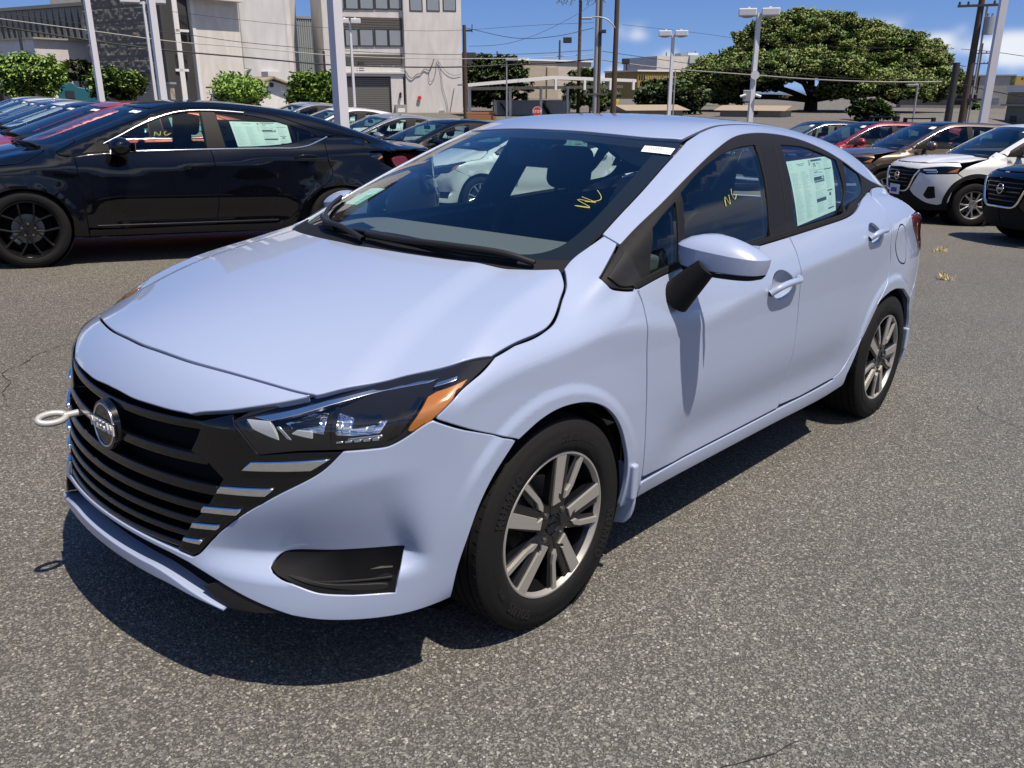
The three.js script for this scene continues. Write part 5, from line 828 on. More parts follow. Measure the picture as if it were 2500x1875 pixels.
{ // small gabled store
  const f = front('gable_house', 'small white gabled store with louvred gable in front of pale house', 'house', [615, 250, 52], [716, 255, 54]); const z2 = (x, y) => [400 + x * .1899, y * .1899], [, h] = f.uv(...z2(1640, 1115)), [, hp] = f.uv(...z2(1350, 1010));
  f.bm('wall', 0, -3, f.len, h, -5, 0, M.whiteWall); const sh = new THREE.Shape(); sh.moveTo(0, h); sh.lineTo(f.len, h); sh.lineTo(f.len * .5, hp - .1); sh.closePath(); const e = new THREE.ExtrudeGeometry(sh, { depth: 5, bevelEnabled: false }); e.translate(0, 0, -5); mesh('gable', e, M.whiteWall, f.g);
  for (const s of [-1, 1]) { const L2 = Math.hypot(f.len * .5 + .4, hp - h), r = box(L2, .10, 5.6, 0, 0, -2.4); r.rotateZ(s * -Math.atan2(hp - h, f.len * .5)); r.translate(f.len * .5 + s * (f.len * .25 + .12), (h + hp) / 2 + .02, 0); mesh('roof', r, M.brownRoof, f.g); }
  mesh('gable_vent', xf(cyl(.14, .14, .06, 16), { r: [Math.PI / 2, 0, 0], p: [f.len * .5, h + .1, .03] }), M.frameDark, f.g);
}
{ // chain-link fence in front of it
  const f = front('chain_fence', 'low galvanised mesh fence in front of the white gabled store', 'fence', [560, 262, 44], [735, 266, 46]); for (let i = 0; i <= 6; i++) f.bm('fence_post', i * f.len / 6 - .03, -2, i * f.len / 6 + .03, .55, -.03, .03, M.galv); f.bm('top_rail', 0, .50, f.len, .55, -.02, .02, M.galv); f.bm('bottom_rail', 0, -.2, f.len, -.16, -.02, .02, M.galv);
}
{ // --- dark stone wall block and the finned building at the left
  const f = front('stone_block_building', 'dark grey building of rough split stone courses at left', 'building', [232, 240, 66], [418, 240, 62]); const top1 = 22;
  f.bm('wall', 0, -3, f.len, top1, -9, -.15, M.blockGrey); { // rough split courses: one relief, far too fine to tell its stones apart
    const w = f.len - .9, q = new THREE.PlaneGeometry(w, top1 + 2, 150, 260), p = q.attributes.position; for (let i = 0; i < p.count; i++) { const x = p.getX(i), y = p.getY(i), row = Math.floor(y / .2), jt = ((y / .2) % 1 + 1) % 1; p.setZ(i, (jt < .14 ? -.05 : 0) + .16 * fbm(x * 1.9 + row * 3.7, row * 1.31, 2.2) + .05 * fbm(x * 5, y * 7, 1)); } q.computeVertexNormals(); q.translate(w / 2, (top1 - 2) / 2, -.05); mesh('stone_facing', q, M.blockGrey, f.g); }
  f.bm('corner_wall', f.len - .9, -3, f.len, top1, -9, .05, M.darkWall); f.bm('pipe_run', 2, 2.85, f.len - 1.2, 2.95, .12, .24, M.iron);
  const ll = front('low_wall', 'low tan wall with pale coping below the stone building', 'wall', [335, 240, 52], [418, 242, 50]); ll.bm('wall', 0, -3, ll.len, ll.uv(380, 206)[1], -.3, 0, M.stuccoTan); ll.bm('coping', -.1, ll.uv(380, 206)[1], ll.len + .1, ll.uv(380, 201)[1], -.4, .1, M.galv);
  const b = front('fin_building', 'grey green building with a row of vertical concrete fins', 'building', [-30, 240, 88], [236, 240, 80]); const Y = y => b.uv(100, y)[1]; b.bm('wall', 0, -3, b.len, Y(21), -8, -.9, M.darkWall);
  const n = 19; for (let i = 0; i < n; i++) { const u = (i + .5) * b.len / n, w = b.len / n; const s = new THREE.Shape(); s.moveTo(-w * .24, -3); s.lineTo(w * .24, -3); s.lineTo(w * .24, Y(70)); s.lineTo(w * .48, Y(22)); s.lineTo(-w * .48, Y(22)); s.lineTo(-w * .24, Y(70)); s.closePath(); const g = new THREE.ExtrudeGeometry(s, { depth: .8, bevelEnabled: false }); g.translate(u, 0, -.85); mesh('fin', g, M.finGrey, b.g); if (i % 3 !== 1) { mesh('window', box(w * .5, Y(62) - Y(83), .05, u + w * .5, (Y(62) + Y(83)) / 2, -.86), M.frameDark, b.g); if (i > 7) mesh('window', box(w * .5, Y(119) - Y(140), .05, u + w * .5, (Y(119) + Y(140)) / 2, -.86), M.frameDark, b.g); } else mesh('infill_panel', box(w * .5, Y(45) - Y(110), .05, u + w * .5, (Y(45) + Y(110)) / 2, -.87), M.finGrey, b.g); }
  b.bm('roof_edge', 0, Y(21), b.len, Y(21) + .3, -8, .1, M.finGrey);
  const lo = front('white_annex', 'low white annex in front of the finned building', 'building', [-20, 240, 70], [105, 240, 66]); lo.bm('wall', 0, -3, lo.len, lo.uv(60, 96)[1], -6, 0, M.stucco); lo.bm('coping', -.05, lo.uv(60, 96)[1], lo.len + .3, lo.uv(60, 92)[1], -6, .15, M.stuccoTan);
  const c = front('roof_tower', 'cream stair tower rising behind the finned building', 'building', [160, 240, 100], [240, 240, 98]); c.bm('wall', 0, 0, c.len + 2, c.uv(190, -30)[1], -5, 0, M.stuccoCream);
}
{ // --- long beige store and flat roofs behind the canopy
  const a = front('beige_warehouse', 'long beige warehouse with white parapet behind the canopy', 'building', [1130, 235, 120], [1450, 240, 135]); const z4 = (x, y) => [1120 + x * .19892, 90 + y * .19892];
  const B = (n, x0, y0, x1, y1, p, q, m) => a.bx(n, ...z4(x0, y0), ...z4(x1, y1), p, q, m); B('wall', 700, 300, 1645, 760, -12, -.3, M.beige); B('wall', 0, 345, 1080, 760, -12, 0, M.stuccoTan); B('roof_edge', 720, 280, 1645, 300, -12, 0, M.white); B('roof_edge', 0, 322, 760, 348, -12, .2, M.white); B('wall', 1070, 375, 1205, 760, -12, .3, M.stuccoTan); for (let i = 0; i < 5; i++) B('roof_vent', 770 + i * 48, 258, 795 + i * 48, 282, -3, -2.4, M.white);
  const d = front('dark_rooftop', 'dark flat roofed building right of the office block', 'building', [1128, 240, 110], [1162, 240, 110]); d.bm('wall', 0, -3, d.len, d.uv(1140, 128)[1], -5, 0, M.darkWall);
}
{ // --- canopy on Y-shaped posts
  const f = front('canopy', 'white flat roofed canopy on forked posts beyond the roof of pale car', 'canopy', [1142, 250, 64], [1552, 250, 66]); const z4 = (x, y) => f.uv(1120 + x * .19892, 90 + y * .19892);
  const P = [[110, 572], [1150, 482], [2170, 522], [2170, 556], [1150, 522], [110, 612]].map(p => z4(...p)); const mk = pts => { const s = new THREE.Shape(); pts.forEach((p, i) => i ? s.lineTo(...p) : s.moveTo(...p)); return s; }; const ex = (pts, d, z) => { const g = new THREE.ExtrudeGeometry(mk(pts), { depth: d, bevelEnabled: false }); g.translate(0, 0, z); return g; };
  mesh('fascia', ex(P, .25, 0), M.white, f.g); mesh('roof_deck', ex([[130, 570], [1150, 478], [2160, 518], [2160, 532], [1150, 498], [130, 592]].map(p => z4(...p)), 9, -9), M.stucco, f.g);
  for (const x of [165, 675, 1062, 1395]) { const a = z4(x - 14, 1000), b = z4(x + 14, 640), c = z4(x - 40, 612), d = z4(x + 40, 600); mesh('post', ex([[a[0], -3], [b[0], -3], b, d, c, [a[0], b[1]]], .4, -2), M.white, f.g); } mesh('beam', ex([[160, 615], [2100, 590], [2100, 625], [160, 655]].map(p => z4(...p)), .3, -2.2), M.stuccoWarm, f.g);
  for (const x of [1185, 1540, 1855, 2138]) { const [u, v] = z4(x, 528); mesh('rafter_end', box(.18, .75, .3, u, v - .35, .12), M.white, f.g); }
  for (const [x0, x1, l] of [[470, 1060, 'white shipping container with side stairs under the canopy, left one'], [1075, 1370, 'white shipping container under the canopy, right one behind the stop sign']]) { const c = front('container', l, 'container', [1120 + x0 * .19892, 250, 70], [1120 + x1 * .19892, 250, 70.5]); const h = c.uv(1250, 90 + 785 * .19892)[1]; c.bm('shell', 0, -3, c.len, h, -2.6, 0, M.whiteWall); c.bm('top_rail', 0, h - .12, c.len, h + .03, -2.6, .06, M.stucco); for (let i = 0; i < 9; i++) c.bm('rib', (i + .3) * c.len / 9, -2.8, (i + .55) * c.len / 9, h - .14, 0, .05, M.whiteWall); const st = box(.10, 4.6, .9, 0, 0, 0); st.rotateZ(.62); st.translate(c.len * .38, -1.2, .6); mesh('stairs', st, M.iron, c.g); }
  const s = top('stop_sign', 'red octagonal stop sign on a post beyond the car roof', 'sign'), p = atS(1120 + 962 * .19892, 90 + 915 * .19892, 58); s.position.copy(p); s.lookAt(CAM.x, p.y, CAM.z);
  const oc = xf(new THREE.CylinderGeometry(.34, .34, .03, 8), { r: [0, Math.PI / 8, 0] }); oc.rotateX(Math.PI / 2); mesh('sign_border', oc, M.white, s); const o2 = xf(new THREE.CylinderGeometry(.31, .31, .03, 8), { r: [0, Math.PI / 8, 0] }); o2.rotateX(Math.PI / 2); o2.translate(0, 0, .008); mesh('sign_plate', o2, M.signRed, s);
  const tg = new TextGeometry('STOP', { font, size: .19, depth: .01, curveSegments: 4 }); tg.computeBoundingBox(); tg.translate(-(tg.boundingBox.max.x + tg.boundingBox.min.x) / 2, -.095, .024); mesh('sign_lettering', tg, M.white, s); mesh('post', box(.07, 3, .05, 0, -1.6, -.05), M.galv, s);
  const pl = top('plank_stack', 'brown stacked planks at the left foot of the canopy', 'plank stack'), pp = atS(1172, 280, 56); pl.position.copy(pp); pl.lookAt(CAM.x, pp.y, CAM.z); for (let i = 0; i < 5; i++) mesh('plank', box(1.9 - (i % 2) * .15, .13, .6, (i % 3) * .06, -.5 + i * .15, 0), M.rust, pl);
}
{ // --- ochre shed, pale blue block, hipped roofs, the houses at the right
  const z5 = (x, y) => [1520 + x * .15371, 60 + y * .15371];
  const f = front('ochre_building', 'ochre metal sided building with white roof edge', 'building', [1553, 240, 105], [1678, 240, 108]); const B = (n, x0, y0, x1, y1, a, b, m) => f.bx(n, ...z5(x0, y0), ...z5(x1, y1), a, b, m); B('wall', 232, 745, 1028, 1180, -8, 0, M.ochre); for (let i = 0; i < 22; i++) B('siding_rib', 240 + i * 36, 750, 248 + i * 36, 1175, 0, .06, M.ochre); B('roof_edge', 225, 722, 1035, 748, -8, .2, M.white); for (const [a, b, c, d] of [[245, 800, 350, 875], [610, 825, 665, 890], [700, 825, 745, 890], [862, 812, 962, 890]]) f.win(...z5(a, b), ...z5(c, d)); B('window', 415, 920, 830, 985, -.02, .05, M.darkGlass);
  const g = front('pale_blue_building', 'pale blue three storey block with square dark windows', 'building', [1600, 240, 128], [1790, 240, 132]); const C2 = (n, x0, y0, x1, y1, a, b, m) => g.bx(n, ...z5(x0, y0), ...z5(x1, y1), a, b, m); C2('wall', 1050, 490, 1760, 1180, -12, 0, M.paleBlue); C2('wall', 548, 500, 1050, 1180, -12, -.3, M.stuccoWarm); for (const x of [1062, 1225, 1458, 1620]) g.win(...z5(x, 622), ...z5(x + 95, 715)); for (const x of [1045, 1205, 1440]) g.win(...z5(x, 855), ...z5(x + 95, 945)); C2('roof_unit', 1030, 445, 1140, 490, -4, -2, M.galv); C2('roof_unit', 1145, 440, 1310, 490, -5, -2, M.whiteWall); C2('aerial', 1312, 405, 1318, 490, -3, -2.9, M.iron); C2('aerial', 838, 430, 848, 500, -3, -2.9, M.iron);
  const hip = (A, Bp, yr, ye, lab, roofM, wallM, z) => { const h = front('gabled_hut', lab, 'hut', A, Bp); const r = h.uv(...yr)[1], e = h.uv(...ye)[1]; h.bm('wall', 0, -3, h.len, e, -4, 0, wallM); const s = new THREE.Shape(); s.moveTo(.5, e - .05); s.lineTo(-4.5, e - .05); s.lineTo(-2, r); s.closePath(); const q = new THREE.ExtrudeGeometry(s, { depth: h.len + .8, bevelEnabled: false }); q.rotateY(Math.PI / 2); q.scale(1, 1, 1); const pz = q.attributes.position; for (let i = 0; i < pz.count; i++) { const x = pz.getX(i), zz = pz.getZ(i); pz.setXYZ(i, x - .4, pz.getY(i), -zz); } q.computeVertexNormals(); roofM.side = THREE.DoubleSide; mesh('roof', q, roofM, h.g); return h; };
  hip([1535, 255, 62], [1668, 258, 63], z5(500, 1278), z5(500, 1350), 'low hut with long tan roof just above the car roof', M.brownRoof, M.stuccoTan);
  const h2 = hip([1758, 275, 66], [1905, 285, 64], [1830, 258], [1830, 268], 'beige hut with gable and small window left of the big tree trunk', M.brownRoof, M.stuccoTan); h2.bx('window', 1842, 271, 1850, 280, 0, .05, M.frameDark);
  const z7 = (x, y) => [2150 + x * .15823, 100 + y * .15823]; const k = front('beige_flats', 'beige flats with balconies behind the dark poles at right', 'building', [2190, 260, 118], [2460, 268, 112]); const K = (n, x0, y0, x1, y1, a, b, m) => k.bx(n, ...z7(x0, y0), ...z7(x1, y1), a, b, m);
  K('wall', 250, 540, 1480, 1110, -10, -1.2, M.stuccoTan); K('roof_edge', 250, 525, 2100, 548, -10, .1, M.beige); for (const y of [810, 1075]) K('balcony_slab', 250, y, 1490, y + 16, -1.2, 0, M.beige); K('balcony_wall', 700, 690, 1480, 806, -.2, 0, M.beige); K('balcony_wall', 300, 990, 1480, 1075, -.2, 0, M.stuccoTan); K('wall', 1490, 545, 1960, 1110, -10, 0, M.beige); K('wall', 1730, 545, 2100, 612, -9, -.5, M.stuccoTan); K('tower', 700, 318, 1065, 530, -6, -2, M.stuccoCream); k.win(...z7(890, 438), ...z7(1012, 522), M.darkGlass, M.frameDark, .08, -2); for (const [a, b, c, d] of [[800, 850, 895, 935], [1110, 850, 1240, 980], [850, 585, 955, 665], [1160, 580, 1300, 690], [1380, 840, 1450, 985], [1390, 570, 1480, 690]]) k.win(...z7(a, b), ...z7(c, d), M.darkGlass, M.frameDark, .08, -1.18); k.win(...z7(1735, 865), ...z7(1835, 945), M.blindGlass, M.stucco, .06, 0);
  const r = front('green_shop', 'grey green shop with louvre and brown gable at the right edge', 'building', [2452, 275, 78], [2560, 280, 74]); r.bx('wall', 2452, 258, 2560, 330, -6, 0, M.greenWall); r.bx('wall', 2462, 225, 2560, 258, -6, -.05, M.brownRoof); r.bx('roof_edge', 2448, 255, 2560, 259, -6, .3, M.stuccoTan); const wr = r.bx('white_roof', 2462, 208, 2560, 225, -6, .2, M.white); for (let i = 0; i < 5; i++) r.bx('louvre', ...z7(2000, 1155 + i * 20), ...z7(2100, 1167 + i * 20), 0, .05, M.frameDark);
  const y = front('far_tan_block', 'small far tan block with one window at the right edge', 'building', [2478, 200, 150], [2540, 200, 150]); y.bm('wall', 0, -5, y.len, y.uv(2490, 185)[1], -6, 0, M.ochre); y.win(2494, 189, 2499, 194);
}
// ---------- the pale sedan in front ----------
const hero = top('parked_car', 'pale lavender blue sedan in front, tow eye screwed into its grille', 'car');
hero.rotation.x = -SLOPE;
{
  const S = buildSedan(hero, { full: true, paint: M.palePaint, fog: true });
  const ws = addWheels(hero, 'spokes', [0, -2.62], .757, .318, .205, [0, 1.0, 2.35, .4]);
  for (const w of ws) {
    mesh('tread', treadGeo(.3175, .205), M.matte, w);
    arcText('205/55 R16 91H', .017, .263, 0, .1012, M.rubberLetter, w, 'tyre_lettering'); arcText('KUMHO', .030, .262, 97, .1012, M.rubberLetter, w, 'tyre_lettering'); arcText('SOLUS', .026, .262, 205, .1012, M.rubberLetter, w, 'tyre_lettering'); arcText('TA31', .012, .262, 238, .1012, M.rubberLetter, w, 'tyre_lettering');
    arcText('KUMHO', .030, .262, 287, .1012, M.rubberLetter, w, 'tyre_lettering');
  }
  mesh('wheel_tag', box(.002, .022, .018, .082, Math.cos(1.41) * .205, -Math.sin(1.41) * .205), M.greenTag, ws[0]);
  // mud flaps behind the wheels
  const flap = (z, y0, y1) => { const s = new THREE.Shape(); s.moveTo(.70, y1 - .02); s.lineTo(.872, y1); s.quadraticCurveTo(.884, y1, .883, y1 - .03); s.lineTo(.880, y0 + .07); s.quadraticCurveTo(.872, y0, .84, y0); s.lineTo(.74, y0 - .02); s.lineTo(.70, y0 + .03); s.closePath(); const g = new THREE.ExtrudeGeometry(s, { depth: .012, bevelEnabled: true, bevelSize: .004, bevelThickness: .004, bevelSegments: 2 }); g.rotateY(.16); g.translate(0, 0, z + .11); return g; };
  for (const [z, y0, y1, dx] of [[-.345, .195, .398, 0], [-2.975, .19, .40, -.03]]) { const fl = join(flap(z, y0, y1), box(.05, .12, .03, .862, y1 - .05, z - .005, .01)); fl.translate(dx, 0, 0); S.both('mud_flap', fl, M.palePaint); }
  // badge: a dark disc with a bright broken ring and the name across it
  const bz = SH.Zf(0, .615) + .008, disc = xf(cyl(.066, .070, .014, 48), { r: [Math.PI / 2 - .06, 0, 0], p: [0, .615, bz - .004] });
  const bd = mesh('badge', disc, M.piano, hero), arc = (a0, a1) => { const pts = []; for (let i = 0; i <= 20; i++) { const a = a0 + (a1 - a0) * i / 20; pts.push([.057 * Math.cos(a), .615 + .057 * Math.sin(a), bz + .004 - .06 * .057 * Math.sin(a)]); } return tube(pts, .0028, 30, 8); };
  mesh('badge_ring', join(arc(.30, Math.PI - .30), arc(Math.PI + .30, 2 * Math.PI - .30)), M.satinChrome, bd);
  const tg = new TextGeometry('NISSAN', { font, size: .025, depth: .004, curveSegments: 4, bevelEnabled: false }); tg.computeBoundingBox(); tg.scale(.132 / (tg.boundingBox.max.x - tg.boundingBox.min.x), 1, 1); tg.computeBoundingBox(); tg.translate(-(tg.boundingBox.max.x + tg.boundingBox.min.x) / 2, .615 - .0135, bz + .006);
  mesh('badge_lettering', tg, std('badgeLetter', { color: lin(.55, .56, .58), roughness: .35, metalness: .3 }), bd); mesh('badge_bar', box(.140, .036, .008, 0, .615, bz + .002, .003), M.piano, bd);
  // aerial fin, tow eye
  const fin = new THREE.SphereGeometry(1, 24, 14, 0, Math.PI * 2, 0, Math.PI / 2); fin.scale(.032, .052, .085); fin.translate(0, hit(SH.G, PR.top.ray(0, -2.42))[1] - .004, -2.42); mesh('aerial_fin', fin, M.palePaint, hero);
  { const loop = []; for (let i = 0; i < 24; i++) { const a = i / 24 * Math.PI * 2; loop.push([-.262 + -.016 * Math.sin(a), .574 + .009 * Math.sin(a), .902 + .037 * Math.cos(a)]); } mesh('tow_eye', join(tube(loop, .0095, 60, 10, true), tube([[-.262, .574, .872], [-.262, .574, .845], [-.262, .574, .80]], .0105, 10, 10)), std('castSteel', { color: lin(.34, .345, .35), roughness: .45, metalness: .25 }), hero); }
  // wax crayon marks, tags and the price sheet
  const onG = (x, z, d = .003) => { const h = hit(inner(SH.G, .004), PR.top.ray(x, z)), n = grad(SH.G, h[0], h[1], h[2]); return [h[0] + n[0] * d, h[1] + n[1] * d, h[2] + n[2] * d]; };
  const mark = pts => tube(pts, .0013, 40, 5);
  mesh('crayon_mark', join(mark([[.545, -.490], [.502, -.468], [.549, -.490], [.489, -.500], [.546, -.522], [.491, -.520]].map(p => onG(...p, .003))), mark([[.515, -.505], [.535, -.520], [.548, -.545], [.536, -.562], [.508, -.580]].map(p => onG(...p, .003)))), M.yellowWax, hero);
  const onW = (z, y) => { const h = hit(inner(SH.G, .008), PR.side.ray(z, y)); return [h[0] + .002, y, z]; };
  mesh('crayon_mark', join(mark([[-1.043, 1.164], [-1.041, 1.141], [-1.052, 1.173], [-1.073, 1.147], [-1.083, 1.179]].map(p => onW(...p))), mark([[-1.112, 1.198], [-1.106, 1.175], [-1.118, 1.162], [-1.139, 1.178]].map(p => onW(...p)))), M.yellowWax, hero);
  const tagOn = (pts, d, m, n) => { const g = panel((x, y, z) => SH.G(x, y, z) + d, pts, { proj: 'top', res: .02, lip: 0 }); return mesh(n, g, m, hero); };
  const quadOn = (q, f, m, n) => { const pos = [], uv = [], N = 8; const P = (u, v) => { const a = [0, 1].map(k => q[0][k] * (1 - u) * (1 - v) + q[1][k] * u * (1 - v) + q[2][k] * u * v + q[3][k] * (1 - u) * v); return f(...a); }; for (let i = 0; i < N; i++) for (let j = 0; j < N; j++) for (const [a, b] of [[0, 0], [0, 1], [1, 1], [0, 0], [1, 1], [1, 0]]) { const u = (i + a) / N, v = (j + b) / N; pos.push(...P(u, v)); uv.push(u, 1 - v); } const g = new THREE.BufferGeometry(); g.setAttribute('position', new THREE.Float32BufferAttribute(pos, 3)); g.setAttribute('uv', new THREE.Float32BufferAttribute(uv, 2)); g.computeVertexNormals(); return mesh(n, g, m, hero); };
  quadOn([[.460, -.915], [.552, -.969], [.564, -.922], [.474, -.872]], (x, z) => onG(x, z, .003), M.stockTag, 'stock_tag');
  quadOn([[-.502, -.448], [-.346, -.392], [-.372, -.275], [-.528, -.335]], (x, z) => onG(x, z, -.006), M.greenSlip, 'paper_slip');
  const sheet = quadOn([[-1.653, 1.281], [-2.140, 1.298], [-2.020, 1.074], [-1.596, 1.037]], (z, y) => { const p = onW(z, y); return [p[0] - .006, p[1], p[2]]; }, M.priceSheet, 'price_sheet');
}
// ---------- the other cars of the lot ----------
function park(o, x, z, deg, dy = 0) {                     // nose turned deg degrees from +z towards -x, wheels on the sloping lot
  const e = .8, n = new V3(groundY(x - e, z) - groundY(x + e, z), 2 * e, groundY(x, z - e) - groundY(x, z + e)).normalize();
  o.position.set(x, groundY(x, z) + dy, z);
  o.quaternion.setFromUnitVectors(new V3(0, 1, 0), n).multiply(new THREE.Quaternion().setFromAxisAngle(new V3(0, 1, 0), -deg * Math.PI / 180));
}
function copyOf(src, from, to, label) {                    // a copy with its own paint and its own label
  const c = src.clone(); c.name = numbered(src.name.replace(/_\d+$/, '')); scene.add(c); c.traverse(m => { if (m.isMesh && m.material === from) m.material = to; }); c.userData = { ...src.userData, label }; return c;
}
const G1 = 'sedans parked nose out in the left row', G2 = 'sedans parked behind the pale car', G3 = 'tall cars parked in the right row';
{
  const SC = [1.043, .978, 1.06];
  const b = top('parked_car', 'black sedan with gloss black wheels and price sheet, nearest of the left row', 'car', G1);
  const S = buildSedan(b, { paint: M.blackPaint, style: 'b', scale: SC, tail: .28, wipers: true, frame: M.blackPaint });
  addWheels(b, 'big', [0, -2.77], .79, .326, .215, [.3, .9, 1.7, .2]);
  const onW = (z, y, d = .003) => { const h = hit(inner(SH.G, .008), PR.side.ray(z, y)); return [(h[0] + d) * SC[0], y * SC[1], z * SC[2]]; };
  const quad = (q, f, m, n) => { const pos = [], uv = [], N = 6, Pq = (u, v) => f(...[0, 1].map(k => q[0][k] * (1 - u) * (1 - v) + q[1][k] * u * (1 - v) + q[2][k] * u * v + q[3][k] * (1 - u) * v)); for (let i = 0; i < N; i++) for (let j = 0; j < N; j++) for (const [a, c] of [[0, 0], [0, 1], [1, 1], [0, 0], [1, 1], [1, 0]]) { const u = (i + a) / N, v = (j + c) / N; pos.push(...Pq(u, v)); uv.push(u, 1 - v); } const g = new THREE.BufferGeometry(); g.setAttribute('position', new THREE.Float32BufferAttribute(pos, 3)); g.setAttribute('uv', new THREE.Float32BufferAttribute(uv, 2)); g.computeVertexNormals(); return mesh(n, g, m, b); };
  quad([[-1.66, 1.262], [-2.17, 1.262], [-2.19, 1.05], [-1.70, 1.035]], (z, y) => onW(z, y, -.006), M.priceSheetB, 'price_sheet');
  quad([[-2.19, 1.262], [-1.68, 1.262], [-1.72, 1.045], [-2.21, 1.045]], (z, y) => { const p = onW(z, y, -.02); return [-p[0], p[1], p[2]]; }, M.priceSheetB, 'price_sheet');
  mesh('crayon_mark', join(tube([[-1.02, 1.12], [-1.03, 1.155], [-1.06, 1.125], [-1.075, 1.16]].map(p => onW(...p)), .003, 24, 5), tube([[-1.12, 1.165], [-1.10, 1.145], [-1.115, 1.128], [-1.15, 1.145]].map(p => onW(...p)), .003, 24, 5)), M.yellowWax, b);
  const tg = panel((x, y, z) => SH.G(x, y, z) - .001, [[.46, -.915, 1], [.552, -.969, 1], [.564, -.922, 1], [.474, -.872, 1]], { proj: 'top', res: .03, lip: 0 }); tg.scale(...SC); mesh('stock_tag', tg, M.stockTag, b);
  const x0 = -6.465, z0 = -1.18, vx = -2.80, vz = -.832;
  park(b, x0, z0, 17);
  const rest = [[M.redPaint, 'metallic orange red sedan, second in the left row after the black one'], [M.blackPaint, 'black sedan, third in the left row, beyond the red one'], [M.whitePaint, 'white sedan, fourth in the left row'], [M.bluePaint, 'dark blue sedan, fifth in the left row'], [M.silverPaint, 'silver sedan, sixth in the left row'], [M.whitePaint, 'white sedan, seventh in the left row'], [M.greyPaint, 'grey sedan, eighth in the left row'], [M.whitePaint, 'white sedan farthest back in the left row']];
  rest.forEach(([p, l], i) => { const c = copyOf(b, M.blackPaint, p, l); park(c, x0 + vx * (i + 1), z0 + vz * (i + 1), 17); });
  // two more behind that row's far end
}
{
  const w = top('parked_car', 'white sedan with silver wheels, seen through the windscreen of the pale car', 'car', G2);
  buildSedan(w, { paint: M.whitePaint, fog: true, wipers: true });
  addWheels(w, 'silver', [0, -2.62], .757, .318, .205);
  mesh('price_sheet', box(.004, .24, .5, .655, 1.17, -1.85).rotateZ(.0), M.priceSheet, w);
  const [wx, wz] = [-7.80, -8.08], ux = -2.73, uz = -.833; park(w, wx, wz, 17, -.05);
  const k = copyOf(w, M.whitePaint, M.blackPaint, 'black sedan with pale dashboard sheet, between the silver sedan and the pale car'); park(k, wx + ux, wz + uz, 17, -.04);
  const s = copyOf(w, M.whitePaint, M.silverPaint, 'silver sedan behind the thick white lamp post, left of the black sedan'); park(s, wx + ux * 2, wz + uz * 2, 17, -.03);
  const v = copyOf(w, M.whitePaint, M.whitePaint, 'white sedan, only its roof showing left of the silver sedan'); park(v, wx + ux * 3, wz + uz * 3, 17); const v2 = copyOf(w, M.whitePaint, M.silverPaint, 'light silver sedan roof farthest left behind the black sedan tail'); park(v2, wx + ux * 4, wz + uz * 4, 17);
}
{
  const k = top('parked_suv', 'white compact crossover with black wheel arch cladding and dealer plate', 'suv', G3);
  buildSuv(k, { paint: M.whitePaint, roof: M.whitePaint, mirror: M.piano, vee: M.chrome });
  addWheels(k, 'silver', [0, -2.62], .775, .335, .205, [.2, .8, 1.4, 2]);
  const pl = mesh('plate_holder', box(.31, .16, .02, 0, .50, .862, .01), M.plainTag, k); mesh('plate_print', box(.19, .07, .004, 0, .49, .874), std('plateBlue', { color: lin(.03, .05, .30) }), pl);
  const kx = -2.02, kz = -13.78, dx = -2.07, dz = -2.07; park(k, kx, kz, 45);
  const d = copyOf(k, M.whitePaint, M.blackPaint, 'black crossover at the right edge, only its grille corner in view'); d.children.filter(c => /^plate/.test(c.name)).forEach(c => d.remove(c)); park(d, kx - dx * .96, kz - dz * .96, 45);
  const r = top('parked_suv', 'bronze brown crossover with bright window line beside the white one', 'suv', G3);
  buildSuv(r, { paint: M.bronzePaint, roof: M.blackPaint, scale: [1.05, 1.02, 1.04], bright: true, rails: false });
  addWheels(r, 'silver', [0, -2.72], .81, .355, .225, [.5, .1, 1.2, 2.2]); park(r, kx + dx, kz + dz, 45);
  const rd = copyOf(r, M.bronzePaint, M.crimsonPaint, 'bright red crossover with roof cross bars beyond the bronze one'); park(rd, kx + dx * 2.0, kz + dz * 2.0, 45);
  mesh('cross_bar', join(box(1.30, .03, .06, 0, 1.71, -1.62, .012), box(.07, .12, .09, .63, 1.68, -1.62, .02), box(.07, .12, .09, -.63, 1.68, -1.62, .02)), M.satin, rd); mesh('cross_bar', join(box(1.30, .03, .06, 0, 1.70, -2.45, .012), box(.07, .12, .09, .63, 1.665, -2.45, .02), box(.07, .12, .09, -.63, 1.665, -2.45, .02)), M.satin, rd);
  const bl = copyOf(r, M.bronzePaint, M.bluePaint, 'dark blue crossover farthest along the right row, roof only in view'); park(bl, kx + dx * 3.0, kz + dz * 3.0, 45);
}
// ---------- poles, lamps, wires ----------
function upPole(name, label, cat, x, y, d, yTop, r0, r1, m, square, group, drop = 1.5) {
  const b = atS(x, y, d), dir = atS(x, yTop, 1).sub(CAM), hx = Math.hypot(b.x - CAM.x, b.z - CAM.z) / Math.hypot(dir.x, dir.z), h = CAM.y + dir.y * hx - b.y; const g = top(name, label, cat, group); g.position.set(b.x, b.y - drop, b.z); const yaw = Math.atan2(CAM.x - b.x, CAM.z - b.z); g.rotation.y = yaw;
  const H = h + drop; if (square) { const gg = new THREE.CylinderGeometry(r1 * 1.414, r0 * 1.414, H, 4); gg.rotateY(Math.PI / 4 + (square === true ? .35 : square)); gg.translate(0, H / 2, 0); mesh('post', toCreasedNormals(gg, .3), m, g); } else { const gg = cyl(r1, r0, H, 14); gg.translate(0, H / 2, 0); mesh('post', gg, m, g); } return { g, H };
}
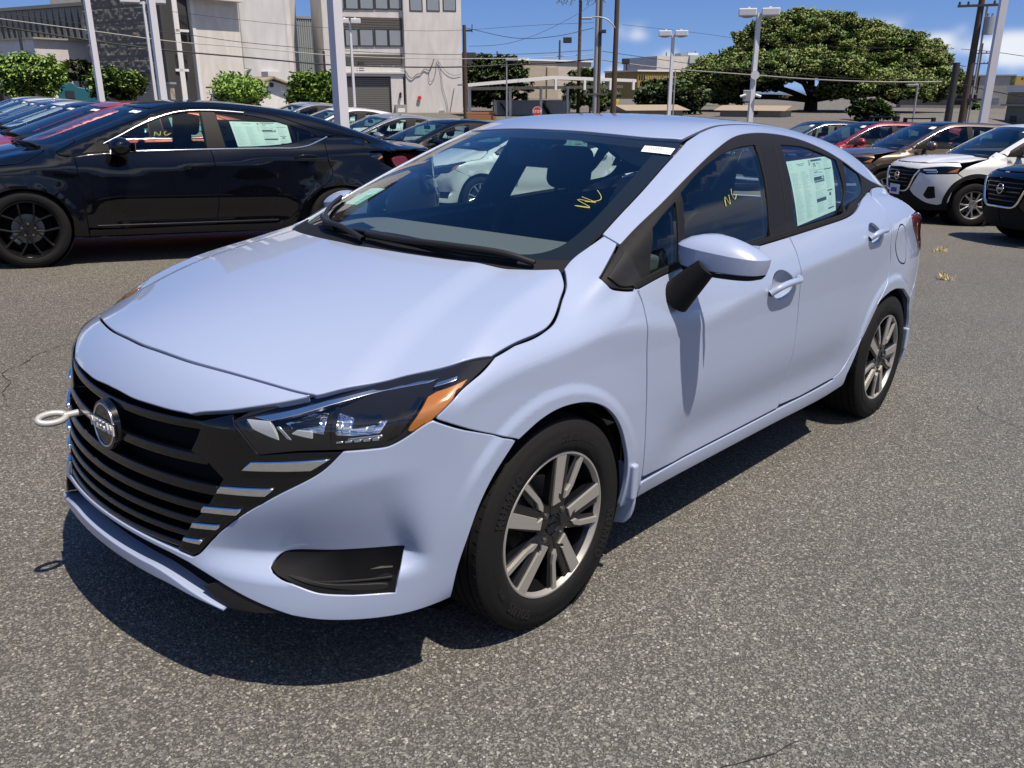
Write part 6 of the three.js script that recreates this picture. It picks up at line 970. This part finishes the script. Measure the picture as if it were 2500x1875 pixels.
function lampHeads(o, w, hgt, dep, sep) { mesh('bracket', box(sep * 1.6, .09, .09, 0, o.H - .08, 0), M.poleWhite, o.g); for (const s of [-1, 1]) { const q = box(w, hgt, dep, s * (sep / 2 + w / 2), o.H + .02, 0, .04); const hd = mesh('lamp_head', q, M.poleWhite, o.g); mesh('lamp_glass', xf(new THREE.SphereGeometry(.5, 16, 8, 0, Math.PI * 2, Math.PI / 2, Math.PI / 2), { s: [w * .75, hgt * .5, dep * .75], p: [s * (sep / 2 + w / 2), o.H + .02 - hgt / 2 + .01, 0] }), M.galv, hd); mesh('photocell', box(.1, .06, .1, s * (sep / 2 + w * .45), o.H + .05 + hgt / 2, 0, .02), M.poleWhite, hd); } }
const GL = 'white lamp posts of the car lot';
upPole('lamp_post', 'slender white lamp post leftmost in the lot, behind the left row', 'lamp post', 247, 240, 26, -200, .085, .07, M.poleWhite, true, GL);
upPole('lamp_post', 'thick white lamp post above the roof of the black sedan', 'lamp post', 399, 243, 22, -220, .085, .075, M.poleWhite, true, GL);
{ const o = upPole('lamp_post', 'thin white twin head lamp post just left of the thick one', 'lamp post', 380, 241, 40, 4, .07, .05, M.poleWhite, true, GL); lampHeads(o, .85, .22, .45, .25); }
upPole('lamp_post', 'thickest white lamp post with dark side, between black sedan and silver sedan', 'lamp post', 835, 308, 14.5, -160, .095, .085, M.poleWhite, .62, GL);
{ const o = upPole('lamp_post', 'white twin head lamp post in front of the roller door', 'lamp post', 867, 280, 44, 53, .07, .05, M.poleWhite, true, GL); lampHeads(o, .50, .24, .4, .08); }
{ const o = upPole('lamp_post', 'white twin head lamp post in front of the ochre building', 'lamp post', 1633, 272, 42, 83, .085, .065, M.poleWhite, true, GL); lampHeads(o, .62, .26, .5, .16); }
{ const o = upPole('lamp_post', 'white twin head lamp post left of the big tree, with box and cameras', 'lamp post', 1831, 290, 33, 32, .095, .075, M.poleWhite, true, GL); lampHeads(o, .66, .27, .5, .18); mesh('control_box', box(.28, .42, .22, -.2, 2.35, 0, .02), M.galv, o.g); for (const s of [-1, 1]) mesh('camera', xf(cyl(.05, .05, .22, 12), { r: [0, 0, Math.PI / 2 - s * .3], p: [s * .28 - .05, 2.35, .12] }), M.white, o.g); mesh('dish', xf(cyl(.16, .16, .05, 20), { r: [Math.PI / 2, 0, 0], p: [.05, 3.1, .14] }), M.white, o.g); }
upPole('lamp_post', 'thick white lamp post at the right, over the bronze crossover', 'lamp post', 2398, 305, 22, -180, .095, .08, M.poleWhite, true, GL);
{ const o = upPole('lamp_post', 'thin galvanised lamp post with one arm left of the dark poles', 'lamp post', 2227, 304, 40, 208, .05, .04, M.galv, false, 'galvanised street lamp posts'); mesh('lamp_arm', box(.5, .1, .2, -.22, o.H, 0, .03), M.galv, o.g); }
{ const o = upPole('lamp_post', 'thin galvanised lamp post in front of the canopy', 'lamp post', 1237, 283, 55, 146, .06, .045, M.galv, false, 'galvanised street lamp posts'); mesh('lamp_arm', box(.75, .12, .25, .3, o.H, 0, .03), M.galv, o.g); }
{ const o = upPole('lamp_post', 'thin galvanised lamp post beside the twin head one before ochre building', 'lamp post', 1643, 272, 58, 172, .05, .045, M.galv, false, 'galvanised street lamp posts'); }
const arms = (o, y, w, m = M.woodGrey) => { const a = mesh('cross_arm', box(w, .12, .12, 0, y, .12), m, o.g); for (const s of [-.92, -.55, .55, .92]) mesh('insulator', xf(cyl(.05, .06, .16, 8), { p: [s * w / 2, y + .13, .12] }), M.iron, a); };
const GU = 'utility poles along the street';
{ const o = upPole('utility_pole', 'dark wooden utility pole at the right edge of office block', 'utility pole', 1137, 283, 58, 61, .16, .12, M.wood, false, GU); mesh('bracket', box(.5, .1, .1, .3, o.H - .35, 0), M.iron, o.g); mesh('bracket', box(.06, .5, .06, .52, o.H - .2, 0), M.iron, o.g); }
{ const o = upPole('utility_pole', 'galvanised and brown utility pole left of the thick wooden one', 'utility pole', 1452, 272, 56, -120, .17, .13, M.galv, false, GU); arms(o, o.H - 3.3 - 5.2, 1.6); mesh('conduit', xf(cyl(.10, .12, o.H, 10), { p: [.20, o.H / 2, .05] }), M.wood, o.g); mesh('transformer', box(.55, .35, .35, -1.9, 5.9, 0, .04), M.iron, o.g); mesh('splice_box', box(.5, .35, .3, 1.9, 4.6, .2, .04), M.iron, o.g); mesh('splice_box', box(.45, .22, .3, .35, 6.4, .2, .04), M.iron, o.g); }
{ const o = upPole('utility_pole', 'thick brown wooden utility pole above the car roof', 'utility pole', 1416 + 0 * 1, 272, 60, -100, .001, .001, M.wood, false, GU); scene.remove(o.g); used.utility_pole--; }
{ const o = upPole('utility_pole', 'thick brown wooden utility pole rising out of frame above the car roof', 'utility pole', 1497, 272, 50, -120, .17, .13, M.wood, false, GU); const arm = tube([[0, o.H * .0 + 6.0, .1], [-.5, 6.5, .1], [-1.1, 6.65, .1], [-1.5, 6.6, .1]], .04, 20, 6); mesh('lamp_arm', arm, M.galv, o.g); mesh('lamp_head', box(.6, .12, .22, -1.7, 6.58, .1, .04), M.galv, o.g); }
{ const o = upPole('utility_pole', 'tall dark wooden utility pole with can transformer at right', 'utility pole', 2347, 304, 46, -30, .22, .15, M.wood, false, GU); arms(o, o.H - 2.6 - 2.95, 1.8, M.iron); arms(o, o.H - .9, 2.2); mesh('transformer', join(xf(cyl(.26, .26, .85, 18), { p: [.50, o.H - 1.9, .1] }), xf(cyl(.05, .05, .2, 8), { p: [.40, o.H - 1.4, .1] }), xf(cyl(.05, .05, .2, 8), { p: [.60, o.H - 1.4, .1] })), M.galv, o.g); mesh('conduit', xf(cyl(.05, .05, 6.5, 8), { p: [.30, 4.2, .1] }), M.galv, o.g); }
upPole('utility_pole', 'short black topped wooden pole beside the tall transformer pole', 'utility pole', 2312, 304, 44, 153, .20, .17, M.iron, false, GU);
{ const o = upPole('utility_pole', 'far brown utility pole with two cross arms at right', 'utility pole', 2384, 190, 110, 106, .22, .18, M.wood, false, GU); arms(o, o.H - 1.2, 2.4, M.wood); arms(o, o.H - 2.45, 2.1, M.wood); }
{ const p = upPole('palm_tree', 'tall thin palm with drooping fronds seen above the canopy', 'palm tree', 1411, 270, 72, -42, .16, .13, M.wood, false); const r = rng(4), fr = []; for (let i = 0; i < 16; i++) { const a = i / 16 * 6.28, pts = []; for (let k = 0; k <= 5; k++) { const t = k / 5; pts.push([Math.cos(a) * 1.9 * t, p.H + .5 * Math.sin(t * 2.2) - 1.9 * t * t, Math.sin(a) * 1.9 * t]); } for (let k = 0; k < 5; k++) for (const s of [-1, 1]) for (let q = 0; q < 3; q++) { const t = (k + q / 3) / 5, x = pts[k], y = pts[k + 1], m = x.map((v, j) => v + (y[j] - v) * q / 3); const l = box(.05, .02, .55 * (1 - .5 * t), 0, 0, .27); l.rotateX(.7 + .3 * r()); l.rotateY(-a + (s > 0 ? 0 : Math.PI) + Math.PI / 2 + .5 * s); l.translate(...m); fr.push(l); } } const fm = mesh('crown', join(fr), std('palmGreen', { color: lin(.035, .07, .02), roughness: .7 }), p.g); }
upPole('utility_pole', 'thin far wooden pole standing above the beige warehouse, left one', 'utility pole', 1214, 150, 130, 125, .14, .12, M.wood, false, GU); upPole('utility_pole', 'thin far wooden pole standing above the beige warehouse, right one', 'utility pole', 1366, 145, 130, 98, .17, .14, M.wood, false, GU); upPole('utility_pole', 'small far pole above the ochre building', 'utility pole', 1530, 172, 130, 142, .15, .12, M.wood, false, GU);
{ const o = upPole('street_pole', 'dark thin pole in front of the white annex at left', 'pole', 60, 155, 50, 66, .08, .08, M.iron, false); }
{ const o = upPole('utility_pole', 'black pole along the corner of the stone building at left', 'utility pole', 243, 180, 56, -60, .13, .12, M.iron, false, GU); }
{ const o = upPole('street_pole', 'dark drain pole between corrugated building and office block', 'pole', 795, 200, 72, 125, .10, .10, M.iron, false); }
// wires hang between points of the picture at given depths
const wire = (pts, r, m, label) => { const o = mesh(numbered('overhead_wire'), tube(pts.map(p => atS(...p).toArray()), r, 120, 5), m, scene); tag(o, label, 'wire', 'overhead wires across the street'); };
wire([[-60, 55, 44], [222, 99, 46], [420, 124, 48], [600, 140, 49], [812, 158.6, 51], [988, 163.8, 53], [1120, 163.6, 54], [1239, 158.6, 55], [1369, 152.7, 55.5], [1448, 144.7, 56]], .045, M.cable, 'thick black cable sagging across the buildings from the left edge');
wire([[-60, 22, 44], [222, 60, 46], [420, 80, 48], [600, 104, 49], [812, 122, 51], [988, 131, 53], [1120, 133, 54], [1300, 131, 55], [1448, 122, 56]], .018, M.cable, 'thin dark wire second above the thick black cable');
wire([[-60, 38, 44], [215, 74, 46], [420, 101, 48], [600, 116, 49], [812, 135, 51], [988, 142, 53], [1120, 143.5, 54], [1300, 141, 55], [1448, 132, 56]], .026, M.cablePale, 'pale twisted wire next above the thick black cable');
wire([[400, 26, 48], [600, 50, 49], [800, 68, 51], [1000, 75, 53], [1137, 73, 58], [1300, 62, 57], [1450, 55, 56]], .012, M.cable, 'thin high wire passing in front of the upper windows');
wire([[1137, 68, 58], [1260, 93, 57], [1360, 88, 56], [1450, 68, 56]], .02, M.cable, 'dark slack wire drooping between the two poles against the sky'); wire([[1145, 113, 58], [1212, 110, 58], [1300, 88, 62], [1400, 40, 66], [1460, 0, 70]], .015, M.cable, 'thin wire rising to the right past the palm stem');
wire([[1470, 145.7, 56], [1520, 153.8, 55], [1635, 167.6, 53], [1837, 183, 50], [1990, 194, 48], [2150, 200, 46], [2300, 200, 45]], .035, M.cablePale, 'thick grey cable running right in front of the big tree'); wire([[1470, 125, 56], [1560, 138, 55], [1700, 157, 52], [1850, 172, 50], [2050, 190, 48], [2310, 195, 45]], .018, M.cable, 'thin dark wire just above the grey cable at right');
wire([[1520, 60, 56], [1700, 80, 53], [1850, 100, 51], [2050, 115, 48], [2330, 118, 46]], .010, M.cable, 'hair thin wire high over the big tree'); wire([[2347, 205, 46], [2420, 222, 40], [2520, 240, 34]], .022, M.cable, 'dark wire leaving the right pole towards the right edge'); wire([[2347, 120, 46], [2420, 126, 42], [2520, 140, 38]], .014, M.cable, 'thin wire leaving the right pole high at right edge'); wire([[2300, 152, 44], [2330, 158, 45], [2358, 162, 46]], .02, M.cable, 'short loop of wire between the two dark poles');
// ---------- trees ----------
function leafTuft(seed, n, size, spread) { const r = rng(seed), pos = [], nor = []; for (let i = 0; i < n; i++) { const c = new V3(r() - .5, (r() - .5) * .7, r() - .5).multiplyScalar(spread * 2), a = new V3(r() - .5, r() * .5 - .1, r() - .5).normalize(), b = new V3(r() - .5, r() - .5, r() - .5).cross(a).normalize(), nn = new V3().crossVectors(a, b).normalize(); if (nn.y < 0) nn.negate(); nn.y += .6; nn.normalize(); const s = size * (.7 + .6 * r()), p = [c.clone().addScaledVector(a, -s), c.clone().addScaledVector(b, s * .45), c.clone().addScaledVector(a, s), c.clone().addScaledVector(b, -s * .45)]; for (const k of [0, 1, 2, 0, 2, 3]) { pos.push(p[k].x, p[k].y, p[k].z); nor.push(nn.x, nn.y, nn.z); } } const g = new THREE.BufferGeometry(); g.setAttribute('position', new THREE.Float32BufferAttribute(pos, 3)); g.setAttribute('normal', new THREE.Float32BufferAttribute(nor, 3)); return g; }
phys('leaf', { color: lin(1, 1, 1), roughness: .75, side: THREE.DoubleSide, transmission: .15, thickness: 0 });
// lobes: [x, y, z, rx, ry, rz] in metres about the tree's foot; foliage lies in shells over each lobe, in lumps
function tree(name, label, base, lobes, o) {
  const g = top(name, label, 'tree', o.group), r = rng(o.seed); g.position.copy(base); const tuft = leafTuft(o.seed, o.leaves || 16, o.leaf, o.tuft), items = [];
  for (const [lx, ly, lz, rx, ry, rz] of lobes) { const n = Math.round(o.density * (rx * rz + ry * rx + ry * rz)); const lumps = []; const nl = Math.max(8, Math.round(n / 26)); for (let i = 0; i < nl; i++) { const u = r() * 6.2832, v = o.under ? r() * 2 - 1 : r() * 1.25 - .25, w = Math.sqrt(1 - v * v), k = .72 + .33 * r(); lumps.push([lx + rx * w * Math.cos(u) * k, ly + ry * v * k, lz + rz * w * Math.sin(u) * k]); } for (let i = 0; i < n; i++) { const L0 = lumps[(r() * nl) | 0], s = o.lump * (.5 + .8 * r()); items.push([L0[0] + (r() + r() - 1) * s, L0[1] + (r() + r() - 1) * s * (o.flat || .6) , L0[2] + (r() + r() - 1) * s]); } }
  const im = new THREE.InstancedMesh(tuft, M.leaf, items.length), m = new THREE.Matrix4(), q = new THREE.Quaternion(), e = new THREE.Euler(), c = new THREE.Color(); im.name = 'crown'; im.userData.kind = 'stuff'; im.castShadow = im.receiveShadow = true;
  items.forEach((p, i) => { e.set((r() - .5) * .7, r() * 6.28, (r() - .5) * .7); q.setFromEuler(e); const s = .7 + .6 * r(); m.compose(new V3(...p), q, new V3(s, s, s)); im.setMatrixAt(i, m); const t = r(), a = o.cols[(r() * o.cols.length) | 0], v = (.75 + .5 * t) * .66; c.setRGB(a[0] * v, a[1] * v, a[2] * v); im.setColorAt(i, c); });
  g.add(im); const parts = []; const tr = o.trunk; const T0 = cyl(tr * .62, tr, o.fork + 2, 12); T0.translate(0, (o.fork - 2) / 2, 0); parts.push(T0);
  for (const [lx, ly, lz, rx, ry] of lobes) { const q2 = [[0, o.fork - .3, 0], [lx * .35, o.fork + (ly - o.fork) * .5, lz * .35], [lx * .85, ly, lz * .85]]; parts.push(tube(q2, tr * .28, 10, 7)); for (let i = 0; i < 3; i++) { const a = r() * 6.28; parts.push(tube([[lx * .5, o.fork + (ly - o.fork) * .6, lz * .5], [lx + rx * .5 * Math.cos(a), ly + ry * .2, lz + rx * .5 * Math.sin(a)], [lx + rx * .8 * Math.cos(a), ly + ry * .35, lz + rx * .8 * Math.sin(a)]], tr * .12, 8, 5)); } }
  mesh('trunk', join(parts), M.wood, g); return g;
}
const pxm = d => d / 2060.1; // metres in one pixel of the photograph
{ // broad rain tree
  const d = 92, k = pxm(d), foot = atS(1975, 300, d); const yaw = Math.atan2(CAM.x - foot.x, CAM.z - foot.z);
  const L0 = [[1945, 147, 0, 165, 98, 150], [1960, 110, -2, 95, 62, 110], [1790, 205, 3, 105, 62, 100], [2130, 170, 1, 125, 72, 110], [2190, 215, 4, 90, 55, 80], [1930, 190, 9, 160, 44, 90], [1755, 240, 6, 62, 30, 60], [2100, 226, 8, 108, 42, 74], [2180, 232, 2, 70, 46, 70], [1735, 240, 2, 66, 42, 66], [2060, 135, -3, 110, 60, 100]].map(([x, y, z, rx, ry, rz]) => [(x - 1975) * k, (300 - y) * k, z, rx * k, ry * k, rz * k]);
  const t = tree('rain_tree', 'huge spreading rain tree with domed layered crown', foot, L0, { seed: 12, density: 95, leaf: .17, tuft: .30, lump: .85, flat: .42, leaves: 18, cols: [[.19, .31, .055], [.145, .25, .048], [.235, .34, .065], [.27, .29, .085]], trunk: 1.0, fork: 2.6 }); t.rotation.y = yaw;
}
const bush = (label, x, y, d, w, h, seed, o = {}) => { const k = pxm(d), foot = atS(x, y, d), W2 = w * k / 2, H2 = h * k; const t = tree(o.name || 'small_tree', label, foot, [[0, H2 * .55, 0, W2 * .9, H2 * .42, W2 * .8], [-W2 * .45, H2 * .42, .3, W2 * .55, H2 * .36, W2 * .5], [W2 * .45, H2 * .4, .3, W2 * .55, H2 * .34, W2 * .5], [0, H2 * .78, 0, W2 * .45, H2 * .22, W2 * .4], ...Array.from({ length: 6 }, (_, i) => { const rr = rng(seed * 31 + i), q = rr() * 6.28, e = rr(); return [Math.cos(q) * W2 * .75, H2 * (.35 + .55 * e), Math.sin(q) * W2 * .6, W2 * (.16 + .12 * rr()), H2 * (.12 + .12 * rr()), W2 * .2]; })], { seed, density: o.density || 360, leaf: o.leaf || .075, tuft: .2, lump: o.lump || .38, leaves: 14, under: true, cols: o.cols || [[.20, .37, .05], [.16, .31, .04], [.27, .43, .06]], trunk: .12, fork: H2 * .25, group: o.group }); t.rotation.y = Math.atan2(CAM.x - foot.x, CAM.z - foot.z); return t; };
const GB = 'small round street trees behind the left rows';
bush('bright green small tree farthest left, in front of the white annex', 82, 236, 38, 140, 92, 21, { group: GB }); bush('bright green small tree between the two left lamp posts', 292, 240, 38, 106, 66, 22, { group: GB }); bush('small round tree in front of the pale apartment house', 588, 252, 36, 92, 54, 23, { group: GB }); bush('bright green small tree left of the thickest lamp post', 768, 272, 36, 96, 76, 24, { group: GB });
const dk = [[.06, .11, .024], [.05, .09, .02], [.085, .14, .034]]; bush('dark leafy tree behind the left half of the canopy', 1205, 268, 84, 175, 124, 31, { cols: dk, leaf: .2, lump: .8, density: 40 }); bush('dark shrub tree under the right half of the canopy', 1440, 270, 78, 120, 60, 32, { cols: dk, leaf: .18, lump: .6, density: 60 }); bush('dark leafy tree in front of the ochre building', 1640, 272, 74, 160, 66, 33, { cols: dk, leaf: .2, lump: .7, density: 55 }); bush('green shrub tree behind the red crossover', 2128, 296, 60, 90, 46, 34, { cols: [[.05, .10, .02], [.07, .12, .025]], leaf: .16, density: 90 }); bush('tuft of green on the far balcony behind the right lamp post', 2384, 272, 100, 26, 18, 35, { leaf: .16, density: 50 });
bush('spiky olive palm clump behind the first lamp post', 195, 196, 58, 90, 34, 36, { name: 'palm_clump', cols: [[.07, .085, .03], [.05, .07, .02]], leaf: .30, density: 40 }); bush('small green crown seen above the canopy roof', 1425, 195, 96, 60, 22, 37, { cols: dk, leaf: .2, density: 40 });
// ---------- working vehicles in the yard beyond ----------
function truck(label, x, y, d0, len, cabM, boxM, deg, kind, cat = 'truck') {
  const g = top('yard_truck', label, cat, 'working vehicles in the yard beyond the lot'), p = atS(x, y, x < 400 ? d0 * 1.4 : d0 * 1.9); const h = kind === 'van' ? 1.5 : 2.4; p.y -= h; g.position.copy(p); g.rotation.y = Math.atan2(CAM.x - p.x, CAM.z - p.z) + deg * Math.PI / 180;
  mesh('cab', join(box(1.5, .75, 1.8, -len / 2 + .75, .65, 0, .12), box(1.15, kind === 'van' ? .6 : 1.0, 1.7, -len / 2 + .95, kind === 'van' ? 1.25 : 1.45, 0, .15)), cabM, g); mesh('cab_window', box(.7, .42, 1.74, -len / 2 + .95, kind === 'van' ? 1.28 : 1.55, 0, .05), M.darkGlass, g); mesh('bumper', box(.12, .25, 1.8, -len / 2 - .02, .42, 0, .03), M.iron, g);
  mesh('cargo_body', box(len - 1.7, h - .6, 1.9, .85, .55 + (h - .6) / 2, 0, .06), boxM, g); if (kind === 'crane') { const b = box(len * .8, .22, .3, .3, h + .25, 0, .04); mesh('boom', b, M.white, g); mesh('bucket', box(.7, .7, .7, -len * .3, h + .3, 0, .08), M.orange, g); }
  for (const wx of [-len / 2 + .8, len / 2 - .8]) for (const s of [-1, 1]) mesh('wheel', xf(cyl(.42, .42, .25, 18), { r: [Math.PI / 2, 0, 0], p: [wx, .12, s * .85] }), M.rubber, g);
}
truck('yellow truck beside the foot of the central poles', 1475, 243, 72, 4.5, M.yellow, M.yellow, 20); truck('white box truck behind the beige hut, left of the big trunk', 1925, 258, 72, 5.5, M.white, M.whiteWall, 15); truck('yellow truck partly hidden left of the big tree trunk', 1948, 276, 62, 4, M.yellow, M.orange, -20); truck('white pickup van right of the big tree trunk', 2030, 288, 54, 4.6, M.white, M.white, 10, 'van', 'van'); truck('white truck half hidden behind green shrub tree', 2200, 271, 70, 7, M.white, M.whiteWall, 8); truck('black truck between shrub and dark poles', 2236, 290, 56, 4.0, M.iron, M.darkWall, -10); truck('yellow pickup low between the lamp post and dark poles', 2275, 294, 52, 3.2, M.yellow, M.yellow, 12, 'van'); truck('yellow crane truck with white boom behind the dark poles', 2345, 281, 60, 7.5, M.yellow, M.yellow, 4, 'crane'); truck('orange loader truck right of the right lamp post', 2434, 291, 58, 4, M.orange, M.rust, -8); truck('red roofed truck far behind the big trunk', 2020, 272, 88, 5, M.rust, M.rust, 5); truck('white van far behind the canopy at left', 1180, 254, 88, 4.6, M.white, M.white, 0, 'van', 'van'); truck('grey van parked at the far left edge', 8, 216, 34, 4.6, M.darkWall, M.darkWall, 30, 'van', 'van'); truck('white van parked below the far left tree', 48, 229, 42, 4.6, M.white, M.white, 10, 'van', 'van');
{ const g = top('skip_lorry', 'teal rubbish lorry body between the two left trees', 'lorry', null), p = atS(197, 226, 47); delete g.userData.group; g.position.copy(p); g.rotation.y = Math.atan2(CAM.x - p.x, CAM.z - p.z); const s = new THREE.Shape(); s.moveTo(-1.1, -1); s.lineTo(1.0, -1); s.lineTo(1.1, .1); s.lineTo(-.1, .25); s.lineTo(-.4, .5); s.lineTo(-1.1, .5); s.closePath(); const e = new THREE.ExtrudeGeometry(s, { depth: 2, bevelEnabled: true, bevelSize: .03, bevelThickness: .03, bevelSegments: 1 }); e.translate(0, 0, -2); mesh('cargo_body', e, M.teal, g); mesh('window', box(.45, .4, .04, -.55, -.1, .05), M.darkGlass, g); mesh('arm', box(.12, 1.2, .12, -1.1, -.4, .1).rotateZ(.5), M.orange, g); }
{ const w = front('yard_wall', 'long low tan yard wall behind the working vehicles', 'wall', [1120, 262, 150], [2520, 272, 150]); w.bm('wall', 0, -7, w.len, w.uv(1800, 262)[1], -.4, 0, M.stuccoTan); w.bm('coping', 0, w.uv(1800, 262)[1], w.len, w.uv(1800, 262)[1] + .25, -.6, .2, M.beige); }
for (const [l, x, y, d, len, c, b, k] of [['white box truck far behind the thin lamp post, right of the tree trunk', 2090, 270, 66, 6, M.white, M.whiteWall], ['yellow loader far behind the trunk, left of the red roofed truck', 1990, 270, 70, 4, M.yellow, M.orange], ['white truck between the two huts above the car roof', 1712, 268, 68, 5, M.white, M.white], ['orange truck left of the beige gabled hut', 1738, 264, 70, 4, M.orange, M.yellow], ['white tank truck right of the dark poles', 2385, 292, 66, 5, M.white, M.whiteWall], ['grey flatbed truck between shrub and lamp post', 2165, 284, 62, 5, M.galv, M.darkWall], ['white van left of the yellow central truck', 1430, 262, 66, 4.6, M.white, M.white, 'van']]) truck(l, x, y, d, len, c, b, 8, k);
// ---------- little things on the asphalt ----------
{ const r = rng(77); std('dryGrass', { color: lin(.42, .34, .16), roughness: .9, side: THREE.DoubleSide }); std('deadLeaf', { color: lin(.22, .09, .05), roughness: .9, side: THREE.DoubleSide });
  const weed = (label, x, z, n, w, h, m, flat) => { const gs = []; for (let i = 0; i < n; i++) { const a = r() * 6.28, b = r() * w, px = Math.cos(a) * b, pz = Math.sin(a) * b * (flat ? .35 : 1), l = h * (.5 + r()), lean = flat ? 1.3 + .2 * r() : .3 + .8 * r(), q = new THREE.PlaneGeometry((.0022 + .0016 * r()) * (flat ? 1 : 2), l, 1, 2); q.translate(0, l / 2, 0); q.rotateX(lean); q.rotateY(r() * 6.28); q.translate(px, .003, pz); gs.push(q); } const o = mesh(numbered('dry_weed'), join(gs), m, scene); o.position.set(x, groundY(x, z), z); tag(o, label, 'weed'); };
  const G = (x, y) => { const d = camF.clone().addScaledVector(camR, (x - 1250) / 2060.1).addScaledVector(camU, -(y - 937.5) / 2060.1); let t = 1; for (let i = 0; i < 60; i++) { const p = CAM.clone().addScaledVector(d, t); t -= (p.y - groundY(p.x, p.z)) / (d.y - .03 * d.z); } return CAM.clone().addScaledVector(d, t); };
  for (const [l, x, y, n, w, h, m, f] of [['red brown dead stalk on the asphalt in front of the tyre', 1185, 1405, 46, .035, .012, M.deadLeaf, 1], ['straw coloured dead sprig nearest in front of the tyre', 1118, 1440, 34, .028, .013, M.dryGrass, 1], ['dry grass tuft behind the tail of the pale car, upper one', 2292, 615, 40, .11, .06, M.dryGrass, 0], ['dry grass tuft on the asphalt at right, lower one', 2306, 684, 34, .08, .065, M.dryGrass, 0]]) { const p = G(x, y); weed(l, p.x, p.z, n, w, h, m, f); }
}
renderer.render(scene, camera);
